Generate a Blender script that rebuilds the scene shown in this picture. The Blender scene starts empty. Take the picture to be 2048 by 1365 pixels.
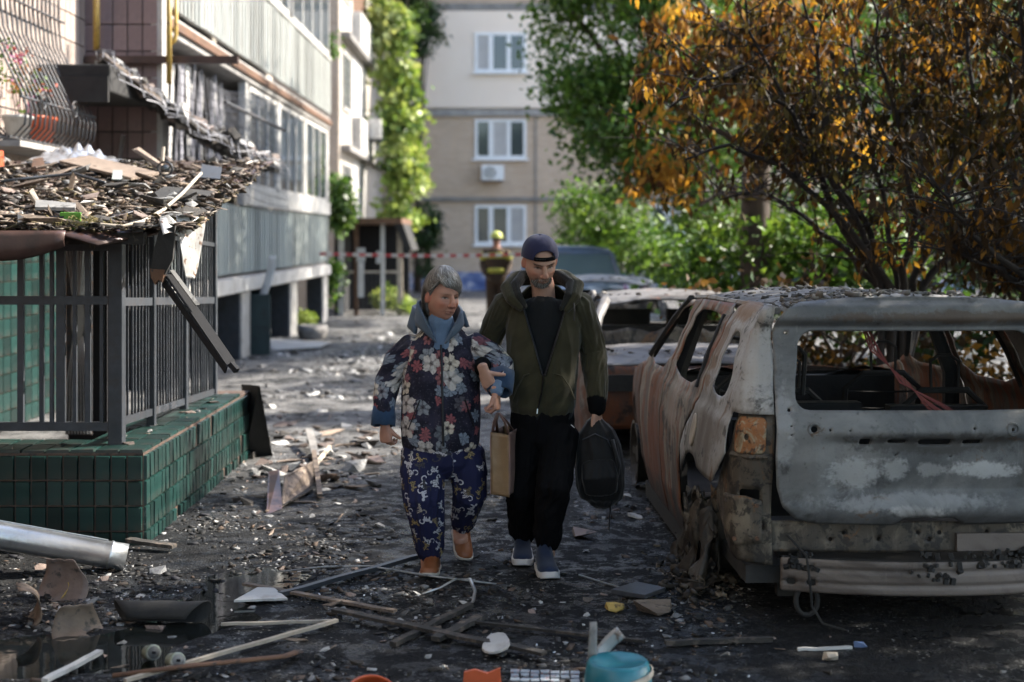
import bpy, bmesh, math, random
import numpy as np
from mathutils import Vector, Matrix, noise as mnoise

R = math.radians
V = Vector
scene = bpy.context.scene
COL = scene.collection
random.seed(7)

# ------------------------------------------------------------------ camera
F = 2048 * 50 / 36.0          # focal length in pixels of the 2048 px wide photograph
CH = 1.75                     # eye height
HZ = 475.0                    # row of the horizon


def P(px, py, d):
    return V(((px - 1024) / F * d, d, CH - (py - HZ) / F * d))


def G(px, py, z=0.0):
    d = F * (CH - z) / (py - HZ)
    return V(((px - 1024) / F * d, d, z))


cam_d = bpy.data.cameras.new('camera')
cam = bpy.data.objects.new('camera', cam_d)
COL.objects.link(cam)
cam.location = (0, 0, CH)
cam.rotation_euler = (R(90), 0, 0)
cam_d.lens = 50
cam_d.sensor_width = 36
cam_d.shift_y = -(682.5 - HZ) / 2048
cam_d.clip_end = 500
cam_d.clip_start = 0.05
cam_d.dof.use_dof = True
cam_d.dof.focus_distance = 7.35
cam_d.dof.aperture_fstop = 1.6
scene.camera = cam

# ------------------------------------------------------------------ sky and sun
SUN_EL, SUN_AZ = 40.0, 68.0    # azimuth measured from +Y towards +X
world = bpy.data.worlds.new('World')
scene.world = world
world.use_nodes = True
wn = world.node_tree
sky = wn.nodes.new('ShaderNodeTexSky')
sky.sky_type = 'NISHITA'
sky.sun_disc = False
sky.sun_elevation = R(SUN_EL)
sky.sun_rotation = R(SUN_AZ)
sky.air_density = 1.0
sky.dust_density = 1.5
bg = wn.nodes['Background']
bg.inputs['Strength'].default_value = 0.145
wn.links.new(sky.outputs[0], bg.inputs[0])
sun_d = bpy.data.lights.new('sun', 'SUN')
sun_d.energy = 4.5
sun_d.angle = R(0.6)
sun_d.color = (1.0, 0.93, 0.82)
sun = bpy.data.objects.new('sun', sun_d)
COL.objects.link(sun)
sdir = V((math.sin(R(SUN_AZ)) * math.cos(R(SUN_EL)), math.cos(R(SUN_AZ)) * math.cos(R(SUN_EL)), math.sin(R(SUN_EL))))
sun.rotation_euler = (-sdir).to_track_quat('-Z', 'Y').to_euler()
sun.location = sdir * 30

scene.view_settings.view_transform = 'Standard'
scene.view_settings.look = 'None'
scene.view_settings.gamma = 1
scene.view_settings.exposure = 1.85
scene.view_settings.use_curve_mapping = False
scene.cycles.max_bounces = 5
scene.cycles.diffuse_bounces = 3
scene.cycles.glossy_bounces = 3
scene.cycles.use_adaptive_sampling = True
scene.cycles.adaptive_threshold = 0.025
scene.cycles.transparent_max_bounces = 8
scene.cycles.sample_clamp_indirect = 6
scene.cycles.use_denoising = True


# ------------------------------------------------------------------ object helpers
def tag(o, label=None, cat=None, group=None, kind=None):
    if label: o['label'] = label
    if cat: o['category'] = cat
    if group: o['group'] = group
    if kind: o['kind'] = kind
    return o


def thing(name, label, cat, loc=(0, 0, 0), group=None):
    o = bpy.data.objects.new(name, None)
    o.empty_display_size = 0.1
    COL.objects.link(o)
    o.matrix_basis = Matrix.Translation(V(loc))
    return tag(o, label, cat, group)


def wm(o):
    """world matrix from the chain of parents, without waiting for the depsgraph"""
    m = o.matrix_basis.copy()
    if o.parent:
        m = wm(o.parent) @ o.matrix_parent_inverse @ m
    return m


def attach(o, parent):
    o.parent = parent
    o.matrix_parent_inverse = wm(parent).inverted()


def put(name, me, mtx, parent=None):
    o = bpy.data.objects.new(name, me)
    COL.objects.link(o)
    o.matrix_basis = mtx
    if parent: attach(o, parent)
    return o


def copy_tree(o, parent=None):
    c = o.copy()
    COL.objects.link(c)
    if parent:
        c.parent = parent
    for ch in list(o.children):
        copy_tree(ch, c)
    return c


class MB:
    """collects shapes into one mesh"""

    def __init__(s):
        s.v, s.f, s.m = [], [], []

    def add(s, vs, fs, mat=0):
        o = len(s.v)
        s.v.extend([tuple(x) for x in vs])
        s.f.extend([tuple(i + o for i in f) for f in fs])
        s.m.extend([mat] * len(fs))
        return s

    def box(s, c, size, rot=None, mat=0):
        hx, hy, hz = size[0] / 2, size[1] / 2, size[2] / 2
        vs = [V((x, y, z)) for x in (-hx, hx) for y in (-hy, hy) for z in (-hz, hz)]
        if rot is not None:
            vs = [rot @ v for v in vs]
        c = V(c)
        return s.add([v + c for v in vs], [(0, 1, 3, 2), (4, 6, 7, 5), (0, 4, 5, 1), (2, 3, 7, 6), (0, 2, 6, 4), (1, 5, 7, 3)], mat)

    def bx(s, x0, x1, y0, y1, z0, z1, mat=0):
        return s.box(((x0 + x1) / 2, (y0 + y1) / 2, (z0 + z1) / 2), (abs(x1 - x0), abs(y1 - y0), abs(z1 - z0)), None, mat)

    def bar(s, a, b, w, h, up=V((0, 0, 1)), mat=0):
        a, b = V(a), V(b)
        t = (b - a)
        L = t.length
        t.normalize()
        x = t.cross(up)
        if x.length < 1e-4: x = t.cross(V((1, 0, 0)))
        x.normalize()
        z = x.cross(t)
        m = Matrix((x, t, z)).transposed()
        return s.box((a + b) / 2, (w, L, h), m, mat)

    def tube(s, pts, r, n=8, cap=True, mat=0, flat=1.0):
        pts = [V(p) for p in pts]
        k = len(pts)
        rs = list(r) if hasattr(r, '__len__') else [r] * k
        rings = []
        prev = None
        for i in range(k):
            t = (pts[min(i + 1, k - 1)] - pts[max(i - 1, 0)])
            if t.length < 1e-9: t = V((0, 0, 1))
            t.normalize()
            if prev is None:
                x = t.cross(V((0, 0, 1)))
                if x.length < 0.05: x = t.cross(V((1, 0, 0)))
            else:
                x = prev - t * prev.dot(t)
                if x.length < 1e-5: x = t.orthogonal()
            x.normalize()
            prev = x
            y = t.cross(x)
            rings.append([pts[i] + x * (math.cos(2 * math.pi * j / n) * rs[i]) + y * (math.sin(2 * math.pi * j / n) * rs[i] * flat) for j in range(n)])
        return s.loft(rings, cap, mat)

    def loft(s, rings, cap=True, mat=0, closed=True):
        n = len(rings[0])
        vs = [p for r in rings for p in r]
        fs = []
        for i in range(len(rings) - 1):
            for j in range(n if closed else n - 1):
                a, b = i * n + j, i * n + (j + 1) % n
                fs.append((a, b, b + n, a + n))
        if cap:
            fs.append(tuple(range(n - 1, -1, -1)))
            fs.append(tuple((len(rings) - 1) * n + j for j in range(n)))
        return s.add(vs, fs, mat)

    def grid(s, fn, nu, nv, mat=0):
        vs = [fn(i / nu, j / nv) for j in range(nv + 1) for i in range(nu + 1)]
        fs = [(j * (nu + 1) + i, j * (nu + 1) + i + 1, (j + 1) * (nu + 1) + i + 1, (j + 1) * (nu + 1) + i) for j in range(nv) for i in range(nu)]
        return s.add(vs, fs, mat)

    def poly(s, pts, n, th, mat=0):
        """flat outline pts (3-D), extruded by th along n"""
        k = len(pts)
        n = V(n) * th
        vs = [V(p) for p in pts] + [V(p) + n for p in pts]
        fs = [tuple(range(k - 1, -1, -1)), tuple(range(k, 2 * k))] + [(i, (i + 1) % k, k + (i + 1) % k, k + i) for i in range(k)]
        return s.add(vs, fs, mat)

    def mesh(s, name, mats, smooth=False, org=None):
        me = bpy.data.meshes.new(name)
        vs = s.v
        if org is not None:
            vs = [(x - org[0], y - org[1], z - org[2]) for x, y, z in vs]
        me.from_pydata(vs, [], s.f)
        ms = mats if isinstance(mats, (list, tuple)) else [mats]
        for m in ms: me.materials.append(m)
        if len(ms) > 1: me.polygons.foreach_set('material_index', s.m)
        if smooth: me.polygons.foreach_set('use_smooth', [True] * len(s.f))
        me.update()
        return me

    def build(s, name, mats, parent=None, smooth=False, bevel=0, local=False, solid=0):
        """one object; vertices are given in world space (or in the parent's space when local)"""
        if local:
            me = s.mesh(name, mats, smooth)
            o = bpy.data.objects.new(name, me)
            COL.objects.link(o)
            if parent: o.parent = parent
        else:
            a = np.array(s.v)
            org = ((a[:, 0].min() + a[:, 0].max()) / 2, (a[:, 1].min() + a[:, 1].max()) / 2, a[:, 2].min())
            o = put(name, s.mesh(name, mats, smooth, org), Matrix.Translation(V(org)), parent)
        if solid:
            md = o.modifiers.new('solid', 'SOLIDIFY')
            md.thickness = solid
            md.offset = 0
        if bevel:
            md = o.modifiers.new('bevel', 'BEVEL')
            md.width = bevel
            md.segments = 2
            md.limit_method = 'ANGLE'
        return o


def npmesh(name, verts, quads, mats, smooth=False, cols=None):
    """fast mesh from numpy arrays; cols: one colour per vertex"""
    me = bpy.data.meshes.new(name)
    nv, nf, k = len(verts), len(quads), quads.shape[1]
    me.vertices.add(nv)
    me.vertices.foreach_set('co', verts.astype(np.float32).ravel())
    me.loops.add(nf * k)
    me.loops.foreach_set('vertex_index', quads.astype(np.int32).ravel())
    me.polygons.add(nf)
    me.polygons.foreach_set('loop_start', np.arange(0, nf * k, k, dtype=np.int32))
    if smooth: me.polygons.foreach_set('use_smooth', np.ones(nf, dtype=bool))
    for m in (mats if isinstance(mats, (list, tuple)) else [mats]): me.materials.append(m)
    me.update(calc_edges=True)
    if cols is not None:
        at = me.color_attributes.new('tint', 'FLOAT_COLOR', 'POINT')
        c4 = np.ones((nv, 4), dtype=np.float32)
        c4[:, :3] = cols
        at.data.foreach_set('color', c4.ravel())
    return me


# ------------------------------------------------------------------ material helpers
class NT:
    def __init__(s, name):
        s.m = bpy.data.materials.new(name)
        s.m.use_nodes = True
        s.t = s.m.node_tree
        s.b = s.t.nodes['Principled BSDF']
        s.out = s.t.nodes['Material Output']

    def n(s, typ, props=None, **inp):
        nd = s.t.nodes.new('ShaderNode' + typ)
        for k, v in (props or {}).items(): setattr(nd, k, v)
        for k, v in inp.items():
            s.set(nd.inputs[int(k[1:])] if k[0] == 'i' and k[1:].isdigit() else nd.inputs[k.replace('_', ' ')], v)
        return nd

    def set(s, sock, v):
        if isinstance(v, bpy.types.NodeSocket):
            s.t.links.new(v, sock)
        elif hasattr(v, '__len__') and len(v) == 3 and sock.type == 'RGBA':
            sock.default_value = (*v, 1)
        else:
            sock.default_value = v

    def math(s, op, a, b=0.0, c=None, clamp=False):
        nd = s.n('Math', {'operation': op, 'use_clamp': clamp})
        s.set(nd.inputs[0], a)
        s.set(nd.inputs[1], b)
        if c is not None: s.set(nd.inputs[2], c)
        return nd.outputs[0]

    def mix(s, f, a, b, mode='MIX'):
        nd = s.n('Mix', {'data_type': 'RGBA', 'blend_type': mode})
        s.set(nd.inputs[0], f)
        s.set(nd.inputs[6], a)
        s.set(nd.inputs[7], b)
        return nd.outputs[2]

    def ramp(s, f, stops):
        nd = s.n('ValToRGB')
        e = nd.color_ramp.elements
        while len(e) < len(stops): e.new(0.5)
        for i, (p, c) in enumerate(stops):
            e[i].position = p
            e[i].color = (*c, 1) if hasattr(c, '__len__') else (c, c, c, 1)
        s.set(nd.inputs[0], f)
        return nd.outputs[0]

    def step(s, f, lo, hi):
        nd = s.n('MapRange', {'interpolation_type': 'SMOOTHSTEP'})
        s.set(nd.inputs[0], f)
        s.set(nd.inputs[1], lo)
        s.set(nd.inputs[2], hi)
        return nd.outputs[0]

    def coord(s, kind='Object', scale=(1, 1, 1)):
        c = s.n('TexCoord').outputs[kind]
        if scale != (1, 1, 1):
            mp = s.n('Mapping')
            s.set(mp.inputs[0], c)
            mp.inputs[3].default_value = scale
            return mp.outputs[0]
        return c

    def noise(s, vec, scale, detail=4, rough=0.6, out=0, dist=0.0):
        return s.n('TexNoise', None, Vector=vec, Scale=scale, Detail=detail, Roughness=rough, Distortion=dist).outputs[out]

    def bump(s, h, strength=0.4, dist=0.01):
        s.set(s.b.inputs['Normal'], s.n('Bump', None, Strength=strength, Distance=dist, Height=h).outputs[0])

    def fin(s, color=None, rough=None, metal=None, spec=None):
        for k, v in (('Base Color', color), ('Roughness', rough), ('Metallic', metal), ('Specular IOR Level', spec)):
            if v is not None: s.set(s.b.inputs[k], v)
        return s.m


def weathered(name, c1, c2, c3=None, scale=4, rough=(0.55, 0.85), metal=0.0, bump=0.3, bdist=0.004, stretch=(1, 1, 1), kind='Object', rnd=0.25, dirt=None, dscale=9, damt=0.6):
    """two or three colours blended by noise, per-object brightness, fine relief"""
    t = NT(name)
    co = t.coord(kind, stretch)
    n1 = t.noise(co, scale, 6, 0.65)
    col = t.ramp(n1, [(0.32, c1), (0.68, c2)])
    if c3 is not None:
        n2 = t.noise(co, scale * 2.7, 5, 0.6)
        col = t.mix(t.step(n2, 0.52, 0.66), col, c3)
    if dirt is not None:
        n3 = t.noise(co, dscale, 8, 0.7)
        col = t.mix(t.math('MULTIPLY', t.step(n3, 0.48, 0.68), damt), col, dirt)
    if rnd:
        oi = t.n('ObjectInfo').outputs['Random']
        f = t.math('ADD', t.math('MULTIPLY', oi, 2 * rnd), 1 - rnd)
        hs = t.n('HueSaturation')
        t.set(hs.inputs['Value'], f)
        t.set(hs.inputs['Color'], col)
        col = hs.outputs[0]
    n4 = t.noise(co, scale * 9, 4, 0.6)
    if bump: t.bump(n4, bump, bdist)
    return t.fin(col, t.math('ADD', t.math('MULTIPLY', n1, rough[1] - rough[0]), rough[0]), metal)


def flat(name, c, rough=0.6, metal=0.0, vary=0.12, scale=12):
    k = 1 - vary
    return weathered(name, tuple(x * k for x in c), tuple(min(1, x * (1 + vary)) for x in c), None, scale, (max(0, rough - .08), min(1, rough + .1)), metal, 0.12, 0.002, rnd=0.06)


def tinted(name, rough=0.6, trans=0.0, spec=0.3, bumpy=0.0):
    """colour from the 'tint' attribute; trans: share of light let through (leaves)"""
    t = NT(name)
    c = t.n('Attribute', {'attribute_name': 'tint'}).outputs['Color']
    t.fin(c, rough, 0, spec)
    if bumpy: t.bump(t.noise(t.coord(), 60, 4), bumpy, 0.004)
    if trans:
        tr = t.n('BsdfTranslucent')
        t.set(tr.inputs[0], t.mix(1.0, c, (1.0, 0.95, 0.55), 'MULTIPLY'))
        ms = t.n('MixShader')
        ms.inputs[0].default_value = trans
        t.t.links.new(t.b.outputs[0], ms.inputs[1])
        t.t.links.new(tr.outputs[0], ms.inputs[2])
        t.t.links.new(ms.outputs[0], t.out.inputs[0])
    return t.m


def glassy(name, c, rough=0.08):
    """a pane that mirrors the surroundings over a dark room behind"""
    t = NT(name)
    n = t.noise(t.coord(), 1.5, 3)
    t.bump(n, 0.05, 0.02)
    return t.fin(c, rough, 0.0, 0.9)

# ================================================================== MATERIALS
def make_asphalt():
    t = NT('wet_asphalt')
    co = t.coord('Object')
    big = t.noise(co, 0.55, 5, 0.6)
    mid = t.noise(co, 4.0, 6, 0.65)
    fine = t.noise(co, 55, 5, 0.7)
    grit = t.n('TexVoronoi', None, Vector=co, Scale=90.0).outputs['Distance']
    col = t.ramp(mid, [(0.3, (0.004, 0.0043, 0.005)), (0.55, (0.011, 0.0115, 0.0125)), (0.78, (0.030, 0.030, 0.030))])
    # ash dust and crushed plaster: pale speckle in drifts
    sp = t.n('TexVoronoi', None, Vector=co, Scale=38.0)
    dot = t.math('MULTIPLY', t.step(sp.outputs['Distance'], 0.30, 0.16), t.step(t.n('SeparateColor', None, Color=sp.outputs['Color']).outputs[0], 0.62, 0.72))
    drift = t.step(t.noise(co, 1.3, 4, 0.6), 0.42, 0.62)
    col = t.mix(t.math('MULTIPLY', dot, drift), col, (0.30, 0.29, 0.27))
    col = t.mix(t.math('MULTIPLY', t.step(fine, 0.55, 0.75), 0.5), col, (0.10, 0.095, 0.09))
    # plaster dust and ash lie thicker further down the yard
    yy_ = t.n('SeparateXYZ', None, Vector=co).outputs[1]
    dust = t.math('MULTIPLY', t.step(t.math('ADD', yy_, t.math('MULTIPLY', t.noise(co, 0.9, 5, 0.6), 5.0)), 10.5, 16.0), t.step(t.noise(co, 1.7, 6, 0.7), 0.34, 0.60))
    col = t.mix(t.math('MULTIPLY', dust, 0.75), col, (0.21, 0.205, 0.20))
    wet = t.step(t.math('ADD', t.math('MULTIPLY', big, 0.7), t.math('MULTIPLY', mid, 0.3)), 0.40, 0.60)
    film = t.math('MULTIPLY', t.step(t.noise(co, 7.0, 6, 0.7), 0.48, 0.57), t.math('ADD', 0.35, t.math('MULTIPLY', wet, 0.65)))   # thin films of water
    rough = t.math('SUBTRACT', 0.80, t.math('MULTIPLY', film, 0.70))
    h = t.math('ADD', t.math('MULTIPLY', fine, 0.7), t.math('MULTIPLY', grit, 0.6))
    t.bump(h, 0.75, 0.012)
    return t.fin(col, rough, 0, t.math('ADD', 0.12, t.math('MULTIPLY', film, 0.45)))


M = {}
M['asphalt'] = make_asphalt()


def make_water():
    t = NT('dirty_water')
    n = t.noise(t.coord(), 14, 3)
    t.bump(n, 0.03, 0.01)
    return t.fin((0.008, 0.010, 0.010), 0.03, 0, 0.6)


M['water'] = make_water()
M['grout'] = weathered('red_grout', (0.075, 0.042, 0.03), (0.13, 0.085, 0.06), (0.035, 0.03, 0.027), 9)
M['green_tile'] = weathered('green_glazed_tile', (0.004, 0.020, 0.0175), (0.008, 0.035, 0.030), None, 7, (0.22, 0.5), 0, 0.12, 0.003, rnd=0.45, dirt=(0.026, 0.026, 0.022), dscale=3.5, damt=0.9)
M['pale_tile'] = weathered('pale_stone_tile', (0.27, 0.215, 0.185), (0.37, 0.31, 0.27), None, 5, (0.5, 0.8), rnd=0.16, dirt=(0.2, 0.16, 0.14), damt=0.4)
M['mauve_tile'] = weathered('mauve_tile', (0.20, 0.135, 0.13), (0.27, 0.19, 0.18), None, 5, (0.4, 0.7), rnd=0.14, dirt=(0.10, 0.07, 0.07), damt=0.4)
M['joint'] = flat('dark_joint', (0.06, 0.055, 0.05), 0.9)
M['plaster'] = weathered('grey_plaster', (0.32, 0.29, 0.255), (0.44, 0.40, 0.355), None, 1.2, (0.8, 0.95), bump=0.3, rnd=0.05, dirt=(0.25, 0.22, 0.19), dscale=3, damt=0.5)
M['pale_render'] = weathered('pale_render', (0.82, 0.69, 0.58), (0.86, 0.74, 0.63), None, 0.6, (0.8, 0.95), bump=0.1, rnd=0.02)
M['white_paint'] = weathered('old_white_paint', (0.40, 0.385, 0.36), (0.56, 0.55, 0.53), None, 3, (0.45, 0.7), rnd=0.15, dirt=(0.24, 0.21, 0.18), dscale=6, damt=0.75)
M['panel'] = weathered('grey_green_panel', (0.20, 0.235, 0.23), (0.32, 0.345, 0.33), None, 2, (0.5, 0.8), stretch=(1, 1, 0.15), rnd=0.2, dirt=(0.2, 0.2, 0.18), damt=0.5)
M['panel_light'] = weathered('pale_panel', (0.24, 0.26, 0.25), (0.36, 0.365, 0.345), None, 2, (0.5, 0.8), stretch=(1, 1, 0.15), rnd=0.25, dirt=(0.16, 0.15, 0.13), dscale=4, damt=0.75)
M['concrete'] = weathered('old_concrete', (0.22, 0.21, 0.20), (0.34, 0.32, 0.30), None, 3, (0.8, 0.95), bump=0.5, dirt=(0.1, 0.09, 0.085), damt=0.7)
M['dark_teal'] = weathered('dark_teal_paint', (0.018, 0.034, 0.034), (0.035, 0.06, 0.058), None, 2, (0.6, 0.85), dirt=(0.02, 0.02, 0.02))
M['soot'] = weathered('soot', (0.010, 0.010, 0.010), (0.03, 0.028, 0.026), None, 6, (0.75, 0.95), bump=0.5)
M['void'] = flat('dark_room', (0.012, 0.012, 0.014), 0.9)  # near-black in place of the shade inside rooms; also black sheet metal
M['glass'] = glassy('window_glass', (0.05, 0.06, 0.065))
M['curtain'] = weathered('grey_curtain', (0.16, 0.16, 0.19), (0.26, 0.25, 0.27), None, 2, (0.8, 0.95), rnd=0.4)
M['lace'] = weathered('pale_curtain', (0.42, 0.40, 0.39), (0.52, 0.50, 0.48), None, 2, (0.8, 0.95), rnd=0.2)
M['yellow_pipe'] = weathered('yellow_paint', (0.42, 0.27, 0.05), (0.55, 0.38, 0.10), (0.18, 0.09, 0.04), 9, (0.4, 0.6))
M['iron'] = weathered('dark_iron', (0.035, 0.04, 0.045), (0.07, 0.075, 0.085), (0.10, 0.06, 0.04), 12, (0.35, 0.6), 0.3, rnd=0.15)
M['grey_steel'] = weathered('grey_painted_steel', (0.038, 0.044, 0.052), (0.065, 0.072, 0.085), None, 10, (0.3, 0.55), 0.2, rnd=0.15, dirt=(0.05, 0.04, 0.035), damt=0.6)
M['brown_steel'] = weathered('brown_coated_steel', (0.055, 0.03, 0.025), (0.09, 0.05, 0.04), None, 6, (0.25, 0.5), 0.2, rnd=0.1, dirt=(0.02, 0.02, 0.02))
M['rust'] = weathered('rusted_steel', (0.085, 0.042, 0.024), (0.14, 0.07, 0.036), (0.04, 0.03, 0.025), 9, (0.7, 0.9))
M['torn_metal'] = weathered('torn_pale_sheet', (0.34, 0.34, 0.34), (0.52, 0.51, 0.49), (0.15, 0.09, 0.06), 7, (0.3, 0.6), 0.4)
M['char'] = weathered('charred_wood', (0.012, 0.011, 0.010), (0.04, 0.035, 0.03), (0.09, 0.07, 0.055), 8, (0.7, 0.95), bump=0.6)
M['wood'] = weathered('weathered_wood', (0.13, 0.095, 0.07), (0.26, 0.20, 0.155), (0.05, 0.04, 0.035), 6, (0.7, 0.95), stretch=(1, 6, 6), bump=0.5, rnd=0.35)
M['pale_wood'] = weathered('pale_splintered_wood', (0.36, 0.30, 0.23), (0.50, 0.44, 0.36), None, 6, (0.6, 0.9), bump=0.4, rnd=0.2, dirt=(0.12, 0.1, 0.08))
M['tile_rubble'] = weathered('brown_rubble', (0.12, 0.085, 0.07), (0.22, 0.165, 0.14), (0.05, 0.045, 0.04), 6, (0.6, 0.9), bump=0.6, rnd=0.45)
M['grey_rubble'] = weathered('grey_rubble', (0.11, 0.11, 0.11), (0.23, 0.225, 0.215), (0.05, 0.05, 0.05), 6, (0.6, 0.9), bump=0.6, rnd=0.5)
M['white_rubble'] = weathered('pale_rubble', (0.38, 0.37, 0.35), (0.55, 0.53, 0.50), (0.2, 0.19, 0.18), 6, (0.5, 0.9), bump=0.5, rnd=0.25)
M['foil'] = weathered('silver_foil', (0.45, 0.46, 0.49), (0.62, 0.63, 0.66), None, 6, (0.2, 0.4), 0.75, rnd=0.05)
M['galv'] = weathered('galvanised_steel', (0.50, 0.52, 0.54), (0.66, 0.68, 0.70), None, 5, (0.22, 0.40), 0.9, rnd=0.05, dirt=(0.20, 0.20, 0.19), damt=0.4)
M['tint_matte'] = tinted('mixed_litter', 0.75, 0, 0.3)
M['leaf'] = tinted('living_leaf', 0.45, 0.42, 0.4)
M['burnt_leaf'] = tinted('scorched_leaf', 0.6, 0.5, 0.3)
M['bark'] = weathered('brown_bark', (0.055, 0.04, 0.033), (0.12, 0.09, 0.075), None, 7, (0.85, 1.0), stretch=(1, 1, 0.25), bump=0.9, bdist=0.02, rnd=0.1)
M['black_bark'] = weathered('scorched_bark', (0.012, 0.010, 0.010), (0.04, 0.032, 0.028), None, 9, (0.8, 1.0), bump=0.6, rnd=0.1)


def make_brick():
    t = NT('tan_brick')
    co = t.coord('Object')
    sx = t.n('SeparateXYZ', None, Vector=co)
    cx = t.n('CombineXYZ', None, X=t.math('ADD', sx.outputs[0], sx.outputs[1]), Y=sx.outputs[2]).outputs[0]
    br = t.n('TexBrick', {'offset': 0.5}, Vector=cx, Color1=(0.50, 0.365, 0.255), Color2=(0.58, 0.44, 0.325), Mortar=(0.42, 0.35, 0.29), Scale=1.0, Mortar_Size=0.012, Brick_Width=0.27, Row_Height=0.085)
    n = t.noise(co, 0.5, 5, 0.6)
    col = t.mix(t.math('MULTIPLY', t.step(n, 0.42, 0.66), 0.35), br.outputs[0], (0.33, 0.235, 0.16))
    t.bump(br.outputs[1], -0.3, 0.01)
    return t.fin(col, 0.9)


M['brick'] = make_brick()


def make_mural():
    t = NT('painted_plinth')
    co = t.coord('Object')
    n = t.noise(co, 1.6, 3, 0.5, dist=1.2)
    col = t.ramp(n, [(0.36, (0.05, 0.08, 0.22)), (0.48, (0.13, 0.17, 0.33)), (0.56, (0.45, 0.45, 0.52)), (0.64, (0.30, 0.13, 0.20))])
    return t.fin(col, 0.8)


M['mural'] = make_mural()

# ================================================================== GROUND
PUDDLES = [((-1.30, 7.22), 0.20, 0.22), ((-1.46, 6.62), 0.20, 0.30), ((-1.95, 6.0), 0.55, 0.30), ((0.75, 8.5), 0.2, 0.3)]


def ground_h(x, y):
    p = V((x * 1.4, y * 1.4, 0.3))
    h = 0.011 * mnoise.noise(p) + 0.006 * mnoise.noise(p * 4.1)
    for (cx, cy), rx, ry in PUDDLES:
        q = ((x - cx) / rx) ** 2 + ((y - cy) / ry) ** 2
        w = 1 + 0.7 * mnoise.noise(V((x * 5, y * 5, 2.0)))
        h -= 0.030 * math.exp(-q * 1.1 * w) if q < 6 else 0
    return h


xs = np.concatenate([[-160, -60, -20, -9], np.arange(-6, 6.01, 0.07), [9, 20, 60, 160]])
ys = np.concatenate([[-60, -20, 0, 2.5], np.arange(4, 14.01, 0.07), np.arange(14.4, 30, 0.5), [34, 40, 60, 120, 260]])
gv = np.array([(x, y, ground_h(x, y) if abs(x) < 7 and 3 < y < 31 else 0.0) for y in ys for x in xs])
nx, ny = len(xs), len(ys)
ii = np.arange(nx * ny).reshape(ny, nx)
gq = np.stack([ii[:-1, :-1], ii[:-1, 1:], ii[1:, 1:], ii[1:, :-1]], -1).reshape(-1, 4)
ground = put('ground', npmesh('ground', gv, gq, M['asphalt'], True), Matrix())
tag(ground, 'dark wet asphalt of the yard', kind='structure')
for k, ((cx, cy), rx, ry) in enumerate(PUDDLES[:3]):
    mb = MB()
    pts = []
    for j in range(40):
        a = 2 * math.pi * j / 40
        r = 1.55 + 0.2 * mnoise.noise(V((math.cos(a) * 2, math.sin(a) * 2, k)))
        pts.append((cx + math.cos(a) * rx * r, cy + math.sin(a) * ry * r, -0.0075 - 0.0008 * k))
    mb.add(pts, [tuple(range(40))])
    tag(mb.build('puddle', M['water']), 'still dark puddle on the asphalt', kind='structure')

# ================================================================== LEFT APARTMENT BUILDING
XW, YW = -4.65, 15.4           # street wall beside the porch, and the jutting end wall of the balcony block
XB = -3.9                      # outer plane of the balconies
Y0, Y1 = YW, 30.0

bld = thing('apartment_building', 'grey apartment block with tiled walls and ruined balconies along the left side', 'building', (-5, 18, 0))
mb = MB()
mb.bx(-9, XW, -12.0, YW + 0.3, 0, 11)  # unseen stretch lengthened behind the viewer to hold back sky light
mb.bx(-9, -5.05, YW + 0.3, Y1, 0, 11)
mb.build('wall', M['plaster'], bld)
mb = MB()
mb.bx(XW - 0.02, XB + 0.09, YW, YW + 0.22, 2.55, 9.0)
mb.build('end_wall', M['joint'], bld)

# green tiled socle seen through the porch fence
tile_src = {}


def tiles(parent, org, du, dv, nu, nv, w, h, nrm, mat, th=0.018, gap=0.008, name='tile', skip=None, jit=0.0):
    """a field of separate tiles: org corner, unit vectors du/dv, tile pitch w/h"""
    du, dv, nrm = V(du), V(dv), V(nrm)
    key = (round(w, 4), round(h, 4), mat.name, th)
    if key not in tile_src:
        b = MB()
        ww, hh, e = (w - gap) / 2, (h - gap) / 2, 0.004
        b.add([(-ww, -hh, 0), (ww, -hh, 0), (ww, hh, 0), (-ww, hh, 0), (-ww + e, -hh + e, th), (ww - e, -hh + e, th), (ww - e, hh - e, th), (-ww + e, hh - e, th)],
              [(4, 5, 6, 7), (0, 1, 5, 4), (1, 2, 6, 5), (2, 3, 7, 6), (3, 0, 4, 7)])
        tile_src[key] = b.mesh(name, mat)
    me = tile_src[key]
    rot = Matrix((du, dv, nrm)).transposed().to_4x4()
    for i in range(nu):
        for j in range(nv):
            if skip and skip(i, j): continue
            p = V(org) + du * ((i + 0.5) * w) + dv * ((j + 0.5) * h) + nrm * (random.uniform(-0.002, 0.001))
            r = rot.copy()
            if jit: r = rot @ Matrix.Rotation(random.gauss(0, jit), 4, 'X') @ Matrix.Rotation(random.gauss(0, jit), 4, 'Y')
            put(name, me, Matrix.Translation(p) @ r, parent)


socle = MB().bx(XW - 0.05, XW + 0.03, -11.9, YW, 0, 2.0).build('socle', M['grout'], bld)
tiles(socle, (XW + 0.03, 12.3, 0.0), (0, 1, 0), (0, 0, 1), 12, 11, 0.19, 0.168, (1, 0, 0), M['green_tile'])
cladding = MB().bx(XW, XW + 0.02, 5.0, YW, 2.05, 9.5).build('cladding', M['joint'], bld)
tiles(cladding, (XW + 0.02, 12.1, 2.06), (0, 1, 0), (0, 0, 1), 19, 9, 0.172, 0.29, (1, 0, 0), M['pale_tile'])
endf = MB().bx(XW, XB + 0.06, YW - 0.02, YW, 2.56, 9.0).build('end_cladding', M['joint'], bld)
tiles(endf, (XW + 0.01, YW - 0.02, 2.6), (1, 0, 0), (0, 0, 1), 5, 9, 0.162, 0.29, (0, -1, 0), M['mauve_tile'])
mb = MB()
mb.bx(XB + 0.0, XB + 0.12, YW - 0.03, YW + 0.24, 1.2, 9)
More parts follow.
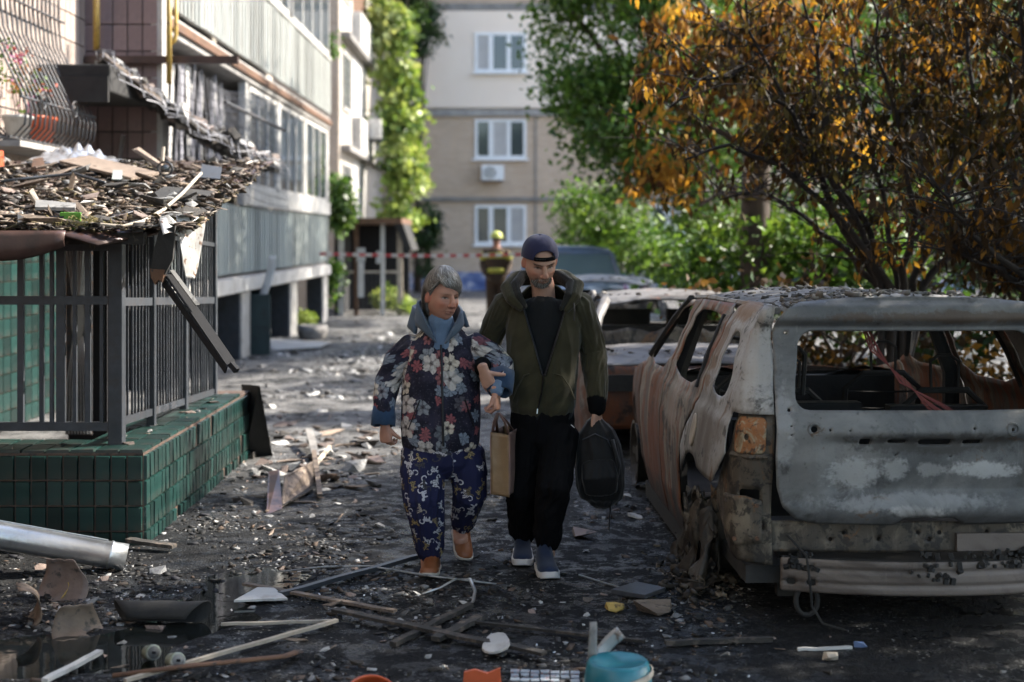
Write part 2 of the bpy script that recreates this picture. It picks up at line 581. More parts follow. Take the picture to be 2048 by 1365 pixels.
mb.build('corner_strip', M['white_paint'], bld)
# dark entrance under the end wall
mb = MB()
mb.bx(XW + 0.05, XB, YW + 0.9, YW + 0.95, 0, 2.6)
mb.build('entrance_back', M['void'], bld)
for k in range(4):
    MB().bx(XW + 0.12 + k * 0.18, XW + 0.28 + k * 0.18, YW + 0.86, YW + 0.9, 1.6, 2.5).build('entrance_panel', M['brown_steel'], bld)
MB().bar((XW + 0.30, YW - 0.05, 1.9), (XW + 0.47, YW - 0.1, 2.85), 0.05, 0.02).build('brace', M['galv'], bld)
# beam and gas pipes
MB().bx(XW + 0.05, XB + 0.95, YW - 0.12, YW - 0.03, 3.62, 3.70).build('steel_beam', M['brown_steel'], bld)
mb = MB()
mb.tube([P(193, -60, 15.2), P(193, 100, 15.2)], 0.035, 10)
mb.build('gas_pipe', M['yellow_pipe'], bld, True)
mb = MB()
mb.tube([P(338, -60, 15.15), P(338, 168, 15.15)], 0.03, 10)
mb.build('gas_pipe', M['yellow_pipe'], bld, True)
mb = MB()
mb.tube([P(352, -60, 15.2), P(352, 70, 15.2), P(349, 82, 15.2), P(340, 90, 15.2)], 0.022, 8)
mb.build('gas_pipe', M['yellow_pipe'], bld, True)

# balcony block
mb = MB()
mb.bx(-5.05, XB + 0.02, Y0 + 0.25, Y1, 0.95, 1.2)
mb.build('balcony_slab', M['concrete'], bld, bevel=0.02)
mb = MB()
mb.bx(-5.05, XB + 0.06, Y0 + 0.26, Y1, 4.02, 4.26)
mb.build('balcony_slab', M['concrete'], bld, bevel=0.02)
MB().bx(XB + 0.06, XB + 0.10, Y0 + 0.26, Y1, 4.1, 4.2).build('slab_edge_trim', M['rust'], bld)
mb = MB()
mb.bx(-5.05, XB + 0.02, Y0 + 0.25, Y1, 6.9, 7.15)
mb.build('balcony_slab', M['concrete'], bld)
MB().bx(XB + 0.02, XB + 0.08, Y0 + 0.3, Y1, 0.98, 1.17).build('slab_edge_trim', M['white_paint'], bld)
for ya, yb in ((20.4, 21.1), (24.9, 25.7), (29.2, 29.95)):
    MB().bx(-4.22, XB - 0.01, ya, yb, 0, 0.95).build('pier', M['grey_steel'], bld)
    MB().bx(XB - 0.01, XB + 0.02, ya + 0.02, yb - 0.02, 0, 0.95).build('pier_facing', M['white_paint'], bld)
for ya, yb in ((16, 20.35), (21.15, 24.85), (25.75, 29.15)):
    MB().bx(-4.8, -4.7, ya, yb, 0, 0.95).build('undercroft_wall', M['dark_teal'], bld)
MB().bx(-5.0, XB + 0.3, 21.15, 21.2, 0.0, 0.9).build('undercroft_partition', M['dark_teal'], bld)
MB().bx(-5.0, XB, 25.75, 25.8, 0.1, 0.9).build('undercroft_partition', M['dark_teal'], bld)
rr = random.Random(5)
yy = Y0 + 0.3
while yy < Y1 - 0.3:                                    # first-floor parapet boards
    w = 0.62
    dx = rr.uniform(-0.012, 0.012)
    mb = MB()
    n = 6
    for q in range(n):                                  # shallow ribs
        mb.bx(XB + dx - 0.02, XB + dx + (0.028 if q % 2 else 0.012), yy + q * (w - 0.012) / n, yy + (q + 1) * (w - 0.012) / n, 1.24, 2.2 + rr.uniform(-.01, .01))
    mb.build('parapet_panel', M['panel'], bld)
    mb = MB()
    for q in range(n):
        mb.bx(XB + dx + 0.02, XB + dx + (0.078 if q % 2 else 0.062), yy + q * (w - 0.012) / n, yy + (q + 1) * (w - 0.012) / n, 4.34, 5.45 + rr.uniform(-.03, .03))
    mb.build('parapet_panel', M['panel_light'], bld)
    yy += w
MB().bx(XB - 0.02, XB + 0.07, 20.3, Y1, 2.22, 2.48).build('sill_board', M['white_paint'], bld)
MB().bx(XB + 0.0, XB + 0.1, Y0 + 0.3, Y1, 5.46, 5.52).build('handrail', M['white_paint'], bld)


def glazing(parent, x, ya, yb, za, zb, nl, room=True):
    """a balcony window: frame with mullions, panes and a curtain behind"""
    w = MB()
    for z in (za, zb): w.bx(x - 0.03, x + 0.03, ya, yb, z - 0.035, z + 0.035)
    for i in range(nl + 1):
        y = ya + (yb - ya) * i / nl
        w.bx(x - 0.027, x + 0.027, y - 0.04, y + 0.04, za + 0.035, zb - 0.035)
    win = w.build('window', M['white_paint'], parent)
    for i in range(nl):
        y0, y1 = ya + (yb - ya) * i / nl + 0.04, ya + (yb - ya) * (i + 1) / nl - 0.04
        MB().bx(x - 0.006, x + 0.006, y0, y1, za + 0.035, zb - 0.035).build('pane', M['glass'], win)
    return win


for ya, yb in ((21.0, 23.4), (23.8, 26.4), (26.8, 29.7)):
    glazing(bld, XB, ya, yb, 2.52, 3.95, 3)
for ya, yb in ((17.0, 20.5), (21.0, 24.4), (24.8, 29.7)):
    glazing(bld, XB + 0.05, ya, yb, 5.58, 6.85, 4)
for y in (20.7, 23.6, 26.6, 29.85):
    MB().bx(XB - 0.06, XB + 0.04, y - 0.1, y + 0.1, 2.48, 4.0).build('balcony_post', M['white_paint'], bld)
# the burnt first loggia: dark room, hanging strips of curtain and lath behind torn mesh
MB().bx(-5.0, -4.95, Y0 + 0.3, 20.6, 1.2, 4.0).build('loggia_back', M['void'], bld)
for k in range(22):
    y = 15.9 + k * 0.215
    z0 = 2.1 + rr.uniform(-0.1, 0.5)
    MB().bar((XB - 0.25 + rr.uniform(-.12, .1), y, z0), (XB - 0.2 + rr.uniform(-.08, .08), y + rr.uniform(-.05, .05), 3.95), 0.10 + rr.uniform(0, .06), 0.012, up=V((1, 0, 0))).build('curtain_strip', M['curtain'] if k % 3 else M['white_paint'], bld)
# bent wire mesh hanging off the loggia
t = NT('wire_mesh_grey')
M['wire'] = t.fin((0.10, 0.10, 0.11), 0.5, 0.6)
mb = MB()


def mesh_pt(u, v):
    y = 15.7 + 6.2 * u
    x = XB + 0.15 + 0.10 * math.sin(u * 7) + 0.25 * v * (0.4 + 0.6 * u)
    z = 3.75 - 1.55 * v - 0.10 * math.sin(u * 5 + v * 3)
    return V((x, y, z))


for i in range(34):
    mb.tube([mesh_pt(i / 33, v / 8) for v in range(9)], 0.006, 3, False)
for j in range(15):
    mb.tube([mesh_pt(u / 24, j / 14) for u in range(25)], 0.006, 3, False)
mb.build('wire_mesh', M['wire'], bld)
MB().tube([P(450, 205, 16.0), P(570, 262, 18.5)], 0.022, 6).build('bent_rod', M['iron'], bld)

# collapsed entrance canopy: dark slab with a sagging strip of roofing and rubble on it
can = thing('collapsed_canopy', 'collapsed black entrance canopy sagging with rubble over the dark doorway', 'canopy', (-4.2, 14.8, 2.6))
mb = MB()
mb.bx(XW + 0.06, XB + 0.03, 13.7, YW - 0.13, 3.15, 3.42)
mb.build('slab', M['soot'], can, bevel=0.02)
MB().bx(XW + 0.06, XB + 0.02, 13.66, 13.70, 3.05, 3.3).build('fascia', M['soot'], can)


def sag(u, v):
    a = P(205, 118, 14.0).lerp(P(560, 335, 16.5), u)
    a += V((-0.35, 0.9, 0.05)) * v
    a.z -= 0.12 * math.sin(u * 3.1) + 0.10 * mnoise.noise(V((u * 9, v * 4, 1))) + 0.05 * mnoise.noise(V((u * 31, v * 9, 1)))
    a.y += 0.15 * mnoise.noise(V((u * 13, v * 6, 4)))
    return a


mb = MB()
mb.grid(sag, 30, 8)
mb.build('sagging_sheet', M['soot'], can, True, solid=0.04)
for u0, u1, m_ in ((0.0, 0.28, 'wood'), (0.33, 0.5, 'char'), (0.55, 0.85, 'char')):
    MB().bar(sag(u0, -0.03) + V((0, 0, 0.03)), sag(u1, 0.05) + V((0.05, 0, -0.02)), 0.06, 0.035).build('edge_batten', M[m_], can)
mb = MB()
for i in range(26):
    mb.tube([sag(i / 25, v / 8 * 1.2 - 0.4) + V((0.04 * math.sin(i * 2.1), 0, 0.10 - 0.5 * max(0, 0.35 - v / 8))) for v in range(9)], 0.006, 3, False)
for j in range(12):
    mb.tube([sag(u / 24, j / 11 * 1.2 - 0.4) + V((0.04 * math.sin(u * 2.1), 0, 0.10 - 0.5 * max(0, 0.35 - j / 11))) for u in range(25)], 0.006, 3, False)
mb.build('draped_mesh', M['wire'], can)
rr2 = random.Random(11)
for k in range(190):
    u, v = rr2.random() ** 0.7, rr2.random()
    p = sag(u, v) + V((0, 0, 0.05))
    s = rr2.uniform(0.03, 0.15)
    mb = MB()
    mb.box((0, 0, 0), (s * 1.5, s, s * 0.5), Matrix.Rotation(rr2.uniform(0, 6), 3, V((rr2.random(), rr2.random(), 1)).normalized()))
    mb.v = [(x + p.x + rr2.uniform(-.01, .01), y + p.y + rr2.uniform(-.01, .01), z + p.z + rr2.uniform(-.01, .01)) for x, y, z in mb.v]
    mb.build('rubble_piece', [M['grey_rubble'], M['char'], M['tile_rubble']][k % 3] if k % 7 else M['white_rubble'], can)

# window grille with a bellied bottom, flower pots inside
gr = thing('window_grille', 'wrought iron window grille with bellied bottom on the pale tiled wall', 'grille', (XW, 13.3, 2.6))


def gpt(t):
    prof = [(0.10, 5.2), (0.10, 3.9), (0.13, 3.62), (0.30, 3.25), (0.42, 3.0), (0.47, 2.86), (0.45, 2.72), (0.36, 2.62), (0.24, 2.60), (0.12, 2.66), (0.05, 2.74)]
    return prof


for k in range(17):
    y = 12.2 + k * 0.125
    MB().tube([(XW + 0.02 + a, y, z) for a, z in gpt(0)], 0.010, 6).build('bar', M['iron'], gr, True)
for a, z in ((0.12, 3.9), (0.44, 2.95), (0.34, 2.61)):
    MB().tube([(XW + 0.03 + a, 12.1, z), (XW + 0.03 + a, 14.28, z)], 0.012, 6).build('rail', M['iron'], gr)
for y in (12.6, 13.5):
    pts = []
    for q in range(26):
        a = q / 25 * 3.6 * math.pi
        r = 0.015 + 0.085 * (1 - q / 25)
        pts.append((XW + 0.50, y + r * math.cos(a), 2.95 + r * math.sin(a)))
    MB().tube(pts, 0.009, 6).build('scroll', M['iron'], gr, True)
pts = [P(22, 60, 13.6) + V((0, 0, 0)), P(10, 70, 13.6), P(28, 68, 13.6), P(38, 52, 13.6), P(48, 30, 13.6), P(44, 24, 13.6), P(38, 30, 13.6), P(42, 40, 13.6)]
MB().tube(pts, 0.009, 6).build('scroll', M['iron'], gr, True)
MB().bx(XW, XW + 0.5, 12.0, 14.4, 2.52, 2.57).build('sill', M['concrete'], gr)
MB().bx(XW + 0.0, XW + 0.03, 12.1, 14.2, 2.6, 5.4).build('window', M['glass'], gr)
pot = MB()
prof = [(0.0, 0), (0.085, 0), (0.12, 0.2), (0.13, 0.2), (0.13, 0.23), (0.1, 0.23), (0.0, 0.21)]
M['orange'] = flat('orange_plastic', (0.55, 0.10, 0.03), 0.45)
pc = (XW + 0.27, 13.25, 2.64)
pot.loft([[(pc[0] + r * math.cos(a), pc[1] + r * 1.7 * math.sin(a), pc[2] + z) for a in [2 * math.pi * j / 20 for j in range(20)]] for r, z in [(max(r, .002), z) for r, z in prof]], False)
tag(pot.build('flower_pot', M['orange'], None, True), 'orange flower pot standing inside the window grille', 'flower pot')
pot = MB()
pc = (XW + 0.27, 12.6, 2.64)
pot.loft([[(pc[0] + r * math.cos(a), pc[1] + r * 1.5 * math.sin(a), pc[2] + z) for a in [2 * math.pi * j / 20 for j in range(20)]] for r, z in [(max(r, .002), z * .8) for r, z in prof]], False)
tag(pot.build('flower_pot', M['white_paint'], None, True), 'white flower pot at the left end of the window grille', 'flower pot')


# ================================================================== FAR BUILDING AT THE END OF THE STREET
M['white_frame'] = weathered('white_window_frame', (0.72, 0.72, 0.72), (0.80, 0.80, 0.80), None, 3, (0.35, 0.5), rnd=0.05)
YF = 47.0
far = thing('brick_building', 'tan brick apartment block with one pale rendered storey closing the view', 'building', (0, YF, 0))
mb = MB()
mb.bx(-14, 18, YF, YF + 10, 0.55, 16)
mb.build('wall', M['brick'], far)
MB().bx(-14, 18, YF - 0.10, YF + 0.1, 0, 0.6).build('plinth', M['mural'], far)
MB().bx(-9, 6.5, YF - 0.12, YF, 6.02, 9.22).build('rendered_storey', M['pale_render'], far)
for z in (5.75, 2.95, 9.25, 12.2):
    MB().bx(-14, 18, YF - 0.10, YF, z, z + (0.22 if z > 5 else 0.12)).build('floor_band', M['concrete'], far)
for x in (-3.2, 0.75, 3.4):
    MB().bx(x, x + 0.06, YF - 0.03, YF, 0.6, 5.75).build('panel_joint', M['concrete'], far)


def far_window(xc, zc, k, proud):
    w, h = 1.70, 1.30
    y = YF - proud
    mb = MB()
    mb.bx(xc - w / 2, xc + w / 2, y - 0.05, y, zc - h / 2, zc - h / 2 + 0.09)
    mb.bx(xc - w / 2, xc + w / 2, y - 0.05, y, zc + h / 2 - 0.09, zc + h / 2)
    for f0, f1 in ((0, 0.055), (0.27, 0.36), (0.62, 0.70), (0.945, 1)):
        mb.bx(xc - w / 2 + w * f0, xc - w / 2 + w * f1, y - 0.045, y, zc - h / 2 + 0.09, zc + h / 2 - 0.09)
    win = mb.build('window', M['white_frame'], far)
    for i, (f0, f1) in enumerate(((0.055, 0.27), (0.36, 0.62), (0.70, 0.945))):
        MB().bx(xc - w / 2 + w * f0, xc - w / 2 + w * f1, y - 0.02, y - 0.004, zc - h / 2 + 0.09, zc + h / 2 - 0.09).build('pane', M['glass'] if (i + k) % 3 else M['lace'], win)
    MB().bx(xc - w / 2 - 0.08, xc + w / 2 + 0.08, y - 0.16, y - 0.052, zc - h / 2 - 0.07, zc - h / 2 - 0.005).build('sill', M['white_frame'], win)


k = 0
for xc in (-6.3, -0.38, 5.4):
    for zc in (2.16, 5.0, 7.84, 10.7):
        far_window(xc, zc, k, 0.12 if 6 < zc < 9 else 0.0)
        k += 1
ac = thing('air_conditioner', 'white air conditioner below the middle window of the brick building', 'air conditioner', (-0.7, YF, 3.6))
MB().bx(-1.0, -0.27, YF - 0.38, YF - 0.05, 3.62, 4.12).build('casing', M['white_frame'], ac, bevel=0.02)
mb = MB()
for r in (0.06, 0.12, 0.18):
    mb.tube([(-0.72 + r * math.cos(a), YF - 0.39, 3.87 + r * math.sin(a)) for a in [2 * math.pi * j / 24 for j in range(25)]], 0.012, 5, False)
mb.build('fan_guard', M['grey_steel'], ac)
MB().bx(-0.95, -0.9, YF - 0.4, YF - 0.02, 3.55, 3.62).build('bracket', M['grey_steel'], ac)
MB().bx(-0.4, -0.35, YF - 0.4, YF - 0.02, 3.55, 3.62).build('bracket', M['grey_steel'], ac)

# ================================================================== SUNLIT BUILDING BEHIND THE BALCONY BLOCK
XC, YC0, YC1 = -4.25, 35.0, 46.5
mid = thing('pale_building', 'sunlit pale apartment block with balconies behind the grey one', 'building', (-5, 40, 0))
MB().bx(-9, XC, YC0, YC1, 0, 14).build('wall', M['plaster'], mid)
MB().bx(-9, XC - 0.02, YC0 - 0.04, YC0, 0, 14).build('end_wall', M['brick'], mid)
for z in (3.9, 6.7, 9.5):
    MB().bx(XC, XC + 0.25, YC0 + 0.2, YC1, z, z + 0.14).build('floor_band', M['concrete'], mid)
for zc in (2.2, 5.0, 7.8, 10.6):
    glazing(mid, XC + 0.02, 35.6, 37.2, zc, zc + 1.4, 2)
    MB().bx(XC, XC + 0.24, 37.8, 41.5, zc - 1.0, zc - 0.05).build('balcony_front', M['white_paint'], mid)
    MB().bx(XC - 0.02, XC + 0.01, 37.9, 41.4, zc + 0.0, zc + 1.6).build('balcony_recess', M['rust'] if zc > 7 else M['lace'], mid)
ac2 = thing('air_conditioner', 'white air conditioner on the sunlit wall of the pale building', 'air conditioner', (XC, 40, 4.4))
MB().bx(XC + 0.26, XC + 0.6, 39.6, 40.4, 4.5, 5.05).build('casing', M['white_paint'], ac2, bevel=0.02)
MB().bx(XC + 0.02, XC + 0.6, 39.7, 39.75, 4.43, 4.5).build('bracket', M['grey_steel'], ac2)
MB().bx(XC + 0.02, XC + 0.6, 40.25, 40.3, 4.43, 4.5).build('bracket', M['grey_steel'], ac2)

# far entrance porch
ep = thing('entrance_porch', 'dark entrance porch with flat roof and peeling posts further down the street', 'porch', (-3.1, 33, 0))
MB().bx(-3.95, -2.45, 31.6, 34.8, 2.05, 2.18).build('roof', M['rust'], ep)
mb = MB()
mb.poly([(-2.62, 31.62, 2.05), (-2.43, 31.62, 2.05), (-2.22, 31.62, 1.45), (-2.36, 31.62, 1.45)], (0, 1, 0), 2.2)
mb.build('hanging_side_sheet', M['soot'], ep)
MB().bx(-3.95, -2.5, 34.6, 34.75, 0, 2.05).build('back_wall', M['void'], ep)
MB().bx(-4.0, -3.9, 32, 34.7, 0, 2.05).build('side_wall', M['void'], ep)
for px, m_, w in ((683, 'white_paint', 0.12), (713, 'rust', 0.10), (766, 'white_paint', 0.09), (800, 'pale_wood', 0.12)):
    x = (px - 1024) / F * 31.9
    MB().bx(x - w / 2, x + w / 2, 31.8, 31.9, 0, 2.05).build('post', M[m_], ep)
for k in range(12):
    x = -3.65 + k * 0.1
    MB().bx(x, x + 0.02, 31.84, 31.86, 0.1, 0.95).build('railing_bar', M['iron'], ep)
MB().bx(-3.7, -2.55, 31.82, 31.88, 0.95, 1.0).build('railing_top', M['pale_wood'], ep)
for px, py, w, h in ((722, 510, 17, 28), (722, 560, 12, 70), (760, 515, 15, 25)):
    p = P(px, py, 31.7)
    s = 31.7 / F
    MB().bx(p.x - w * s / 2, p.x + w * s / 2, 31.68, 31.71, p.z - h * s / 2, p.z + h * s / 2).build('torn_notice', M['white_paint'], ep)

# ================================================================== CELLAR PORCH IN FRONT
XP, YP, YQ, HP = -2.10, 8.1, 11.4, 0.52
po = thing('cellar_porch', 'cellar porch with green tiled plinth, grey bar fence and debris-covered metal roof', 'porch', (-3.2, 9.7, 0))
plinth = MB()
plinth.bx(-4.6, XP, YP, YP + 0.45, 0, HP)
plinth.bx(XP - 0.42, XP, YP + 0.45, YQ, 0, HP)
plinth = plinth.build('plinth', M['grout'], po)
rp = random.Random(3)
tiles(plinth, (XP - 0.0 - 12 * 0.091, YP, 0.51 - 4 * 0.145), (1, 0, 0), (0, 0, 1), 12, 4, 0.091, 0.145, (0, -1, 0), M['green_tile'], jit=0.024, skip=lambda i, j: (i, j) in ((4, 0),))
tiles(plinth, (XP, YP, 0.51 - 4 * 0.145), (0, 1, 0), (0, 0, 1), 36, 4, 0.0915, 0.145, (1, 0, 0), M['green_tile'], jit=0.028, skip=lambda i, j: (i, j) in ((14, 3), (34, 3), (35, 3), (35, 2), (30, 0), (24, 0), (27, 0), (19, 3), (8, 0), (31, 1)))
tiles(plinth, (XP - 0.42, YP + 0.45, HP), (1, 0, 0), (0, 1, 0), 3, 14, 0.14, 0.205, (0, 0, 1), M['green_tile'], jit=0.01, skip=lambda i, j: j > 11 and i > 0)
tiles(plinth, (XP - 9 * 0.14, YP, HP), (1, 0, 0), (0, 1, 0), 9, 2, 0.14, 0.22, (0, 0, 1), M['green_tile'], jit=0.01)

XFN = -2.32
# posts of the side fence, rails and pickets; the rails sink a little towards the far end
posts = [8.35, 9.15, 10.05, 11.05]


def rail_z(base, y): return base - 0.04 * (y - 8.35)


for k, y in enumerate(posts):
    w = 0.085 if k == 0 else 0.055
    MB().bx(XFN - w / 2, XFN + w / 2, y - w / 2, y + w / 2, HP, 1.74 + 0.15 * (y - 8.0)).build('post', M['grey_steel'], po, bevel=0.006)
for base, h in ((0.66, 0.045), (1.37, 0.05), (1.80, 0.03)):
    for a, b in zip(posts[:-1], posts[1:]):
        MB().bar((XFN, a + 0.03, rail_z(base, a)), (XFN, b - 0.03, rail_z(base, b)), 0.03, h).build('rail', M['grey_steel'], po)
src = MB().box((0, 0, 0), (0.013, 0.013, 1.0)).mesh('picket', M['grey_steel'])
for a, b, n in zip(posts[:-1], posts[1:], (9, 11, 12)):
    for i in range(n):
        y = a + (b - a) * (i + 1) / (n + 1)
        top = 1.70 + 0.15 * (y - 8.0) - 0.02
        z0, z1 = rail_z(0.66, y), rail_z(1.37, y)
        L = top - z0
        put('picket', src, Matrix.Translation((XFN + rp.uniform(-.004, .004), y + rp.uniform(-.006, .006), z0 + L / 2)) @ Matrix.Rotation(rp.gauss(0, 0.008), 4, 'X') @ Matrix.Diagonal((1, 1, L, 1)), po)
# front run of the fence
for px, w in ((42, 0.035), (84, 0.022), (104, 0.02), (122, 0.05), (150, 0.02), (176, 0.03), (204, 0.02)):
    x = (px - 1024) / F * 8.35
    MB().bx(x - w / 2, x + w / 2, 8.335, 8.365, HP + 0.13, 1.74).build('front_bar', M['grey_steel'], po)
for z, h in ((0.64, 0.05), (1.38, 0.05), (1.70, 0.06)):
    MB().bx(-4.6, XFN - 0.045, 8.33, 8.37, z - h / 2, z + h / 2).build('rail', M['grey_steel'], po)

# ornamental leaf of the door behind the bars
og = thing('ornamental_gate', 'ornamental grey metal gate leaf with oval plate behind the porch bars', 'gate', P(155, 870, 11.5))
x0, x1 = P(130, 0, 11.5).x, P(182, 0, 11.5).x
xc = (x0 + x1) / 2
MB().bx(x0, x1, 11.52, 11.54, 0.15, 1.75).build('leaf', M['iron'], og)
for k in range(9):
    u = -1 + 2 * k / 8
    mb = MB()
    mb.tube([(xc + u * 0.10, 11.5, 0.16), (xc + u * 0.085, 11.5, 0.6), (xc + u * 0.035, 11.5, 0.95)], 0.006, 5)
    mb.tube([(xc + u * 0.045, 11.5, 1.28), (xc + u * 0.10, 11.5, 1.72)], 0.006, 5)
    mb.build('ornament_bar', M['galv'], og)
mb = MB()
mb.loft([[(xc + 0.055 * r * math.cos(a), 11.49 - 0.01 * (1 - r), 1.10 + 0.19 * r * math.sin(a)) for a in [2 * math.pi * j / 24 for j in range(24)]] for r in (1.0, 0.9, 0.02)], False)
mb.build('oval_plate', M['white_paint'], og, True)
MB().bx(-3.62, -3.3, 11.6, 11.68, 0, 1.9).build('doorway_shade', M['void'], og)  # near-black sheet painted in for the shade of the doorway


# roof: sheet that climbs away from the viewer, dented
def roof_z(x, y):
    return 1.765 + 0.15 * (y - 7.75) + 0.012 * mnoise.noise(V((x * 2, y * 2, 5)))


def roof_pt(u, v):
    y = 7.72 + 4.1 * v
    xr = -1.93 - 0.05 * v
    if v < 0.12: xr = -2.25 + 0.30 * (v / 0.12)
    x = -4.62 + (xr + 4.62) * u
    z = roof_z(x, y)
    if u > 0.93 and v < 0.2: z -= 0.05 * (u - 0.93) / 0.07
    return V((x, y, z))


mb = MB()
mb.grid(roof_pt, 40, 44)
mb.build('roof_sheet', M['brown_steel'], po, True, solid=0.012)
# boarding under the sheet
for k in range(7):
    y = 7.95 + k * 0.6
    MB().bx(-4.6, -2.05, y - 0.04, y + 0.04, roof_z(-3, y) - 0.085, roof_z(-3, y) - 0.02).build('roof_batten', M['char'], po)


def fascia_pt(u, v):
    x = -4.62 + 2.2 * u
    h = 0.135 - 0.03 * math.sin(u * 6) - 0.06 * max(0, (u - 0.85) / 0.15) ** 2
    return V((x, 7.715 - 0.03 * math.sin(v * 2.6) - 0.012 * mnoise.noise(V((u * 9, v, 3))), 1.785 - h * v))


mb = MB()
mb.grid(fascia_pt, 40, 5)
mb.build('fascia', M['brown_steel'], po, True, solid=0.006)
# torn roof edge on the right: pale flap, black bent fascia, gutter strip hanging down
mb = MB()


def flap(u, v):
    a = P(352, 432, 8.0).lerp(P(416, 436, 8.15), u)
    b = P(366, 505, 7.95).lerp(P(398, 515, 8.1), u)
    c = P(371, 557, 7.97).lerp(P(386, 560, 8.0), u)
    p = a.lerp(b, v * 2) if v < 0.5 else b.lerp(c, v * 2 - 1)
    return p + V((0, -0.04 * math.sin(v * 3 + u * 2) + 0.015 * mnoise.noise(V((u * 4, v * 6, 0))), 0))


mb.grid(flap, 10, 16)
mb.build('torn_flap', M['torn_metal'], po, True, solid=0.004)
mb = MB()
mb.grid(lambda u, v: P(318, 440, 7.85).lerp(P(352, 446, 7.95), u) + (P(326, 470, 7.75) - P(318, 440, 7.85)) * v + V((0, 0, 0.02 * math.sin(u * 3))), 6, 6)
mb.build('torn_flap', M['torn_metal'], po, True, solid=0.004)
mb = MB()
mb.poly([P(318, 462, 7.8), P(350, 452, 7.8), P(345, 520, 7.82), P(328, 552, 7.84), P(300, 545, 7.84), P(306, 505, 7.82)], (0, 1, 0), 0.03)
mb.build('bent_fascia', M['soot'], po)
mb = MB()
mb.poly([P(300, 538, 7.83), P(330, 540, 7.83), P(324, 566, 7.83), P(316, 560, 7.83), P(310, 570, 7.83), P(302, 556, 7.83)], (0, 1, 0), 0.05)
mb.build('splintered_batten', M['rust'], po)
mb = MB()
a, b = P(338, 548, 7.9), P(462, 728, 7.6)
mb.bar(a, b, 0.055, 0.010, up=V((0.5, -0.8, 0.5)))
mb.bar(a + V((-0.03, 0, -0.045)), b + V((-0.025, 0, -0.032)), 0.010, 0.055, up=V((0.5, -0.8, 0.5)))
mb.bar(b, P(474, 742, 7.58), 0.03, 0.03)
mb.build('hanging_gutter', M['void'], po)
mb = MB()
mb.bar(a + V((0.02, -0.02, 0.02)), a.lerp(b, 0.40) + V((0.03, -0.02, 0.02)), 0.028, 0.006, up=V((0.6, -0.6, 0.6)))
mb.build('gutter_highlight', M['grey_rubble'], po)  # pale bar stands in for the light along the gutter's top face
MB().bx(-4.58, XP - 0.43, YP + 0.46, YQ + 0.2, 0.0, 0.06).build('dark_floor_slab', M['soot'], po)  # floor coloured soot black to paint in the porch's inner shade
# dark board leaning at the far end of the plinth
mb = MB()
mb.poly([G(472, 905) + V((0, 0.25, 0.52)), P(520, 774, 11.0), G(545, 912), G(490, 915)], (-0.3, 0.9, 0.2), 0.03)
tag(mb.build('leaning_board', M['soot']), 'black burnt board leaning against the far end of the tiled plinth', 'board')

# ================================================================== TREES AND CLIMBERS
def leaf_mesh(name, pos, axis, length, width, cols, mat, rng):
    """one four-cornered leaf per row of pos"""
    n = len(pos)
    ax = axis / np.linalg.norm(axis, axis=1, keepdims=True)
    rv = rng.normal(size=(n, 3))
    side = np.cross(ax, rv)
    side /= np.linalg.norm(side, axis=1, keepdims=True) + 1e-9
    L = length[:, None]
    W = width[:, None] * 0.5
    up = np.cross(ax, side) * (W * 0.35)
    v = np.stack([pos, pos + ax * L * 0.45 + side * W + up, pos + ax * L, pos + ax * L * 0.45 - side * W + up], 1).reshape(-1, 3)
    q = np.arange(n * 4).reshape(-1, 4)
    return npmesh(name, v, q, mat, False, np.repeat(cols, 4, 0))


GREEN = np.array([(0.06, 0.13, 0.022), (0.08, 0.16, 0.028), (0.11, 0.20, 0.035), (0.045, 0.095, 0.02), (0.14, 0.22, 0.04)])
DKGREEN = np.array([(0.020, 0.050, 0.016), (0.03, 0.065, 0.02), (0.04, 0.08, 0.022), (0.018, 0.04, 0.014)])
LIME = np.array([(0.30, 0.38, 0.10), (0.38, 0.46, 0.15), (0.20, 0.29, 0.06), (0.46, 0.52, 0.22), (0.10, 0.17, 0.04)])
SCORCH = np.array([(0.46, 0.26, 0.045), (0.34, 0.17, 0.03), (0.22, 0.095, 0.018), (0.10, 0.045, 0.016), (0.055, 0.03, 0.014), (0.045, 0.028, 0.014), (0.10, 0.075, 0.022), (0.075, 0.06, 0.02), (0.04, 0.03, 0.016)])
BROWN = np.array([(0.30, 0.15, 0.025), (0.040, 0.024, 0.013), (0.06, 0.034, 0.015), (0.05, 0.03, 0.015), (0.16, 0.08, 0.018), (0.026, 0.018, 0.012), (0.10, 0.055, 0.016), (0.045, 0.036, 0.015)])


def blob_leaves(ells, n, per, pal, size, seed, spread=0.22, droop=0.3, clump_dark=0.35):
    """leaves in clumps spread through ellipsoids (centre, radii)"""
    rng = np.random.default_rng(seed)
    vol = np.array([r[0] * r[1] * r[2] for c, r in ells])
    pick = rng.choice(len(ells), n, p=vol / vol.sum())
    d = rng.normal(size=(n, 3))
    d /= np.linalg.norm(d, axis=1, keepdims=True)
    rad = rng.random(n) ** 0.45
    C = np.array([c for c, r in ells])[pick]
    Rr = np.array([r for c, r in ells])[pick]
    cl = C + d * rad[:, None] * Rr
    keep = np.array([mnoise.noise(V(c) * (0.55 / max(spread, 0.1) * 0.3)) > -0.28 for c in cl])   # gaps
    cl = cl[keep]
    n = len(cl)
    pos = np.repeat(cl, per, 0) + rng.normal(size=(n * per, 3)) * spread * np.array([1, 1, 0.7])
    ax = rng.normal(size=(n * per, 3))
    ax[:, 2] -= droop
    ln = size * rng.uniform(0.7, 1.35, n * per)
    base = pal[rng.integers(0, len(pal), n)]
    cols = np.repeat(base, per, 0) * rng.uniform(1 - clump_dark, 1 + clump_dark, (n * per, 1))
    return pos, ax, ln, cols, rng


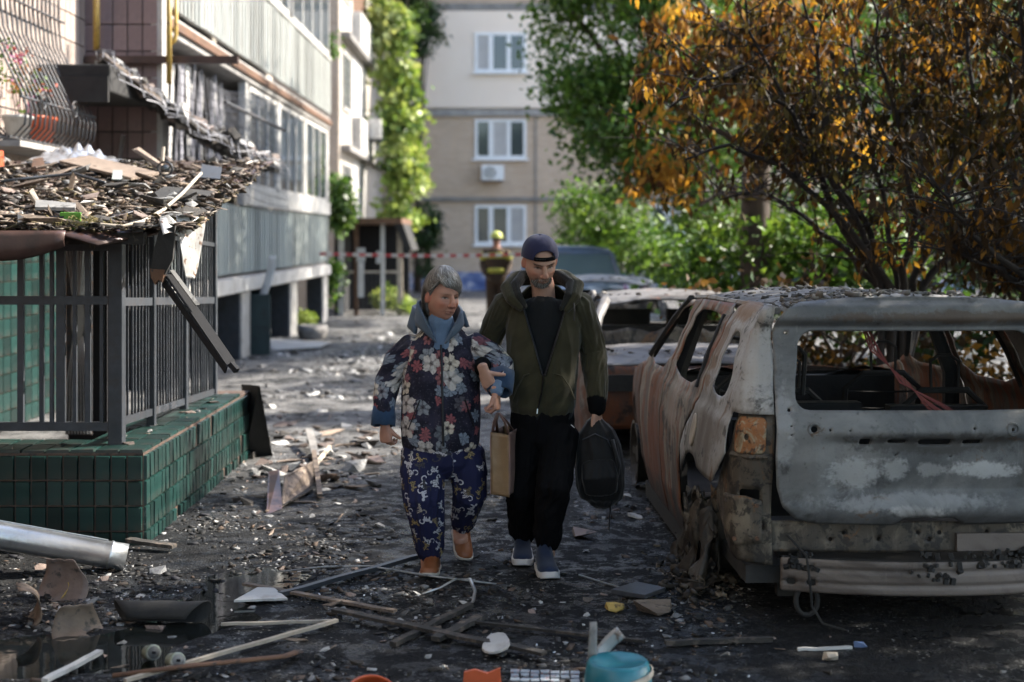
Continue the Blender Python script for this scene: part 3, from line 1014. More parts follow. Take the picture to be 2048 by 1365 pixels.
def limbs(mb, base, top, r0, ells, seed, k=9):
    """tapered trunk with boughs that reach into the crown"""
    rg = random.Random(seed)
    base, top = V(base), V(top)
    pts = [base.lerp(top, i / 6) + V((rg.uniform(-.05, .05), rg.uniform(-.05, .05), 0)) * (i > 0) for i in range(7)]
    mb.tube(pts, [r0 * (1.25 if i == 0 else 1) * (1 - 0.12 * i) for i in range(7)], 10)
    for i in range(k):
        c, r = ells[i % len(ells)]
        tip = V(c) + V((rg.uniform(-.8, .8) * r[0], rg.uniform(-.8, .8) * r[1], rg.uniform(-.5, .8) * r[2]))
        st = pts[rg.randint(2, 6)]
        m1 = st.lerp(tip, 0.4) + V((0, 0, 0.3))
        mb.tube([st, m1, st.lerp(tip, 0.75) + V((0, 0, 0.2)), tip], [r0 * 0.42, r0 * 0.3, r0 * 0.18, r0 * 0.05], 6)


def tree(name, label, cat, base, top, r0, ells, n, per, pal, size, seed, group=None, mat='leaf', bark='bark', spread=0.22, wl=0.55, droop=0.3, boughs=9):
    t = thing(name, label, cat, base, group)
    mb = MB()
    limbs(mb, base, top, r0, ells, seed, boughs)
    mb.build('trunk', M[bark], t, True)
    pos, ax, ln, cols, rng = blob_leaves(ells, n, per, pal, size, seed, spread, droop)
    me = leaf_mesh('crown', pos, ax, ln, ln * wl, cols, M[mat], rng)
    o = put('crown', me, Matrix(), t)
    o['kind'] = 'stuff'
    return t


def E(px, py, d, rx, ry, rz):
    return (tuple(P(px, py, d)), (rx, ry, rz))


# broad green tree over the far cars
tree('leafy_tree', 'tall broad green tree standing behind the parked cars', 'tree', (3.4, 25, 0), (3.2, 25, 4.5), 0.2,
     [E(1300, 60, 24, 1.7, 1.6, 1.5), E(1230, 200, 23.5, 0.9, 1.2, 0.9), E(1350, 250, 24, 1.4, 1.5, 1.2), E(1150, 20, 24, 0.75, 1.0, 0.65), E(1420, 400, 24, 1.2, 1.3, 1.0), E(1260, 330, 24, 0.8, 1.0, 0.7), E(1130, -120, 24, 1.6, 1.4, 1.2), E(1400, -150, 25, 2.4, 2, 1.5), E(1210, 90, 24, 1.2, 1.3, 1.2), E(1115, 40, 24, 0.75, 1.1, 0.75), E(1200, 290, 24, 0.7, 1.0, 0.75), E(1180, 170, 23.6, 0.8, 1.1, 0.8), E(1260, 30, 23.6, 1.2, 1.2, 1.0), E(1480, 150, 24.5, 1.2, 1.3, 1.6), ((3.0, 22.0, 7.6), (2.0, 2.3, 1.5)), ((3.2, 27.0, 8.0), (2.2, 2.5, 1.7)), ((3.4, 31.5, 7.6), (1.8, 2.2, 1.6))],  # last three blobs: unseen crown above the frame, added to shade the balconies
     1900, 40, GREEN, 0.13, 21, spread=0.24)
tree('green_bush', 'rounded light green bush under the broad tree beside the cars', 'bush', (1.9, 28, 0), (1.9, 28, 1.2), 0.07,
     [E(1190, 450, 27, 0.75, 0.8, 0.7), E(1270, 480, 27, 0.8, 0.8, 0.8), E(1160, 400, 27, 0.4, 0.5, 0.35), E(1340, 520, 26, 0.8, 0.8, 0.7)],
     200, 40, GREEN * 1.15, 0.10, 22, spread=0.18)
# row of trees on the right
for k, (bx_, by, ells, n, seed, lab) in enumerate([
    (5.6, 19, [E(1560, 120, 19, 1.3, 1.4, 1.6), E(1700, 320, 19, 1.3, 1.4, 1.5), E(1600, 480, 19, 1.2, 1.2, 0.9), E(1800, 100, 20, 1.6, 1.5, 1.8)], 300, 31, 'green tree seen through the scorched branches above the burnt car'),
    (8.6, 21, [E(1900, 300, 21, 1.7, 1.6, 2.0), E(2050, 100, 21, 1.8, 1.6, 2.2), E(1950, 520, 21, 1.5, 1.4, 1.2)], 300, 32, 'dark green tree at the right edge behind the scorched bushes'),
    (3.9, 16.5, [E(1460, 520, 16.5, 0.7, 0.7, 0.7), E(1620, 540, 16, 0.8, 0.7, 0.7), E(1760, 560, 16, 0.9, 0.7, 0.7)], 200, 33, 'low green undergrowth at the foot of the bare trunk'),
]):
    tree('leafy_tree' if k < 2 else 'undergrowth_bush', lab, 'tree' if k < 2 else 'bush', (bx_, by, 0), (bx_, by, 3.5 if k < 2 else 0.7), 0.16 if k < 2 else 0.05, ells, n, 40, GREEN if k != 1 else DKGREEN, 0.12, seed, 'trees along the right side' if k < 2 else None, spread=0.22)

# straight trunk in the middle distance
tt = thing('bare_trunk_tree', 'tree with straight thick brown trunk and scorched orange leaves', 'tree', (2.92, 16.0, 0))
mb = MB()
tp = [P(1510, 640, 16), P(1511, 560, 16), P(1510, 450, 16), P(1512, 340, 16), P(1518, 230, 16), P(1530, 100, 16), P(1535, -120, 16)]
tp[0].z = 0
mb.tube(tp, [0.20, 0.175, 0.165, 0.155, 0.14, 0.12, 0.09], 14)
for a, b, c in (((1516, 250), (1400, 150), (1270, 90)), ((1518, 220), (1600, 100), (1650, -40)), ((1514, 300), (1430, 260), (1330, 240)), ((1514, 330), (1620, 300), (1700, 250)), ((1512, 400), (1440, 385), (1390, 420)), ((1525, 150), (1440, 60), (1380, -30))):
    mb.tube([P(*a, 16), P(*b, 15.6), P(*c, 15.2)], [0.05, 0.032, 0.008], 6)
mb.build('trunk', M['bark'], tt, True)
ells = [E(1420, 90, 15.5, 0.75, 0.7, 0.55), E(1480, 200, 15.4, 0.55, 0.6, 0.5), E(1330, 180, 15.4, 0.5, 0.5, 0.35), E(1560, 60, 15.4, 0.6, 0.6, 0.5), E(1330, 350, 15.4, 0.35, 0.4, 0.25), E(1640, 260, 15.5, 0.6, 0.5, 0.4), E(1420, 300, 15.5, 0.5, 0.5, 0.3)]
pos, ax, ln, cols, rng = blob_leaves(ells, 190, 22, SCORCH[:5], 0.135, 41, 0.15, 1.8, 0.3)
o = put('crown', leaf_mesh('crown', pos, ax, ln, ln * 0.42, cols, M['burnt_leaf'], rng), Matrix(), tt)
o['kind'] = 'stuff'


# scorched many-stemmed tree right behind the burnt car
def scorched(name, label, cat, base, stems, d, seed, twigs, pal, perleaf, size, zmin=1.55, darkx=None):
    rg = random.Random(seed)
    t = thing(name, label, cat, base)
    mb = MB()
    tips = []
    for st in stems:
        dd = d + rg.uniform(-0.9, 0.9)
        pts = [V(base) + V((rg.uniform(-.15, .15), rg.uniform(-.15, .15), 0))] + [P(x, y, d + (dd - d) * (i + 1) / len(st)) for i, (x, y) in enumerate(st)]
        n = len(pts)
        fine = []
        for i in range(n - 1):
            for q in range(4): fine.append(pts[i].lerp(pts[i + 1], q / 4) + V((rg.gauss(0, .015), rg.gauss(0, .015), 0)))
        fine.append(pts[-1])
        m = len(fine)
        r0 = rg.uniform(0.030, 0.048)
        mb.tube(fine, [r0 * (1 - 0.85 * i / m) for i in range(m)], 6)
        for k in range(twigs):
            i = rg.randint(int(m * 0.2), m - 1)
            p = fine[i]
            if p.z < zmin: continue
            a = rg.uniform(0, 2 * math.pi)
            dr = V((math.cos(a), math.sin(a) * 0.8, rg.uniform(0.0, 0.9)))
            L = rg.uniform(0.35, 1.0)
            q1 = p + dr * L * 0.5
            q2 = p + dr * L + V((0, 0, -0.12 * L))
            mb.tube([p, q1, q2], [0.007, 0.0045, 0.0015], 4, False)
            for s in range(perleaf):
                u = rg.uniform(0.15, 1.0)
                tips.append(q1.lerp(q2, u * 2 - 1) if u > 0.5 else p.lerp(q1, u * 2))
    mb.build('trunk', M['black_bark'], t, True)
    rng = np.random.default_rng(seed)
    per = 4
    tips = [x for x in tips if x.z > 2.35 or rg.random() < 0.30]        # the fire stripped the lower twigs
    pos = np.repeat(np.array([tuple(x) for x in tips]), per, 0) + rng.normal(size=(len(tips) * per, 3)) * 0.045
    ax = rng.normal(size=pos.shape) * 0.45
    ax[:, 2] -= 1.0
    ln = size * rng.uniform(0.6, 1.3, len(pos))
    nz = np.array([mnoise.noise(V(p) * 0.9) for p in pos])
    w = np.clip(0.42 + nz * 1.1, 0, 1)
    idx = np.clip((1 - w) * len(pal) + rng.normal(size=len(pos)) * 1.3, 0, len(pal) - 1).astype(int)
    cols = pal[idx] * rng.uniform(0.65, 1.3, (len(pos), 1))
    if darkx is not None:
        f = np.clip((pos[:, 0] / pos[:, 1] * F + 1024 - darkx) / 160, 0, 1)[:, None]
        cols = cols * (1 - f) + BROWN[rng.integers(0, len(BROWN), len(pos))] * f
    o = put('crown', leaf_mesh('crown', pos, ax, ln, ln * 0.38, cols, M['burnt_leaf'], rng), Matrix(), t)
    o['kind'] = 'stuff'
    return t


b1 = V(((1795 - 1024) / F * 11.6, 11.6, 0))
scorched('scorched_tree', 'many-stemmed scorched tree with orange and brown leaves behind the burnt car', 'tree', b1,
         [[(1780, 570), (1730, 440), (1640, 330), (1560, 190), (1500, 60), (1470, -80)],
          [(1760, 560), (1700, 420), (1590, 230), (1490, 150), (1400, 160), (1340, 215)],
          [(1800, 560), (1760, 380), (1720, 200), (1700, 60), (1690, -90)],
          [(1810, 570), (1830, 430), (1800, 260), (1760, 120), (1740, -60)],
          [(1830, 560), (1880, 450), (1910, 300), (1900, 120), (1880, -60)],
          [(1840, 575), (1930, 480), (1990, 330), (2030, 160), (2060, -20)],
          [(1760, 580), (1690, 500), (1600, 430), (1520, 380), (1440, 400)],
          [(1770, 580), (1660, 420), (1620, 280), (1640, 120), (1600, -40)],
          [(1780, 575), (1710, 470), (1560, 330), (1450, 290), (1370, 320)]],
         11.4, 51, 40, SCORCH, 5, 0.098, darkx=1860)
b2 = V((4.05, 10.2, 0))
scorched('scorched_tree', 'dense dark brown scorched tree filling the right edge', 'tree', b2,
         [[(2050, 560), (2000, 400), (1950, 200), (1930, 30), (1920, -120)],
          [(2090, 560), (2080, 400), (2060, 200), (2040, 0), (2020, -160)],
          [(2120, 560), (2180, 400), (2200, 150), (2230, -100), (2240, -300)],
          [(2080, 580), (1980, 500), (1920, 440), (1880, 380)],
          [(2100, 560), (2120, 300), (2100, 60), (2140, -180), (2150, -380)],
          [(2130, 560), (2260, 400), (2360, 200), (2420, -50), (2450, -260)],
          [(2060, 590), (2000, 540), (1950, 520), (1900, 500)]],
         10.4, 52, 56, BROWN, 6, 0.105, zmin=1.3)
b3 = V((5.0, 12.4, 0))
scorched('scorched_tree', 'brown scorched tree standing behind the dense one at the right edge', 'tree', b3,
         [[(2080, 540), (1960, 420), (1880, 260), (1850, 80), (1840, -80)],
          [(2100, 540), (2040, 380), (1980, 180), (1960, 0), (1950, -140)],
          [(2120, 540), (2150, 380), (2100, 180), (2090, -40), (2080, -200)],
          [(2090, 560), (1980, 500), (1880, 450), (1800, 420)],
          [(2110, 560), (2020, 470), (1940, 330), (1900, 200), (1890, 40)]],
         12.6, 53, 50, BROWN, 6, 0.11, zmin=1.3)
# unseen trees added outside the frame to shade yard and scorched trees
tree('unseen_shade_tree', 'unseen green tree added to shade the yard, right of the burnt car', 'tree', (5.6, 7.0, 0), (5.6, 7.0, 3.5), 0.16,
     [((5.6, 7.0, 4.4), (1.9, 2.0, 2.0)), ((5.2, 5.2, 4.2), (1.5, 1.4, 1.8)), ((6.2, 9.4, 4.5), (1.5, 1.5, 2.0)), ((5.6, 8.2, 6.2), (1.9, 2.2, 1.5)), ((5.4, 5.6, 5.8), (1.8, 1.8, 1.4))], 900, 40, GREEN, 0.12, 61, 'unseen trees shading the yard', spread=0.28)
tree('unseen_shade_tree', 'unseen green tree added to shade the yard, nearer to the viewer', 'tree', (5.4, 2.4, 0), (5.4, 2.4, 3.5), 0.16,
     [((5.2, 2.4, 4.2), (1.8, 2.0, 1.8)), ((5.8, 0.2, 4.2), (1.8, 1.6, 1.8))], 300, 40, GREEN, 0.12, 62, 'unseen trees shading the yard', spread=0.28)

tree('unseen_shade_tree', 'unseen green tree added to shade the scorched tree, out beyond the yard', 'tree', (7.8, 12.2, 0), (7.8, 12.2, 4.5), 0.18,
     [((7.8, 12.2, 4.2), (2.0, 2.2, 1.8)), ((7.4, 10.4, 3.8), (1.5, 1.5, 1.6)), ((8.2, 14.6, 4.0), (1.6, 1.6, 1.8))], 420, 40, GREEN, 0.12, 63, 'unseen trees shading the yard', spread=0.28)
tree('unseen_shade_tree', 'unseen green tree added behind the viewer to cut sky light', 'tree', (1.2, -5.5, 0), (1.2, -5.5, 4.5), 0.18,
     [((1.2, -5.5, 5.5), (3.2, 2.2, 2.6)), ((-2.2, -5.5, 5.5), (1.8, 2.0, 2.2)), ((3.4, -3.0, 5.5), (1.8, 1.8, 2.0))], 420, 40, GREEN, 0.12, 64, 'unseen trees shading the yard', spread=0.3)  # unseen, added to cut the sky light from behind

tree('undergrowth_bush', 'dark tangled bush growing in front of the bonnet of the burnt estate car', 'bush', (2.9, 12.6, 0), (2.9, 12.6, 0.8), 0.04,
     [((1.9, 13.2, 0.8), (0.6, 0.6, 0.7)), ((3.0, 12.8, 0.8), (0.9, 0.6, 0.75)), ((4.2, 12.6, 0.9), (0.9, 0.7, 0.8)), ((5.4, 13.0, 1.0), (0.9, 0.7, 0.9))], 170, 36, np.concatenate([DKGREEN, BROWN]), 0.10, 65, spread=0.16)

tree('unseen_overhead_tree', 'unseen tall tree added overhead to shade the near end of the yard', 'tree', (6.6, 3.6, 0), (6.2, 3.8, 6.5), 0.22,
     [((3.0, 6.0, 7.4), (2.6, 2.1, 1.2)), ((1.0, 3.5, 7.4), (2.6, 2.4, 1.2)), ((4.6, 2.0, 7.2), (2.4, 2.4, 1.3)), ((-1.2, 1.0, 7.4), (2.0, 2.2, 1.2)), ((-1.4, 4.6, 7.6), (1.6, 1.8, 1.0))], 900, 40, GREEN, 0.13, 66, 'unseen trees shading the yard', spread=0.3)  # unseen crown added overhead to darken the near yard

# climbers on the buildings
cl = thing('climbing_vine', 'bright sunlit climbing vine hanging down the corner of the pale building', 'vine', P(810, 470, 40))
ells = [E(775, 40, 41, 0.55, 0.5, 1.0), E(795, 160, 41, 0.55, 0.5, 0.9), E(800, 270, 40.5, 0.6, 0.5, 0.9), E(815, 340, 40.3, 0.55, 0.5, 0.8), E(800, 420, 40, 0.45, 0.4, 0.6), E(770, -60, 41, 0.7, 0.5, 1.0), E(828, 420, 40, 0.25, 0.25, 0.5)]
pos, ax, ln, cols, rng = blob_leaves(ells, 230, 34, LIME, 0.19, 71, 0.2, 0.8)
o = put('foliage', leaf_mesh('foliage', pos, ax, ln, ln * 0.8, cols, M['leaf'], rng), Matrix(), cl)
o['kind'] = 'stuff'
mb = MB()
for x, x2 in ((770, 800), (800, 780), (815, 810)):
    mb.tube([G(x, 590), P(x, 450, 41), P(x2, 250, 41), P(x, 0, 41)], [0.04, 0.03, 0.02, 0.01], 5)
mb.build('stem', M['bark'], cl, True)
iv = thing('ivy', 'dark green ivy at the far corner of the grey apartment block', 'ivy', (-3.9, 30.4, 0))
ells = [E(672, 420, 31, 0.3, 0.4, 0.75), E(660, 470, 31, 0.25, 0.3, 0.5), E(650, 120, 31, 0.12, 0.3, 0.8), E(690, 400, 31, 0.2, 0.2, 0.3), E(665, 560, 31, .2, .2, .5)]
pos, ax, ln, cols, rng = blob_leaves(ells, 110, 32, GREEN, 0.12, 72, 0.12, 0.8)
o = put('foliage', leaf_mesh('foliage', pos, ax, ln, ln * 0.8, cols, M['leaf'], rng), Matrix(), iv)
o['kind'] = 'stuff'
MB().tube([(-4.0, 30.4, 0), (-3.95, 30.6, 2), (-4.0, 30.4, 5)], [0.03, 0.02, 0.01], 5).build('stem', M['bark'], iv)
tree('leafy_tree', 'dark tree top rising between the vine and the brick building', 'tree', (-3.0, 45.3, 0), (-3.0, 45.3, 7), 0.12,
     [E(835, 30, 44, 0.75, 0.6, 1.0), E(845, 100, 44, 0.3, 0.4, 0.5), E(825, -60, 44, 0.9, 0.6, 1.0)], 120, 36, DKGREEN, 0.17, 73, spread=0.2)
tree('dark_bush', 'dark bush against the foot of the brick building', 'bush', (-2.6, 45, 0), (-2.6, 45, 1.2), 0.05,
     [E(855, 450, 45, 0.42, 0.4, 0.75), E(850, 520, 45, 0.35, 0.4, 0.7)], 90, 34, DKGREEN, 0.13, 74, spread=0.13)
tree('low_weeds', 'patch of green weeds beside the far entrance porch', 'weeds', G(815, 628), G(815, 620) + V((0, 0, 0.2)), 0.01,
     [E(812, 612, 32, 0.22, 0.3, 0.14), E(770, 596, 33, 0.3, 0.2, 0.2)], 60, 24, LIME, 0.09, 75, spread=0.08, boughs=2)
tree('low_weeds', 'tuft of green weeds in the stone planter under the balconies', 'weeds', G(608, 660), G(608, 655) + V((0, 0, 0.2)), 0.01,
     [E(607, 640, 26, 0.16, 0.2, 0.12)], 36, 22, LIME, 0.08, 76, spread=0.06, boughs=2)
mb = MB()
c = G(625, 678)
mb.loft([[(c.x + r * math.cos(a), c.y + r * math.sin(a), z) for a in [2 * math.pi * j / 20 for j in range(20)]] for r, z in ((0.22, 0), (0.27, 0.12), (0.25, 0.24), (0.2, 0.24), (0.19, 0.18))], False)
tag(mb.build('stone_planter', M['concrete'], None, True), 'low round stone planter on the ground under the balconies', 'planter')

fl = thing('window_flowers', 'pink and orange flowers growing behind the window grille', 'flowers', (XW + 0.27, 12.75, 2.8))
pos, ax, ln, cols, rng = blob_leaves([((XW + 0.27, 12.75, 3.1), (0.12, 0.3, 0.25)), ((XW + 0.27, 12.4, 3.3), (0.1, 0.2, 0.25))], 26, 12, np.array([(0.35, 0.10, 0.24), (0.36, 0.15, 0.05), (0.36, 0.09, 0.06), (0.08, 0.14, 0.03), (0.10, 0.16, 0.04)]), 0.04, 81, 0.05, 0.0)
o = put('blossom', leaf_mesh('blossom', pos, ax, ln, ln * 0.8, cols, M['leaf'], rng), Matrix(), fl)
o['kind'] = 'stuff'
mb = MB()
for k in range(5):
    mb.tube([(XW + 0.27, 12.6 + 0.06 * k, 2.75), (XW + 0.25, 12.45 + 0.1 * k, 3.2)], [0.006, 0.003], 4)
mb.build('stem', M['bark'], fl)

# ================================================================== BURNT CARS
def inside(px, py, poly):
    r = np.zeros(px.shape, bool)
    n = len(poly)
    for i in range(n):
        x1, y1 = poly[i]
        x2, y2 = poly[(i + 1) % n]
        c = ((y1 > py) != (y2 > py))
        with np.errstate(divide='ignore', invalid='ignore'):
            xi = (x2 - x1) * (py - y1) / (y2 - y1 if y2 != y1 else 1e-12) + x1
        r ^= c & (px < xi)
    return r


def smooth_poly(poly, it=2):
    for _ in range(it):
        o = []
        n = len(poly)
        for i in range(n):
            a, b = poly[i], poly[(i + 1) % n]
            o += [(a[0] * .75 + b[0] * .25, a[1] * .75 + b[1] * .25), (a[0] * .25 + b[0] * .75, a[1] * .25 + b[1] * .75)]
        poly = o
    return poly


def circ(x, y, r, n=14, ry=None):
    return [(x + r * math.cos(2 * math.pi * i / n), y + (ry or r) * math.sin(2 * math.pi * i / n)) for i in range(n)]


def rrect(x0, x1, y0, y1, r, n=5):
    o = []
    for cx, cy, a0 in ((x1 - r, y1 - r, 0), (x0 + r, y1 - r, 90), (x0 + r, y0 + r, 180), (x1 - r, y0 + r, 270)):
        for i in range(n + 1):
            a = R(a0 + 90 * i / n)
            o.append((cx + r * math.cos(a), cy + r * math.sin(a)))
    return o


def panel(name, outline, holes, mapf, mat, parent, res=0.025, solid=0.006):
    """sheet cut from a fine grid: outline minus holes, borders snapped to the curves, bent by mapf"""
    polys = [outline] + holes
    xs_ = [p[0] for p in outline]
    ys_ = [p[1] for p in outline]
    nu = max(2, int((max(xs_) - min(xs_)) / res) + 1)
    nv = max(2, int((max(ys_) - min(ys_)) / res) + 1)
    gx = np.linspace(min(xs_), max(xs_), nu + 1)
    gy = np.linspace(min(ys_), max(ys_), nv + 1)
    cx, cy = np.meshgrid((gx[1:] + gx[:-1]) / 2, (gy[1:] + gy[:-1]) / 2)
    keep = inside(cx, cy, outline)
    for h in holes: keep &= ~inside(cx, cy, h)
    X, Y = np.meshgrid(gx, gy)
    cnt = np.zeros(X.shape, int)
    for dj in (0, 1):
        for di in (0, 1): cnt[dj:dj + nv, di:di + nu] += keep
    used = cnt > 0
    border = used & (cnt < 4)
    segs = []
    for p in polys:
        a = np.array(p)
        segs.append(np.stack([a, np.roll(a, -1, 0)], 1))
    segs = np.concatenate(segs)
    bj, bi = np.nonzero(border)
    pts = np.stack([X[bj, bi], Y[bj, bi]], 1)
    A, Bv = segs[:, 0], segs[:, 1] - segs[:, 0]
    L2 = (Bv ** 2).sum(1) + 1e-12
    for k, p in enumerate(pts):
        t = np.clip(((p - A) * Bv).sum(1) / L2, 0, 1)
        q = A + Bv * t[:, None]
        d = ((q - p) ** 2).sum(1)
        m = d.argmin()
        if d[m] < (1.6 * res) ** 2:
            X[bj[k], bi[k]], Y[bj[k], bi[k]] = q[m]
    idx = -np.ones(X.shape, int)
    uj, ui = np.nonzero(used)
    idx[uj, ui] = np.arange(len(uj))
    verts = np.array([tuple(mapf(X[j, i], Y[j, i])) for j, i in zip(uj, ui)])
    kj, ki = np.nonzero(keep)
    quads = np.stack([idx[kj, ki], idx[kj, ki + 1], idx[kj + 1, ki + 1], idx[kj + 1, ki]], 1)
    o = bpy.data.objects.new(name, npmesh(name, verts, quads, mat, True))
    COL.objects.link(o)
    o.parent = parent
    if solid:
        md = o.modifiers.new('solid', 'SOLIDIFY')
        md.thickness = solid
        md.offset = 0
    return o


def burnt(name, pale, mid_, rustc, dark, streak=(1, 1, 0.25), rust_lo=0.52, dark_lo=0.58, pale_lo=0.42, soot_z=None, metal=0.15, patches=(), scale=2.2, soft=1.0):
    """scorched sheet metal: ash-white, grey, rust and soot in streaks; soot_z: soot creeps up from this height"""
    t = NT(name)
    co = t.coord('Object')
    mp = t.n('Mapping')
    t.set(mp.inputs[0], co)
    mp.inputs[3].default_value = streak
    st = mp.outputs[0]
    n1 = t.noise(st, scale, 7, 0.62, dist=0.6)
    n2 = t.noise(st, scale * 1.7, 8, 0.68, out=0, dist=0.8)
    n3 = t.noise(co, scale * 3.1, 7, 0.7, dist=0.4)
    fine = t.noise(co, 42, 6, 0.7)
    s2 = t.n('Mapping')
    t.set(s2.inputs[0], co)
    s2.inputs[3].default_value = (9, 9, 1.1)
    n5 = t.noise(s2.outputs[0], 4.5, 5, 0.7)
    col = t.mix(t.step(n1, pale_lo - 0.05 * soft, pale_lo + 0.08 * soft), mid_, pale)
    col = t.mix(t.math('MULTIPLY', t.step(n5, 0.56, 0.72), 0.4), col, tuple(min(1, x * 1.15) for x in pale))
    col = t.mix(t.math('MULTIPLY', t.step(n2, rust_lo + 0.01, rust_lo + 0.06), 0.85), col, rustc)
    col = t.mix(t.math('MULTIPLY', t.step(n3, dark_lo + 0.01, dark_lo + 0.01 + 0.06 * soft), 0.8), col, dark)
    for (c, r, pc, amt) in patches:          # burn marks and bare spots with a shape of their own
        sub = t.n('VectorMath', {'operation': 'SUBTRACT'})
        t.set(sub.inputs[0], co)
        sub.inputs[1].default_value = c
        dv = t.n('VectorMath', {'operation': 'DIVIDE'})
        t.set(dv.inputs[0], sub.outputs[0])
        dv.inputs[1].default_value = r
        ln_ = t.n('VectorMath', {'operation': 'LENGTH'})
        t.set(ln_.inputs[0], dv.outputs[0])
        e = t.math('ADD', ln_.outputs['Value'], t.math('ADD', t.math('MULTIPLY', t.math('SUBTRACT', n3, 0.5), 2.2), t.math('MULTIPLY', t.math('SUBTRACT', fine, 0.5), 1.4)))
        col = t.mix(t.math('MULTIPLY', t.step(e, 1.15, 0.55), amt), col, pc)
    if soot_z is not None:
        z = t.n('SeparateXYZ', None, Vector=co).outputs[2]
        f = t.step(t.math('ADD', z, t.math('MULTIPLY', t.math('SUBTRACT', n2, 0.5), 0.5)), soot_z + 0.12, soot_z - 0.10)
        col = t.mix(t.math('MULTIPLY', f, 0.85), col, dark)
    col = t.mix(t.math('MULTIPLY', t.step(fine, 0.56, 0.72), 0.35), col, dark)
    h = t.math('ADD', t.math('MULTIPLY', fine, 0.5), t.math('MULTIPLY', n3, 1.2))
    t.bump(h, 0.4, 0.006)
    return t.fin(col, t.math('ADD', 0.42, t.math('MULTIPLY', n2, 0.35)), metal)


ASH = (0.42, 0.41, 0.39)
SOOT = (0.022, 0.019, 0.017)
M['suv_quarter'] = burnt('burnt_quarter', (0.33, 0.31, 0.285), (0.17, 0.15, 0.13), (0.16, 0.085, 0.04), SOOT, (1, 1, 0.45), 0.54, 0.55, 0.43, soot_z=0.56, patches=[((-0.68, 0.75, 1.40), (0.3, 0.35, 0.07), (0.19, 0.095, 0.035), 0.85), ((-0.7, 0.2, 1.12), (0.16, 0.25, 0.28), (0.40, 0.385, 0.365), 0.7), ((-0.9, 0.6, 0.80), (0.2, 0.3, 0.12), (0.12, 0.09, 0.07), 0.6)])
M['suv_door'] = burnt('burnt_door', (0.26, 0.215, 0.17), (0.10, 0.078, 0.062), (0.19, 0.058, 0.02), SOOT, (2.2, 2.2, 0.55), 0.48, 0.54, 0.50, soot_z=0.22, patches=[((-0.9, 2.4, 0.55), (0.3, 0.25, 0.4), (0.17, 0.052, 0.02), 0.8), ((-0.9, 1.7, 0.8), (0.3, 0.3, 0.2), (0.33, 0.28, 0.23), 0.6)])
M['suv_tail'] = burnt('burnt_tailgate', (0.23, 0.225, 0.215), (0.10, 0.102, 0.103), (0.12, 0.072, 0.04), (0.028, 0.025, 0.023), (0.8, 1, 0.9), 0.60, 0.55, 0.50, soot_z=0.50, metal=0.25, soft=2.6,
                      patches=[((-0.33, 0, 0.68), (0.14, 0.5, 0.075), (0.47, 0.47, 0.46), 0.75), ((-0.15, 0, 0.70), (0.07, 0.5, 0.06), (0.44, 0.44, 0.43), 0.7), ((0.27, 0, 0.70), (0.15, 0.5, 0.04), (0.50, 0.50, 0.49), 0.85), ((0.0, 0, 0.70), (0.06, 0.5, 0.035), (0.42, 0.42, 0.41), 0.6),
                               ((0.05, 0, 0.82), (0.42, 0.5, 0.055), (0.05, 0.045, 0.04), 0.75), ((-0.1, 0, 0.55), (0.45, 0.5, 0.045), (0.36, 0.36, 0.36), 0.55), ((-0.06, 0, 0.51), (0.16, 0.5, 0.03), (0.48, 0.46, 0.43), 0.7),
                               ((0.15, 0.2, 1.38), (0.55, 0.5, 0.03), (0.09, 0.06, 0.04), 0.8), ((-0.66, 0, 0.88), (0.06, 0.5, 0.2), (0.42, 0.41, 0.40), 0.4)])
M['suv_roof'] = burnt('burnt_roof', (0.22, 0.21, 0.20), (0.09, 0.085, 0.08), (0.15, 0.09, 0.05), (0.05, 0.045, 0.04), (1, 1, 1), 0.60, 0.54, 0.45, metal=0.2)
M['suv_inner'] = burnt('burnt_inner_panel', (0.20, 0.165, 0.12), (0.085, 0.068, 0.05), (0.15, 0.075, 0.03), (0.018, 0.015, 0.013), (1, 1, 0.6), 0.56, 0.49, 0.53, soot_z=0.30, scale=4)
M['suv_lamp'] = burnt('burnt_lamp_plate', (0.34, 0.27, 0.17), (0.20, 0.13, 0.07), (0.30, 0.10, 0.025), SOOT, (1, 1, 0.6), 0.44, 0.54, 0.47, scale=7)
M['suv_beam'] = burnt('burnt_beam', (0.17, 0.14, 0.12), (0.085, 0.066, 0.055), (0.17, 0.10, 0.06), SOOT, (0.4, 1, 1), 0.60, 0.62, 0.42, metal=0.3)
M['sedan'] = burnt('burnt_sedan_red', (0.22, 0.19, 0.17), (0.095, 0.045, 0.03), (0.15, 0.05, 0.02), SOOT, (1, 1, 0.5), 0.50, 0.55, 0.58)
M['sedan_blue'] = burnt('burnt_sedan_pale', (0.26, 0.27, 0.285), (0.13, 0.135, 0.145), (0.16, 0.10, 0.07), (0.05, 0.05, 0.05), (1, 1, 1), 0.64, 0.58, 0.45)
M['sedan_roof'] = burnt('burnt_sedan_roof', (0.15, 0.145, 0.145), (0.05, 0.044, 0.041), (0.20, 0.09, 0.06), (0.06, 0.055, 0.05), (1, 1, 1), 0.60, 0.56, 0.45)
M['sedan_beige'] = burnt('burnt_beige_panel', (0.44, 0.37, 0.29), (0.30, 0.24, 0.18), (0.18, 0.10, 0.05), SOOT, (1, 1, 0.6), 0.6, 0.62, 0.42)


def interp(tab, x):
    if x <= tab[0][0]: return tab[0][1]
    for (a, va), (b, vb) in zip(tab[:-1], tab[1:]):
        if x <= b:
            u = (x - a) / (b - a)
            u = u * u * (3 - 2 * u) * 0.5 + u * 0.5
            return va + (vb - va) * u
    return tab[-1][1]


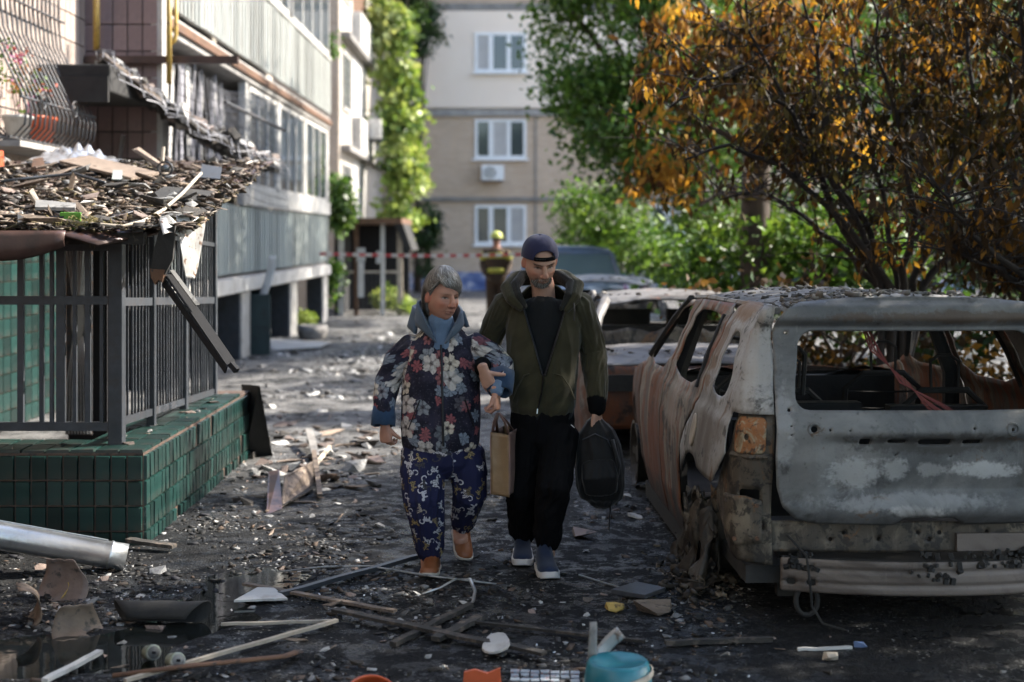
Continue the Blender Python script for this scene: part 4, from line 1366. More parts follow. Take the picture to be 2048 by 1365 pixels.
# ---- the large burnt car; local axes: x right, y forward, z up, origin under the middle of the tailgate
suv = thing('burnt_car', 'burnt-out pale grey estate car without glass or tyres, seen from behind', 'car', (1.88, 6.42, 0), 'burnt-out cars')
suv.matrix_basis = Matrix.Translation((1.88, 6.42, 0)) @ Matrix.Rotation(R(2.0), 4, 'Z')
WZ = [(0.02, 0.83), (0.15, 0.88), (0.32, 0.91), (0.55, 0.925), (0.70, 0.922), (0.82, 0.905), (0.88, 0.895), (0.93, 0.868), (0.99, 0.852), (1.12, 0.80), (1.28, 0.735), (1.38, 0.68), (1.43, 0.63), (1.46, 0.57)]
YR = [(0.1, 0.06), (0.45, 0.035), (0.60, 0.03), (0.74, 0.005), (0.88, 0.0), (0.93, 0.02), (0.97, 0.045), (1.12, 0.12), (1.30, 0.215), (1.335, 0.225), (1.37, 0.19), (1.42, 0.20), (1.46, 0.25)]
PLAN = [(-0.70, 0.02), (-0.80, 0.045), (-0.87, 0.09), (-0.905, 0.17), (-0.92, 0.30), (-0.925, 0.5), (-0.928, 1.2), (-0.925, 2.6), (-0.91, 3.3), (-0.87, 3.9), (-0.80, 4.25), (-0.6, 4.42)]
_sl = [0.0]
for a, b in zip(PLAN[:-1], PLAN[1:]): _sl.append(_sl[-1] + math.hypot(b[0] - a[0], b[1] - a[1]))


def plan(s):
    for k in range(len(PLAN) - 1):
        if s <= _sl[k + 1] or k == len(PLAN) - 2:
            u = (s - _sl[k]) / (_sl[k + 1] - _sl[k])
            return PLAN[k][0] + (PLAN[k + 1][0] - PLAN[k][0]) * u, PLAN[k][1] + (PLAN[k + 1][1] - PLAN[k][1]) * u


SOFF = 0.104                              # s = y + SOFF along the straight side


def side_map(sgn=-1, inset=0.0):
    def f(s, z):
        bx, by = plan(max(0, s))
        w = min(1, 0.18 + 0.82 * max(0, s) / 0.36)
        x = bx + (0.925 - interp(WZ, z)) * w + inset * w
        y = by + interp(YR, z) * max(0, 1 - s / 1.1) + inset * (1 - w)
        d = 0.009 * mnoise.noise(V((s * 3, z * 3, 7))) + 0.003 * mnoise.noise(V((s * 11, z * 9, 3)))
        return (-sgn * (x + d), y, z)
    return f


def wheel_arch(yc, r, zc, a0, a1, n=10):
    return [(yc + SOFF + r * math.cos(R(a0 + (a1 - a0) * i / n)), zc + r * math.sin(R(a0 + (a1 - a0) * i / n))) for i in range(n + 1)]


for sgn in (-1, 1):
    mp_ = side_map(sgn)
    Q = lambda y: y + SOFF
    # quarter panel: wraps the corner, lamp opening cut out, lower rear skin burnt away
    out = [(0.0, 1.43), (0.0, 0.945), (0.27, 0.945), (0.285, 0.93), (0.285, 0.80), (0.27, 0.755), (0.36, 0.66), (0.47, 0.585)] + wheel_arch(0.93, 0.40, 0.24, 118, 38) + \
          [(Q(1.30), 0.62), (Q(1.17), 0.74), (Q(0.99), 0.86), (Q(0.95), 0.97), (Q(0.98), 1.12), (Q(1.02), 1.34), (Q(0.9), 1.425)]
    qw = smooth_poly([(0.40, 0.985), (0.80, 0.975), (0.83, 1.10), (0.78, 1.27), (0.62, 1.295), (0.53, 1.20)], 2)
    panel('quarter_panel', out, [qw, rrect(0.19, 0.205, 1.07, 1.09, 0.004, 2), rrect(0.165, 0.18, 1.10, 1.12, 0.004, 2)] if sgn < 0 else [qw], mp_, M['suv_quarter'], suv, 0.022)
    # rear door
    out = [(Q(0.965), 0.97), (Q(1.01), 0.865), (Q(1.19), 0.745), (Q(1.32), 0.62), (Q(1.385), 0.45), (Q(1.40), 0.05), (Q(2.03), 0.06), (Q(2.07), 0.9), (Q(2.06), 1.20), (Q(2.02), 1.385), (Q(1.1), 1.40), (Q(1.035), 1.34), (Q(0.995), 1.12)]
    rw = smooth_poly([(Q(1.10), 0.965), (Q(1.96), 0.955), (Q(1.97), 1.15), (Q(1.94), 1.33), (Q(1.5), 1.345), (Q(1.16), 1.325), (Q(1.10), 1.15)], 1)
    dr = panel('rear_door', out, [rw], mp_, M['suv_door'], suv, 0.024)
    fr_ = MB()
    fr_.tube([mp_(s_, z_) for s_, z_ in ((Q(1.09), 0.96), (Q(1.12), 1.15), (Q(1.16), 1.335))], 0.02, 5)
    fr_.build('window_channel', M['soot'], dr, local=True)
    # front door
    out = [(Q(2.05), 0.06), (Q(3.05), 0.06), (Q(3.16), 0.45), (Q(3.18), 0.93), (Q(2.95), 1.02), (Q(2.60), 1.26), (Q(2.42), 1.36), (Q(2.04), 1.385), (Q(2.08), 1.2), (Q(2.09), 0.9)]
    fw = smooth_poly([(Q(2.16), 0.955), (Q(3.02), 0.935), (Q(2.80), 1.09), (Q(2.5), 1.28), (Q(2.38), 1.33), (Q(2.14), 1.34)], 1)
    panel('front_door', out, [fw], mp_, M['suv_door'], suv, 0.026)
    # front wing
    out = [(Q(3.07), 0.06), (Q(3.17), 0.25)] + [(a_, b_) for a_, b_ in wheel_arch(3.59, 0.40, 0.24, 172, 8)] + [(Q(4.3), 0.3), (Q(4.38), 0.62), (Q(3.9), 0.80), (Q(3.2), 0.92), (Q(3.18), 0.45)]
    panel('front_wing', out, [], mp_, M['sedan'] if sgn < 0 else M['suv_door'], suv, 0.035)
    # inner structure behind the missing rear corner skin
    im = side_map(sgn, 0.045)
    panel('inner_corner', [(0.0, 0.95), (0.30, 0.95), (0.33, 0.8), (0.50, 0.60), (0.56, 0.46), (0.40, 0.33), (0.22, 0.27), (0.0, 0.25)], [rrect(0.06, 0.17, 0.52, 0.60, 0.01, 2), circ(0.055, 0.43, 0.018)], im, M['suv_inner'], suv, 0.018)
    lm = side_map(sgn, 0.032)
    lp = panel('lamp_recess', rrect(0.045, 0.235, 0.765, 0.93, 0.03), [circ(0.15, 0.84, 0.016), circ(0.21, 0.9, 0.007, 8), circ(0.21, 0.79, 0.007, 8)], lm, M['suv_lamp'], suv, 0.01)
    ledge = MB()
    ledge.tube([lm(0.03, 0.752), lm(0.12, 0.748), lm(0.26, 0.752)], 0.014, 6)
    ledge.build('ledge', M['suv_inner'], lp, local=True)
    bm_ = side_map(sgn, 0.02)
    plate = panel('bracket_plate', [(0.045, 0.55), (0.045, 0.36), (0.20, 0.34), (0.30, 0.43), (0.27, 0.57), (0.12, 0.57)], [], bm_, M['suv_inner'], suv, 0.02, 0.012)
    for s_, z_ in ((0.07, 0.38), (0.07, 0.53), (0.19, 0.37), (0.25, 0.54)):
        b_ = MB()
        c_ = V(bm_(s_, z_))
        b_.tube([c_ + V((0, -0.014, 0)), c_ + V((0, 0.005, 0))], 0.010, 7)
        b_.build('bolt', M['rust'], plate, local=True)
    if sgn < 0:
        panel('fuel_flap', circ(Q(0.90), 0.765, 0.045, 20, 0.085), [], side_map(sgn, -0.008), M['sedan_beige'], suv, 0.012, 0.008)
    # pillars and sill inside
    for y_ in (2.06,):
        p_ = MB()
        p_.tube([V(mp_(Q(y_), 0.1)) + V((0.05 * -sgn, 0, 0)), V(mp_(Q(y_), 0.95)) + V((0.05 * -sgn, 0, 0)), V(mp_(Q(y_), 1.38)) + V((0.03 * -sgn, 0, 0))], [0.05, 0.05, 0.03], 6)
        p_.build('centre_pillar', M['soot'], suv, local=True)
    p_ = MB()
    p_.tube([mp_(Q(3.0), 0.98), mp_(Q(2.62), 1.24), mp_(Q(2.4), 1.37)], 0.028, 6)
    p_.build('windscreen_pillar', M['soot'], suv, local=True)
    p_ = MB()
    p_.bx(*sorted((sgn * 0.80, sgn * 0.88)), 1.4, 3.1, 0.03, 0.13)
    p_.build('sill', M['soot'], suv, local=True)


def tail_map(x, z):
    e = abs(x) / 0.70
    y = interp(YR, z) - 0.03 + 0.05 * e * e
    # pressed recess round the number plate, ledge under the glass
    bx_ = max(0, min(1, (0.50 - abs(x)) / 0.08))
    bz = max(0, min(1, (z - 0.555) / 0.05)) * max(0, min(1, (0.865 - z) / 0.04))
    y += 0.030 * bx_ * bz
    if 0.46 < z < 0.55: y -= 0.012 * math.sin((z - 0.46) / 0.09 * math.pi)
    y += 0.010 * mnoise.noise(V((x * 3, z * 4, 1))) + 0.003 * mnoise.noise(V((x * 12, z * 12, 1)))
    return (x, y, z)


TW = lambda z: 0.695 - (0.925 - interp(WZ, z)) * 0.18
out = [(-0.50, 0.455), (-0.60, 0.475), (-0.655, 0.53), (-0.68, 0.62), (-0.69, 0.75), (-TW(0.95), 0.95), (-TW(1.2), 1.2), (-TW(1.3), 1.31), (-TW(1.36) + 0.012, 1.37), (-TW(1.4) + 0.045, 1.415), (-TW(1.43) + 0.11, 1.445)]
out = out + [(-0.3, 1.466), (0, 1.474), (0.3, 1.466)] + [(-x, z) for x, z in reversed(out)] + [(0.16, 0.452), (0.11, 0.485), (-0.11, 0.485), (-0.16, 0.452)]
win = rrect(-0.60, 0.60, 0.965, 1.315, 0.07)
win = [(x * (1 - 0.10 * max(0, z - 0.97) / 0.35), z) for x, z in win]
holes = [win, rrect(-0.315, -0.265, 0.815, 0.845, 0.004, 2), rrect(-0.19, -0.10, 0.822, 0.842, 0.006, 2), rrect(-0.05, 0.10, 0.815, 0.843, 0.006, 2), rrect(0.15, 0.24, 0.818, 0.840, 0.006, 2),
         circ(-0.52, 0.885, 0.016), circ(-0.45, 0.882, 0.009, 8), circ(-0.36, 0.878, 0.007, 8), circ(0.2, 0.888, 0.007, 8), circ(0.38, 0.88, 0.008, 8),
         circ(-0.62, 0.86, 0.007, 8), circ(-0.62, 0.90, 0.007, 8), circ(-0.625, 0.965, 0.010, 8), circ(-0.60, 1.305, 0.010, 8), circ(-0.15, 0.765, 0.007, 8), circ(0.1, 0.762, 0.007, 8)]
tg = panel('tailgate', out, holes, tail_map, M['suv_tail'], suv, 0.0125, 0.010)
for x_ in (-0.52, 0.38):
    b_ = MB()
    c_ = V(tail_map(x_, 0.885))
    b_.tube([c_ + V((0.026 * math.cos(a), -0.006, 0.026 * math.sin(a))) for a in [2 * math.pi * j / 14 for j in range(15)]], 0.006, 5, False)
    b_.build('rubber_seat', M['suv_tail'], tg, local=True)
b_ = MB()
b_.bx(-0.60, 0.60, 0.30, 0.34, 1.33, 1.36)
b_.build('inner_frame', M['soot'], tg, local=True)
# roof
ROOF_Y0, ROOF_Y1 = 0.27, 2.45


def roof_map(x, y):
    e = abs(x) / 0.64
    z = 1.478 - 0.018 * (y - 0.3) - 0.075 * e ** 2.6 + 0.008 * mnoise.noise(V((x * 3, y * 3, 2)))
    return (x * (0.97 if y < 0.5 else 1), y, z - (0.02 if y < 0.3 else 0))


panel('roof', rrect(-0.655, 0.655, ROOF_Y0, ROOF_Y1, 0.10), [], roof_map, M['suv_roof'], suv, 0.05)
for sgn in (-1, 1):
    b_ = MB()
    b_.tube([V((sgn * 0.625, 0.28, 1.405)), V((sgn * 0.64, 0.9, 1.405)), V((sgn * 0.64, 2.0, 1.395)), V((sgn * 0.64, 2.45, 1.375))], 0.018, 6)
    b_.build('roof_gutter', M['suv_quarter'], suv, local=True)
# bonnet, floor, bulkhead, dash, seats
b_ = MB()
b_.grid(lambda u, v: V(((u - 0.5) * 1.6, 3.1 + 1.25 * v, 0.90 - 0.13 * v - 0.08 * (2 * u - 1) ** 2)), 12, 10)
b_.build('bonnet', M['suv_door'], suv, True, local=True, solid=0.008)
b_ = MB()
b_.bx(-0.80, 0.80, 0.15, 3.2, 0.16, 0.24)
b_.bx(-0.78, 0.78, 3.15, 3.2, 0.24, 0.85)
b_.build('floor_pan', M['soot'], suv, local=True)
b_ = MB()
b_.grid(lambda u, v: V(((u - 0.5) * 1.45, 2.85 + 0.25 * v, 0.86 + 0.05 * math.sin(u * 9) - 0.04 * v)), 14, 3)
b_.bx(-0.72, 0.72, 2.85, 2.95, 0.55, 0.85)
b_.build('dashboard', M['soot'], suv, local=True)
for k, (x_, y_) in enumerate(((-0.38, 2.1), (0.38, 2.1), (-0.42, 1.15), (0.42, 1.15))):
    b_ = MB()
    w_ = 0.22
    b_.tube([(x_ - w_, y_, 0.40), (x_ - w_, y_ - 0.12, 0.86), (x_ - 0.12, y_ - 0.14, 0.95), (x_ + 0.12, y_ - 0.14, 0.95), (x_ + w_, y_ - 0.12, 0.86), (x_ + w_, y_, 0.40)], 0.018, 6)
    for z_ in (0.5, 0.62, 0.74, 0.84): b_.tube([(x_ - w_, y_ - 0.04 - (z_ - .45) * .2, z_), (x_, y_ - 0.0 - (z_ - .45) * .2, z_ - 0.01), (x_ + w_, y_ - 0.04 - (z_ - .45) * .2, z_)], 0.006, 4)
    b_.tube([(x_ - 0.07, y_ - 0.14, 0.94), (x_ - 0.075, y_ - 0.14, 1.10), (x_ - 0.03, y_ - 0.14, 1.135), (x_ + 0.03, y_ - 0.14, 1.135), (x_ + 0.075, y_ - 0.14, 1.10), (x_ + 0.07, y_ - 0.14, 0.94)], 0.009, 5)
    b_.build('seat_frame', M['soot'], suv, local=True)
b_ = MB()
b_.bx(-0.70, 0.70, 1.0, 1.1, 0.3, 0.80)
b_.bx(-0.6, -0.05, 0.9, 1.0, 0.6, 0.9)
b_.bx(0.1, 0.6, 0.9, 1.0, 0.6, 0.88)
b_.build('rear_seat_back', M['soot'], suv, local=True)
b_ = MB()
b_.tube([(-0.38 + 0.18 * math.cos(a), 2.68, 0.93 + 0.18 * math.sin(a)) for a in [2 * math.pi * j / 20 for j in range(21)]], 0.012, 5, False)
b_.build('steering_wheel', M['soot'], suv, local=True)
# headrest bow at the left of the rear window, red wires hanging from the roof
b_ = MB()
b_.tube([(-0.55, 0.55, 0.95), (-0.56, 0.5, 1.15), (-0.54, 0.5, 1.21), (-0.47, 0.5, 1.215), (-0.44, 0.5, 1.18), (-0.44, 0.55, 0.98)], 0.012, 6)
b_.build('headrest_bow', M['soot'], suv, local=True)
M['red_wire'] = flat('red_wire', (0.13, 0.025, 0.022), 0.7)
rg = random.Random(9)
b_ = MB()
for k in range(14):
    o_ = rg.gauss(0, 0.010)
    b_.tube([V((-0.20 + o_, 0.33, 1.33)), V((-0.17 + o_ * 1.6, 0.26, 1.22)), V((-0.07 - o_ * 1.5, 0.12, 1.08)), V((0.03 + o_ * 3, 0.04, 0.98 + abs(o_))), V((0.07 + o_ * 4, 0.0, 0.955))], 0.0022, 4)
b_.build('wire_bundle', M['red_wire'], suv, local=True)
# rear cross panel and bumper beam
b_ = MB()


def cross_pt(u, v):
    x = -0.72 + 1.44 * u
    return V((x, 0.075 + 0.05 * (2 * u - 1) ** 2 + 0.012 * mnoise.noise(V((u * 12, v * 3, 0))), 0.30 + 0.15 * v))


cp = panel('rear_cross_panel', [(-0.70, 0.31), (0.70, 0.31), (0.70, 0.45), (-0.70, 0.45)], [circ(x_, 0.37 + 0.03 * (k % 2), 0.012, 8) for k, x_ in enumerate((-0.42, -0.36, -0.2, -0.02, 0.03, 0.08, 0.2, 0.3, 0.4))], lambda x, z: (x, 0.085 + 0.05 * (x / .7) ** 2 + 0.006 * mnoise.noise(V((x * 9, z * 9, 0))), z), M['suv_inner'], suv, 0.014)
b_ = MB()
b_.bx(0.15, 0.52, 0.055, 0.075, 0.32, 0.40)
b_.build('tow_bracket', M['suv_beam'], cp, local=True)


def beam_map(x, z):
    y = -0.055 + 0.16 * (x / 0.72) ** 2
    zz = (z - 0.135) / 0.165
    y += 0.010 * (abs(zz - 0.33) < 0.03) + 0.010 * (abs(zz - 0.68) < 0.03) + 0.012 * (abs(zz - 0.5) ** 2)
    return (x, y, z - 0.012 * (x > 0) * x)


bmo = panel('bumper_beam', rrect(-0.655, 0.70, 0.145, 0.295, 0.01, 2), [rrect(-0.63, -0.59, 0.175, 0.205, 0.01, 3), rrect(-0.545, -0.505, 0.175, 0.205, 0.01, 3), circ(-0.52, 0.262, 0.008, 8)], beam_map, M['suv_beam'], suv, 0.011, 0.012)
b_ = MB()
b_.loft([[V((x, beam_map(x, 0.2)[1] + 0.01, 0.29)), V((x, beam_map(x, 0.2)[1] + 0.09, 0.285)), V((x, beam_map(x, 0.2)[1] + 0.09, 0.15)), V((x, beam_map(x, 0.2)[1] + 0.012, 0.15))] for x in [-0.64 + 1.32 * i / 14 for i in range(15)]])
b_.build('beam_back', M['soot'], bmo, local=True)
b_ = MB()
b_.tube([(-0.54 + 0.05 * math.sin(a), 0.06, 0.10 - 0.065 * math.cos(a)) for a in [-2.4 + 4.8 * i / 16 for i in range(17)]], 0.012, 6)
b_.build('tow_loop', M['soot'], suv, local=True)
# charred lumps and drips stuck on the beam
for k, (x_, w_, h_) in enumerate(((-0.57, 0.10, 0.05), (0.02, 0.09, 0.09), (0.28, 0.16, 0.03), (0.45, 0.12, 0.05))):
    b_ = MB()
    for q in range(26):
        xx = x_ + rg.gauss(0, w_ * 0.45)
        zz = 0.30 + rg.uniform(-h_, 0.03)
        s_ = rg.uniform(0.008, 0.022)
        b_.box((xx, beam_map(xx, 0.2)[1] - 0.01 + (0.04 if zz > 0.29 else 0), zz), (s_, s_, s_ * 1.4), Matrix.Rotation(rg.uniform(0, 6), 3, V((rg.random(), rg.random(), rg.random() + .1)).normalized()))
    b_.build('charred_lump', M['soot'], suv, local=True)['kind'] = 'stuff'
b_ = MB()
b_.tube([(-0.63, 0.05, 0.40), (-0.56, -0.02, 0.32), (-0.555, -0.06, 0.22), (-0.54, -0.04, 0.10), (-0.50, -0.07, 0.03), (-0.40, -0.13, 0.012)], 0.006, 5)
b_.build('hanging_cable', M['soot'], suv, local=True)
# wheels: bare rims sunk to the ground
for x_, y_ in ((-0.80, 0.93), (0.80, 0.93), (-0.80, 3.59), (0.80, 3.59)):
    b_ = MB()
    prof = [(0.10, 0.235), (0.10, 0.215), (0.06, 0.20), (-0.06, 0.20), (-0.10, 0.215), (-0.10, 0.235)]
    for i in range(24):
        a0, a1 = 2 * math.pi * i / 24, 2 * math.pi * (i + 1) / 24
        for (xa, ra), (xb, rb) in zip(prof[:-1], prof[1:]):
            b_.add([(x_ + xa, y_ + ra * math.cos(a0), 0.235 + ra * math.sin(a0)), (x_ + xb, y_ + rb * math.cos(a0), 0.235 + rb * math.sin(a0)), (x_ + xb, y_ + rb * math.cos(a1), 0.235 + rb * math.sin(a1)), (x_ + xa, y_ + ra * math.cos(a1), 0.235 + ra * math.sin(a1))], [(0, 1, 2, 3)])
    for i in range(5):
        a = 2 * math.pi * i / 5
        b_.bar((x_ + 0.04 * (1 if x_ > 0 else -1), y_, 0.235), (x_ + 0.07 * (1 if x_ > 0 else -1), y_ + 0.20 * math.cos(a), 0.235 + 0.20 * math.sin(a)), 0.05, 0.03, up=V((1, 0, 0)))
    b_.tube([(x_ - 0.08, y_, 0.235), (x_ + 0.08, y_, 0.235)], 0.06, 12)
    b_.build('wheel_rim', M['suv_inner'], suv, local=True)
# axle and spring stubs
b_ = MB()
b_.tube([(-0.75, 0.93, 0.2), (0.75, 0.93, 0.2)], 0.04, 8)
b_.bx(-0.62, -0.52, 0.3, 0.36, 0.06, 0.30)
b_.bx(0.5, 0.62, 0.3, 0.36, 0.06, 0.30)
b_.build('rear_axle', M['soot'], suv, local=True)
# melted arch liner hanging from the left rear wheel arch
for k in range(9):
    b_ = MB()
    y_ = 0.62 + 0.06 * k + rg.uniform(-.02, .02)
    z1 = 0.36 - 0.008 * k + rg.uniform(-.16, .14)
    x_ = -0.87 + rg.uniform(-.06, .05)
    w_ = rg.uniform(0.05, 0.11)

    def strip(u, v, y_=y_, z1=z1, x_=x_, w_=w_, k=k):
        z = z1 * (1 - v) + 0.01 * v
        return V((x_ - 0.07 * v * v + 0.05 * mnoise.noise(V((u * 5, v * 4, k))) + 0.018 * math.sin(u * 14 + k), y_ + (u - 0.5) * w_ * (1 + 0.7 * mnoise.noise(V((v * 6, k, 1)))) - 0.04 * v * math.sin(k * 2.1), max(0.004, z + 0.12 * mnoise.noise(V((u * 9, v * 2, k + .5))))))
    b_.grid(strip, 10, 12)
    b_.build('melted_liner_strip', M['suv_inner'] if k % 4 else M['suv_quarter'], suv, True, local=True, solid=0.006)
# ash and burnt crumbs on the roof and under the wheel arch
rgn = np.random.default_rng(4)


def crumbs(name, fn, n, smin, smax, pal, parent, seed, flatness=0.5):
    """many small broken pieces as one mesh; fn gives points"""
    rg_ = np.random.default_rng(seed)
    base = np.array([(-1, -1, -1), (1, -1, -1), (1, 1, -1), (-1, 1, -1), (-1, -1, 1), (1, -1, 1), (1, 1, 1), (-1, 1, 1)], float)
    fq = np.array([(3, 2, 1, 0), (4, 5, 6, 7), (0, 1, 5, 4), (1, 2, 6, 5), (2, 3, 7, 6), (3, 0, 4, 7)])
    pos = np.array([fn(i) for i in range(n)])
    s = smin * (smax / smin) ** (rg_.random(n) ** 2.2)
    sc = np.stack([s * rg_.uniform(0.6, 1.5, n), s * rg_.uniform(0.4, 1.0, n), s * rg_.uniform(0.12, 1.0, n) * flatness], 1)
    vv = base[None] * sc[:, None, :] * rg_.uniform(0.55, 1.1, (n, 8, 3))
    a, b = rg_.uniform(0, 2 * np.pi, n), rg_.normal(0, 0.35, n)
    ca, sa, cb, sb = np.cos(a), np.sin(a), np.cos(b), np.sin(b)
    x, y, z = vv[..., 0], vv[..., 1], vv[..., 2]
    x, z = x * cb[:, None] + z * sb[:, None], -x * sb[:, None] + z * cb[:, None]
    x, y = x * ca[:, None] - y * sa[:, None], x * sa[:, None] + y * ca[:, None]
    vv = np.stack([x, y, z], -1) + pos[:, None, :] + np.array([0, 0, 1]) * (sc[:, None, 2:3] * 0.6)
    q = (fq[None] + (np.arange(n) * 8)[:, None, None]).reshape(-1, 4)
    pal = np.array(pal)
    c = pal[rg_.integers(0, len(pal), n)] * rg_.uniform(0.6, 1.35, (n, 1))
    me = npmesh(name, vv.reshape(-1, 3), q, M['tint_matte'], False, np.repeat(c, 8, 0))
    o = bpy.data.objects.new(name, me)
    COL.objects.link(o)
    if parent: o.parent = parent
    o['kind'] = 'stuff'
    return o


def on_roof(i):
    q = rgn.random()
    if q < 0.6:
        x = (rgn.normal(-0.35, 0.18) if rgn.random() < 0.55 else rgn.uniform(-0.6, 0.6))
        y = 0.30 + abs(rgn.normal(0, 0.25))
    else:
        x = rgn.uniform(-0.62, 0.62)
        y = rgn.uniform(0.3, 2.3)
    x = max(-0.62, min(0.62, x))
    return roof_map(x, min(y, 2.4))


crumbs('roof_ash', on_roof, 2600, 0.003, 0.028, [(0.13, 0.12, 0.11), (0.06, 0.055, 0.05), (0.22, 0.21, 0.19), (0.10, 0.08, 0.06)], suv, 5)


crumbs('burnt_heap', lambda i: (-0.93 + rgn.normal(0, 0.09), 0.80 + rgn.normal(0, 0.22), 0.01 + 0.10 * rgn.random() ** 3), 500, 0.005, 0.035, [(0.06, 0.05, 0.04), (0.13, 0.105, 0.08), (0.03, 0.026, 0.022), (0.04, 0.03, 0.022), (0.015, 0.014, 0.013)], suv, 6, 0.5)

# ---- the lower burnt cars in front of it
def sedan(label, loc, yaw, mbody, mroof, mback, lid=True):
    t = thing('burnt_car', label, 'car', loc, 'burnt-out cars')
    t.matrix_basis = Matrix.Translation(loc) @ Matrix.Rotation(R(yaw), 4, 'Z') @ Matrix.Diagonal((1, 1, 1.08, 1))
    # body: cross sections along the length; y, half width, bottom, deck height
    st = [(0.0, 0.70, 0.30, 0.66), (0.05, 0.80, 0.18, 0.72), (0.25, 0.86, 0.10, 0.76), (0.9, 0.88, 0.06, 0.78), (1.4, 0.88, 0.05, 0.80), (3.0, 0.88, 0.05, 0.80), (3.4, 0.87, 0.06, 0.78), (4.0, 0.84, 0.10, 0.70), (4.25, 0.74, 0.2, 0.6)]
    for sgn in (-1, 1):
        b = MB()
        b.grid(lambda u, v: (lambda yv: V((sgn * (interp([(a[0], a[1]) for a in st], yv) - 0.06 * abs(v - 0.55) ** 1.5 - 0.05 * max(0, v - 0.8) * 2), yv, interp([(a[0], a[2]) for a in st], yv) + v * (interp([(a[0], a[3]) for a in st], yv) - interp([(a[0], a[2]) for a in st], yv)) + 0.006 * mnoise.noise(V((u * 20, v * 4, 1))))))(u * 4.25), 50, 10)
        b.build('side_panel', mbody, t, True, local=True, solid=0.01)
    b = MB()
    b.grid(lambda u, v: V(((u - 0.5) * 1.46 * (1 - 0.03 * v), 0.02 - 0.05 * math.sin(v * 2.6) - 0.05 * (1 - (2 * u - 1) ** 2) + 0.008 * mnoise.noise(V((u * 8, v * 5, 2))), 0.22 + 0.46 * v)), 24, 12)
    b.build('rear_panel', mback, t, True, local=True, solid=0.01)
    b = MB()
    b.grid(lambda u, v: V(((u - 0.5) * 1.56, -0.02 + 0.80 * v, 0.70 + 0.09 * math.sin(v * 1.57) - 0.03 * (2 * u - 1) ** 2 + 0.012 * mnoise.noise(V((u * 6, v * 6, 3))))), 22, 14)
    b.build('boot_lid', mroof, t, True, local=True, solid=0.01)
    b = MB()
    b.grid(lambda u, v: V(((u - 0.5) * 1.5, 3.1 + 1.05 * v, 0.80 - 0.12 * v * v - 0.05 * (2 * u - 1) ** 2)), 16, 10)
    b.build('bonnet', mroof, t, True, local=True, solid=0.01)
    b = MB()
    b.grid(lambda u, v: V(((u - 0.5) * 1.16 * (1 - 0.05 * abs(2 * v - 1) ** 3), 1.15 + 1.35 * v, 1.12 + 0.06 * math.sin(v * 3.14) - 0.05 * (2 * u - 1) ** 2 + 0.012 * mnoise.noise(V((u * 6, v * 6, 4))))), 18, 16)
    b.build('roof', mroof, t, True, local=True, solid=0.014)
    for sgn in (-1, 1):
        for pts, r in (([(sgn * 0.74, 0.62, 0.77), (sgn * 0.66, 0.95, 0.98), (sgn * 0.57, 1.2, 1.11)], 0.045), ([(sgn * 0.79, 1.95, 0.78), (sgn * 0.60, 1.9, 1.13)], 0.03), ([(sgn * 0.76, 3.15, 0.79), (sgn * 0.66, 2.75, 1.0), (sgn * 0.57, 2.48, 1.12)], 0.035)):
            b = MB()
            b.tube(pts, r, 6)
            b.build('roof_pillar', mroof, t, True, local=True)
        b = MB()
        b.bx(sgn * 0.55 - 0.14, sgn * 0.55 + 0.14, -0.075, -0.05, 0.50, 0.62)
        b.build('lamp_recess', M['soot'], t, local=True)
    b = MB()
    b.bx(-0.78, 0.78, 0.7, 3.1, 0.12, 0.2)
    b.bx(-0.76, 0.76, 0.66, 0.74, 0.2, 0.75)
    b.bx(-0.7, 0.7, 1.3, 1.45, 0.2, 0.90)
    b.bx(-0.62, -0.08, 2.0, 2.12, 0.2, 1.0)
    b.bx(0.08, 0.62, 2.0, 2.12, 0.2, 1.0)
    b.bx(-0.72, 0.72, 2.75, 3.0, 0.3, 0.84)
    b.build('floor_pan', M['soot'], t, local=True)
    b = MB()
    b.grid(lambda u, v: V(((u - 0.5) * 1.3, 1.05 + 0.05 * v + 0.03 * mnoise.noise(V((u * 9, v * 4, 5))), 0.72 + 0.20 * v * (0.8 + 0.4 * mnoise.noise(V((u * 7, 1, 1)))))), 20, 5)
    b.build('seat_back', M['suv_inner'], t, True, local=True, solid=0.02)
    crumbs('burnt_litter', lambda i: ((rgn.random() - .5) * 1.1, rgn.uniform(1.2, 2.4), 1.15), 120, 0.005, 0.03, [(0.05, 0.045, 0.04), (0.12, 0.11, 0.10), (0.2, 0.19, 0.18)], t, 71, 0.4)
    crumbs('burnt_litter', lambda i: ((rgn.random() - .5) * 1.4, rgn.uniform(0.0, 0.75), 0.765), 140, 0.005, 0.03, [(0.05, 0.045, 0.04), (0.10, 0.09, 0.08), (0.03, 0.03, 0.03)], t, 72, 0.4)
    for sgn in (-1, 1):
        for y in (0.75, 3.4):
            b = MB()
            b.tube([(sgn * 0.70, y, 0.19), (sgn * 0.84, y, 0.19)], [0.19, 0.19], 16)
            b.build('wheel_rim', M['soot'], t, True, local=True)
    return t


sedan('burnt rust-red car with pale roof directly beyond the estate car', (1.42, 11.25, 0), 1.5, M['sedan'], M['sedan_roof'], M['sedan'])
# its torn-up pale roof flap on the left pillar
sedan('burnt pale grey car between the rust-red wreck and the far car', (1.12, 16.2, 0), 1.0, M['sedan_blue'], M['sedan_blue'], M['sedan_beige'])

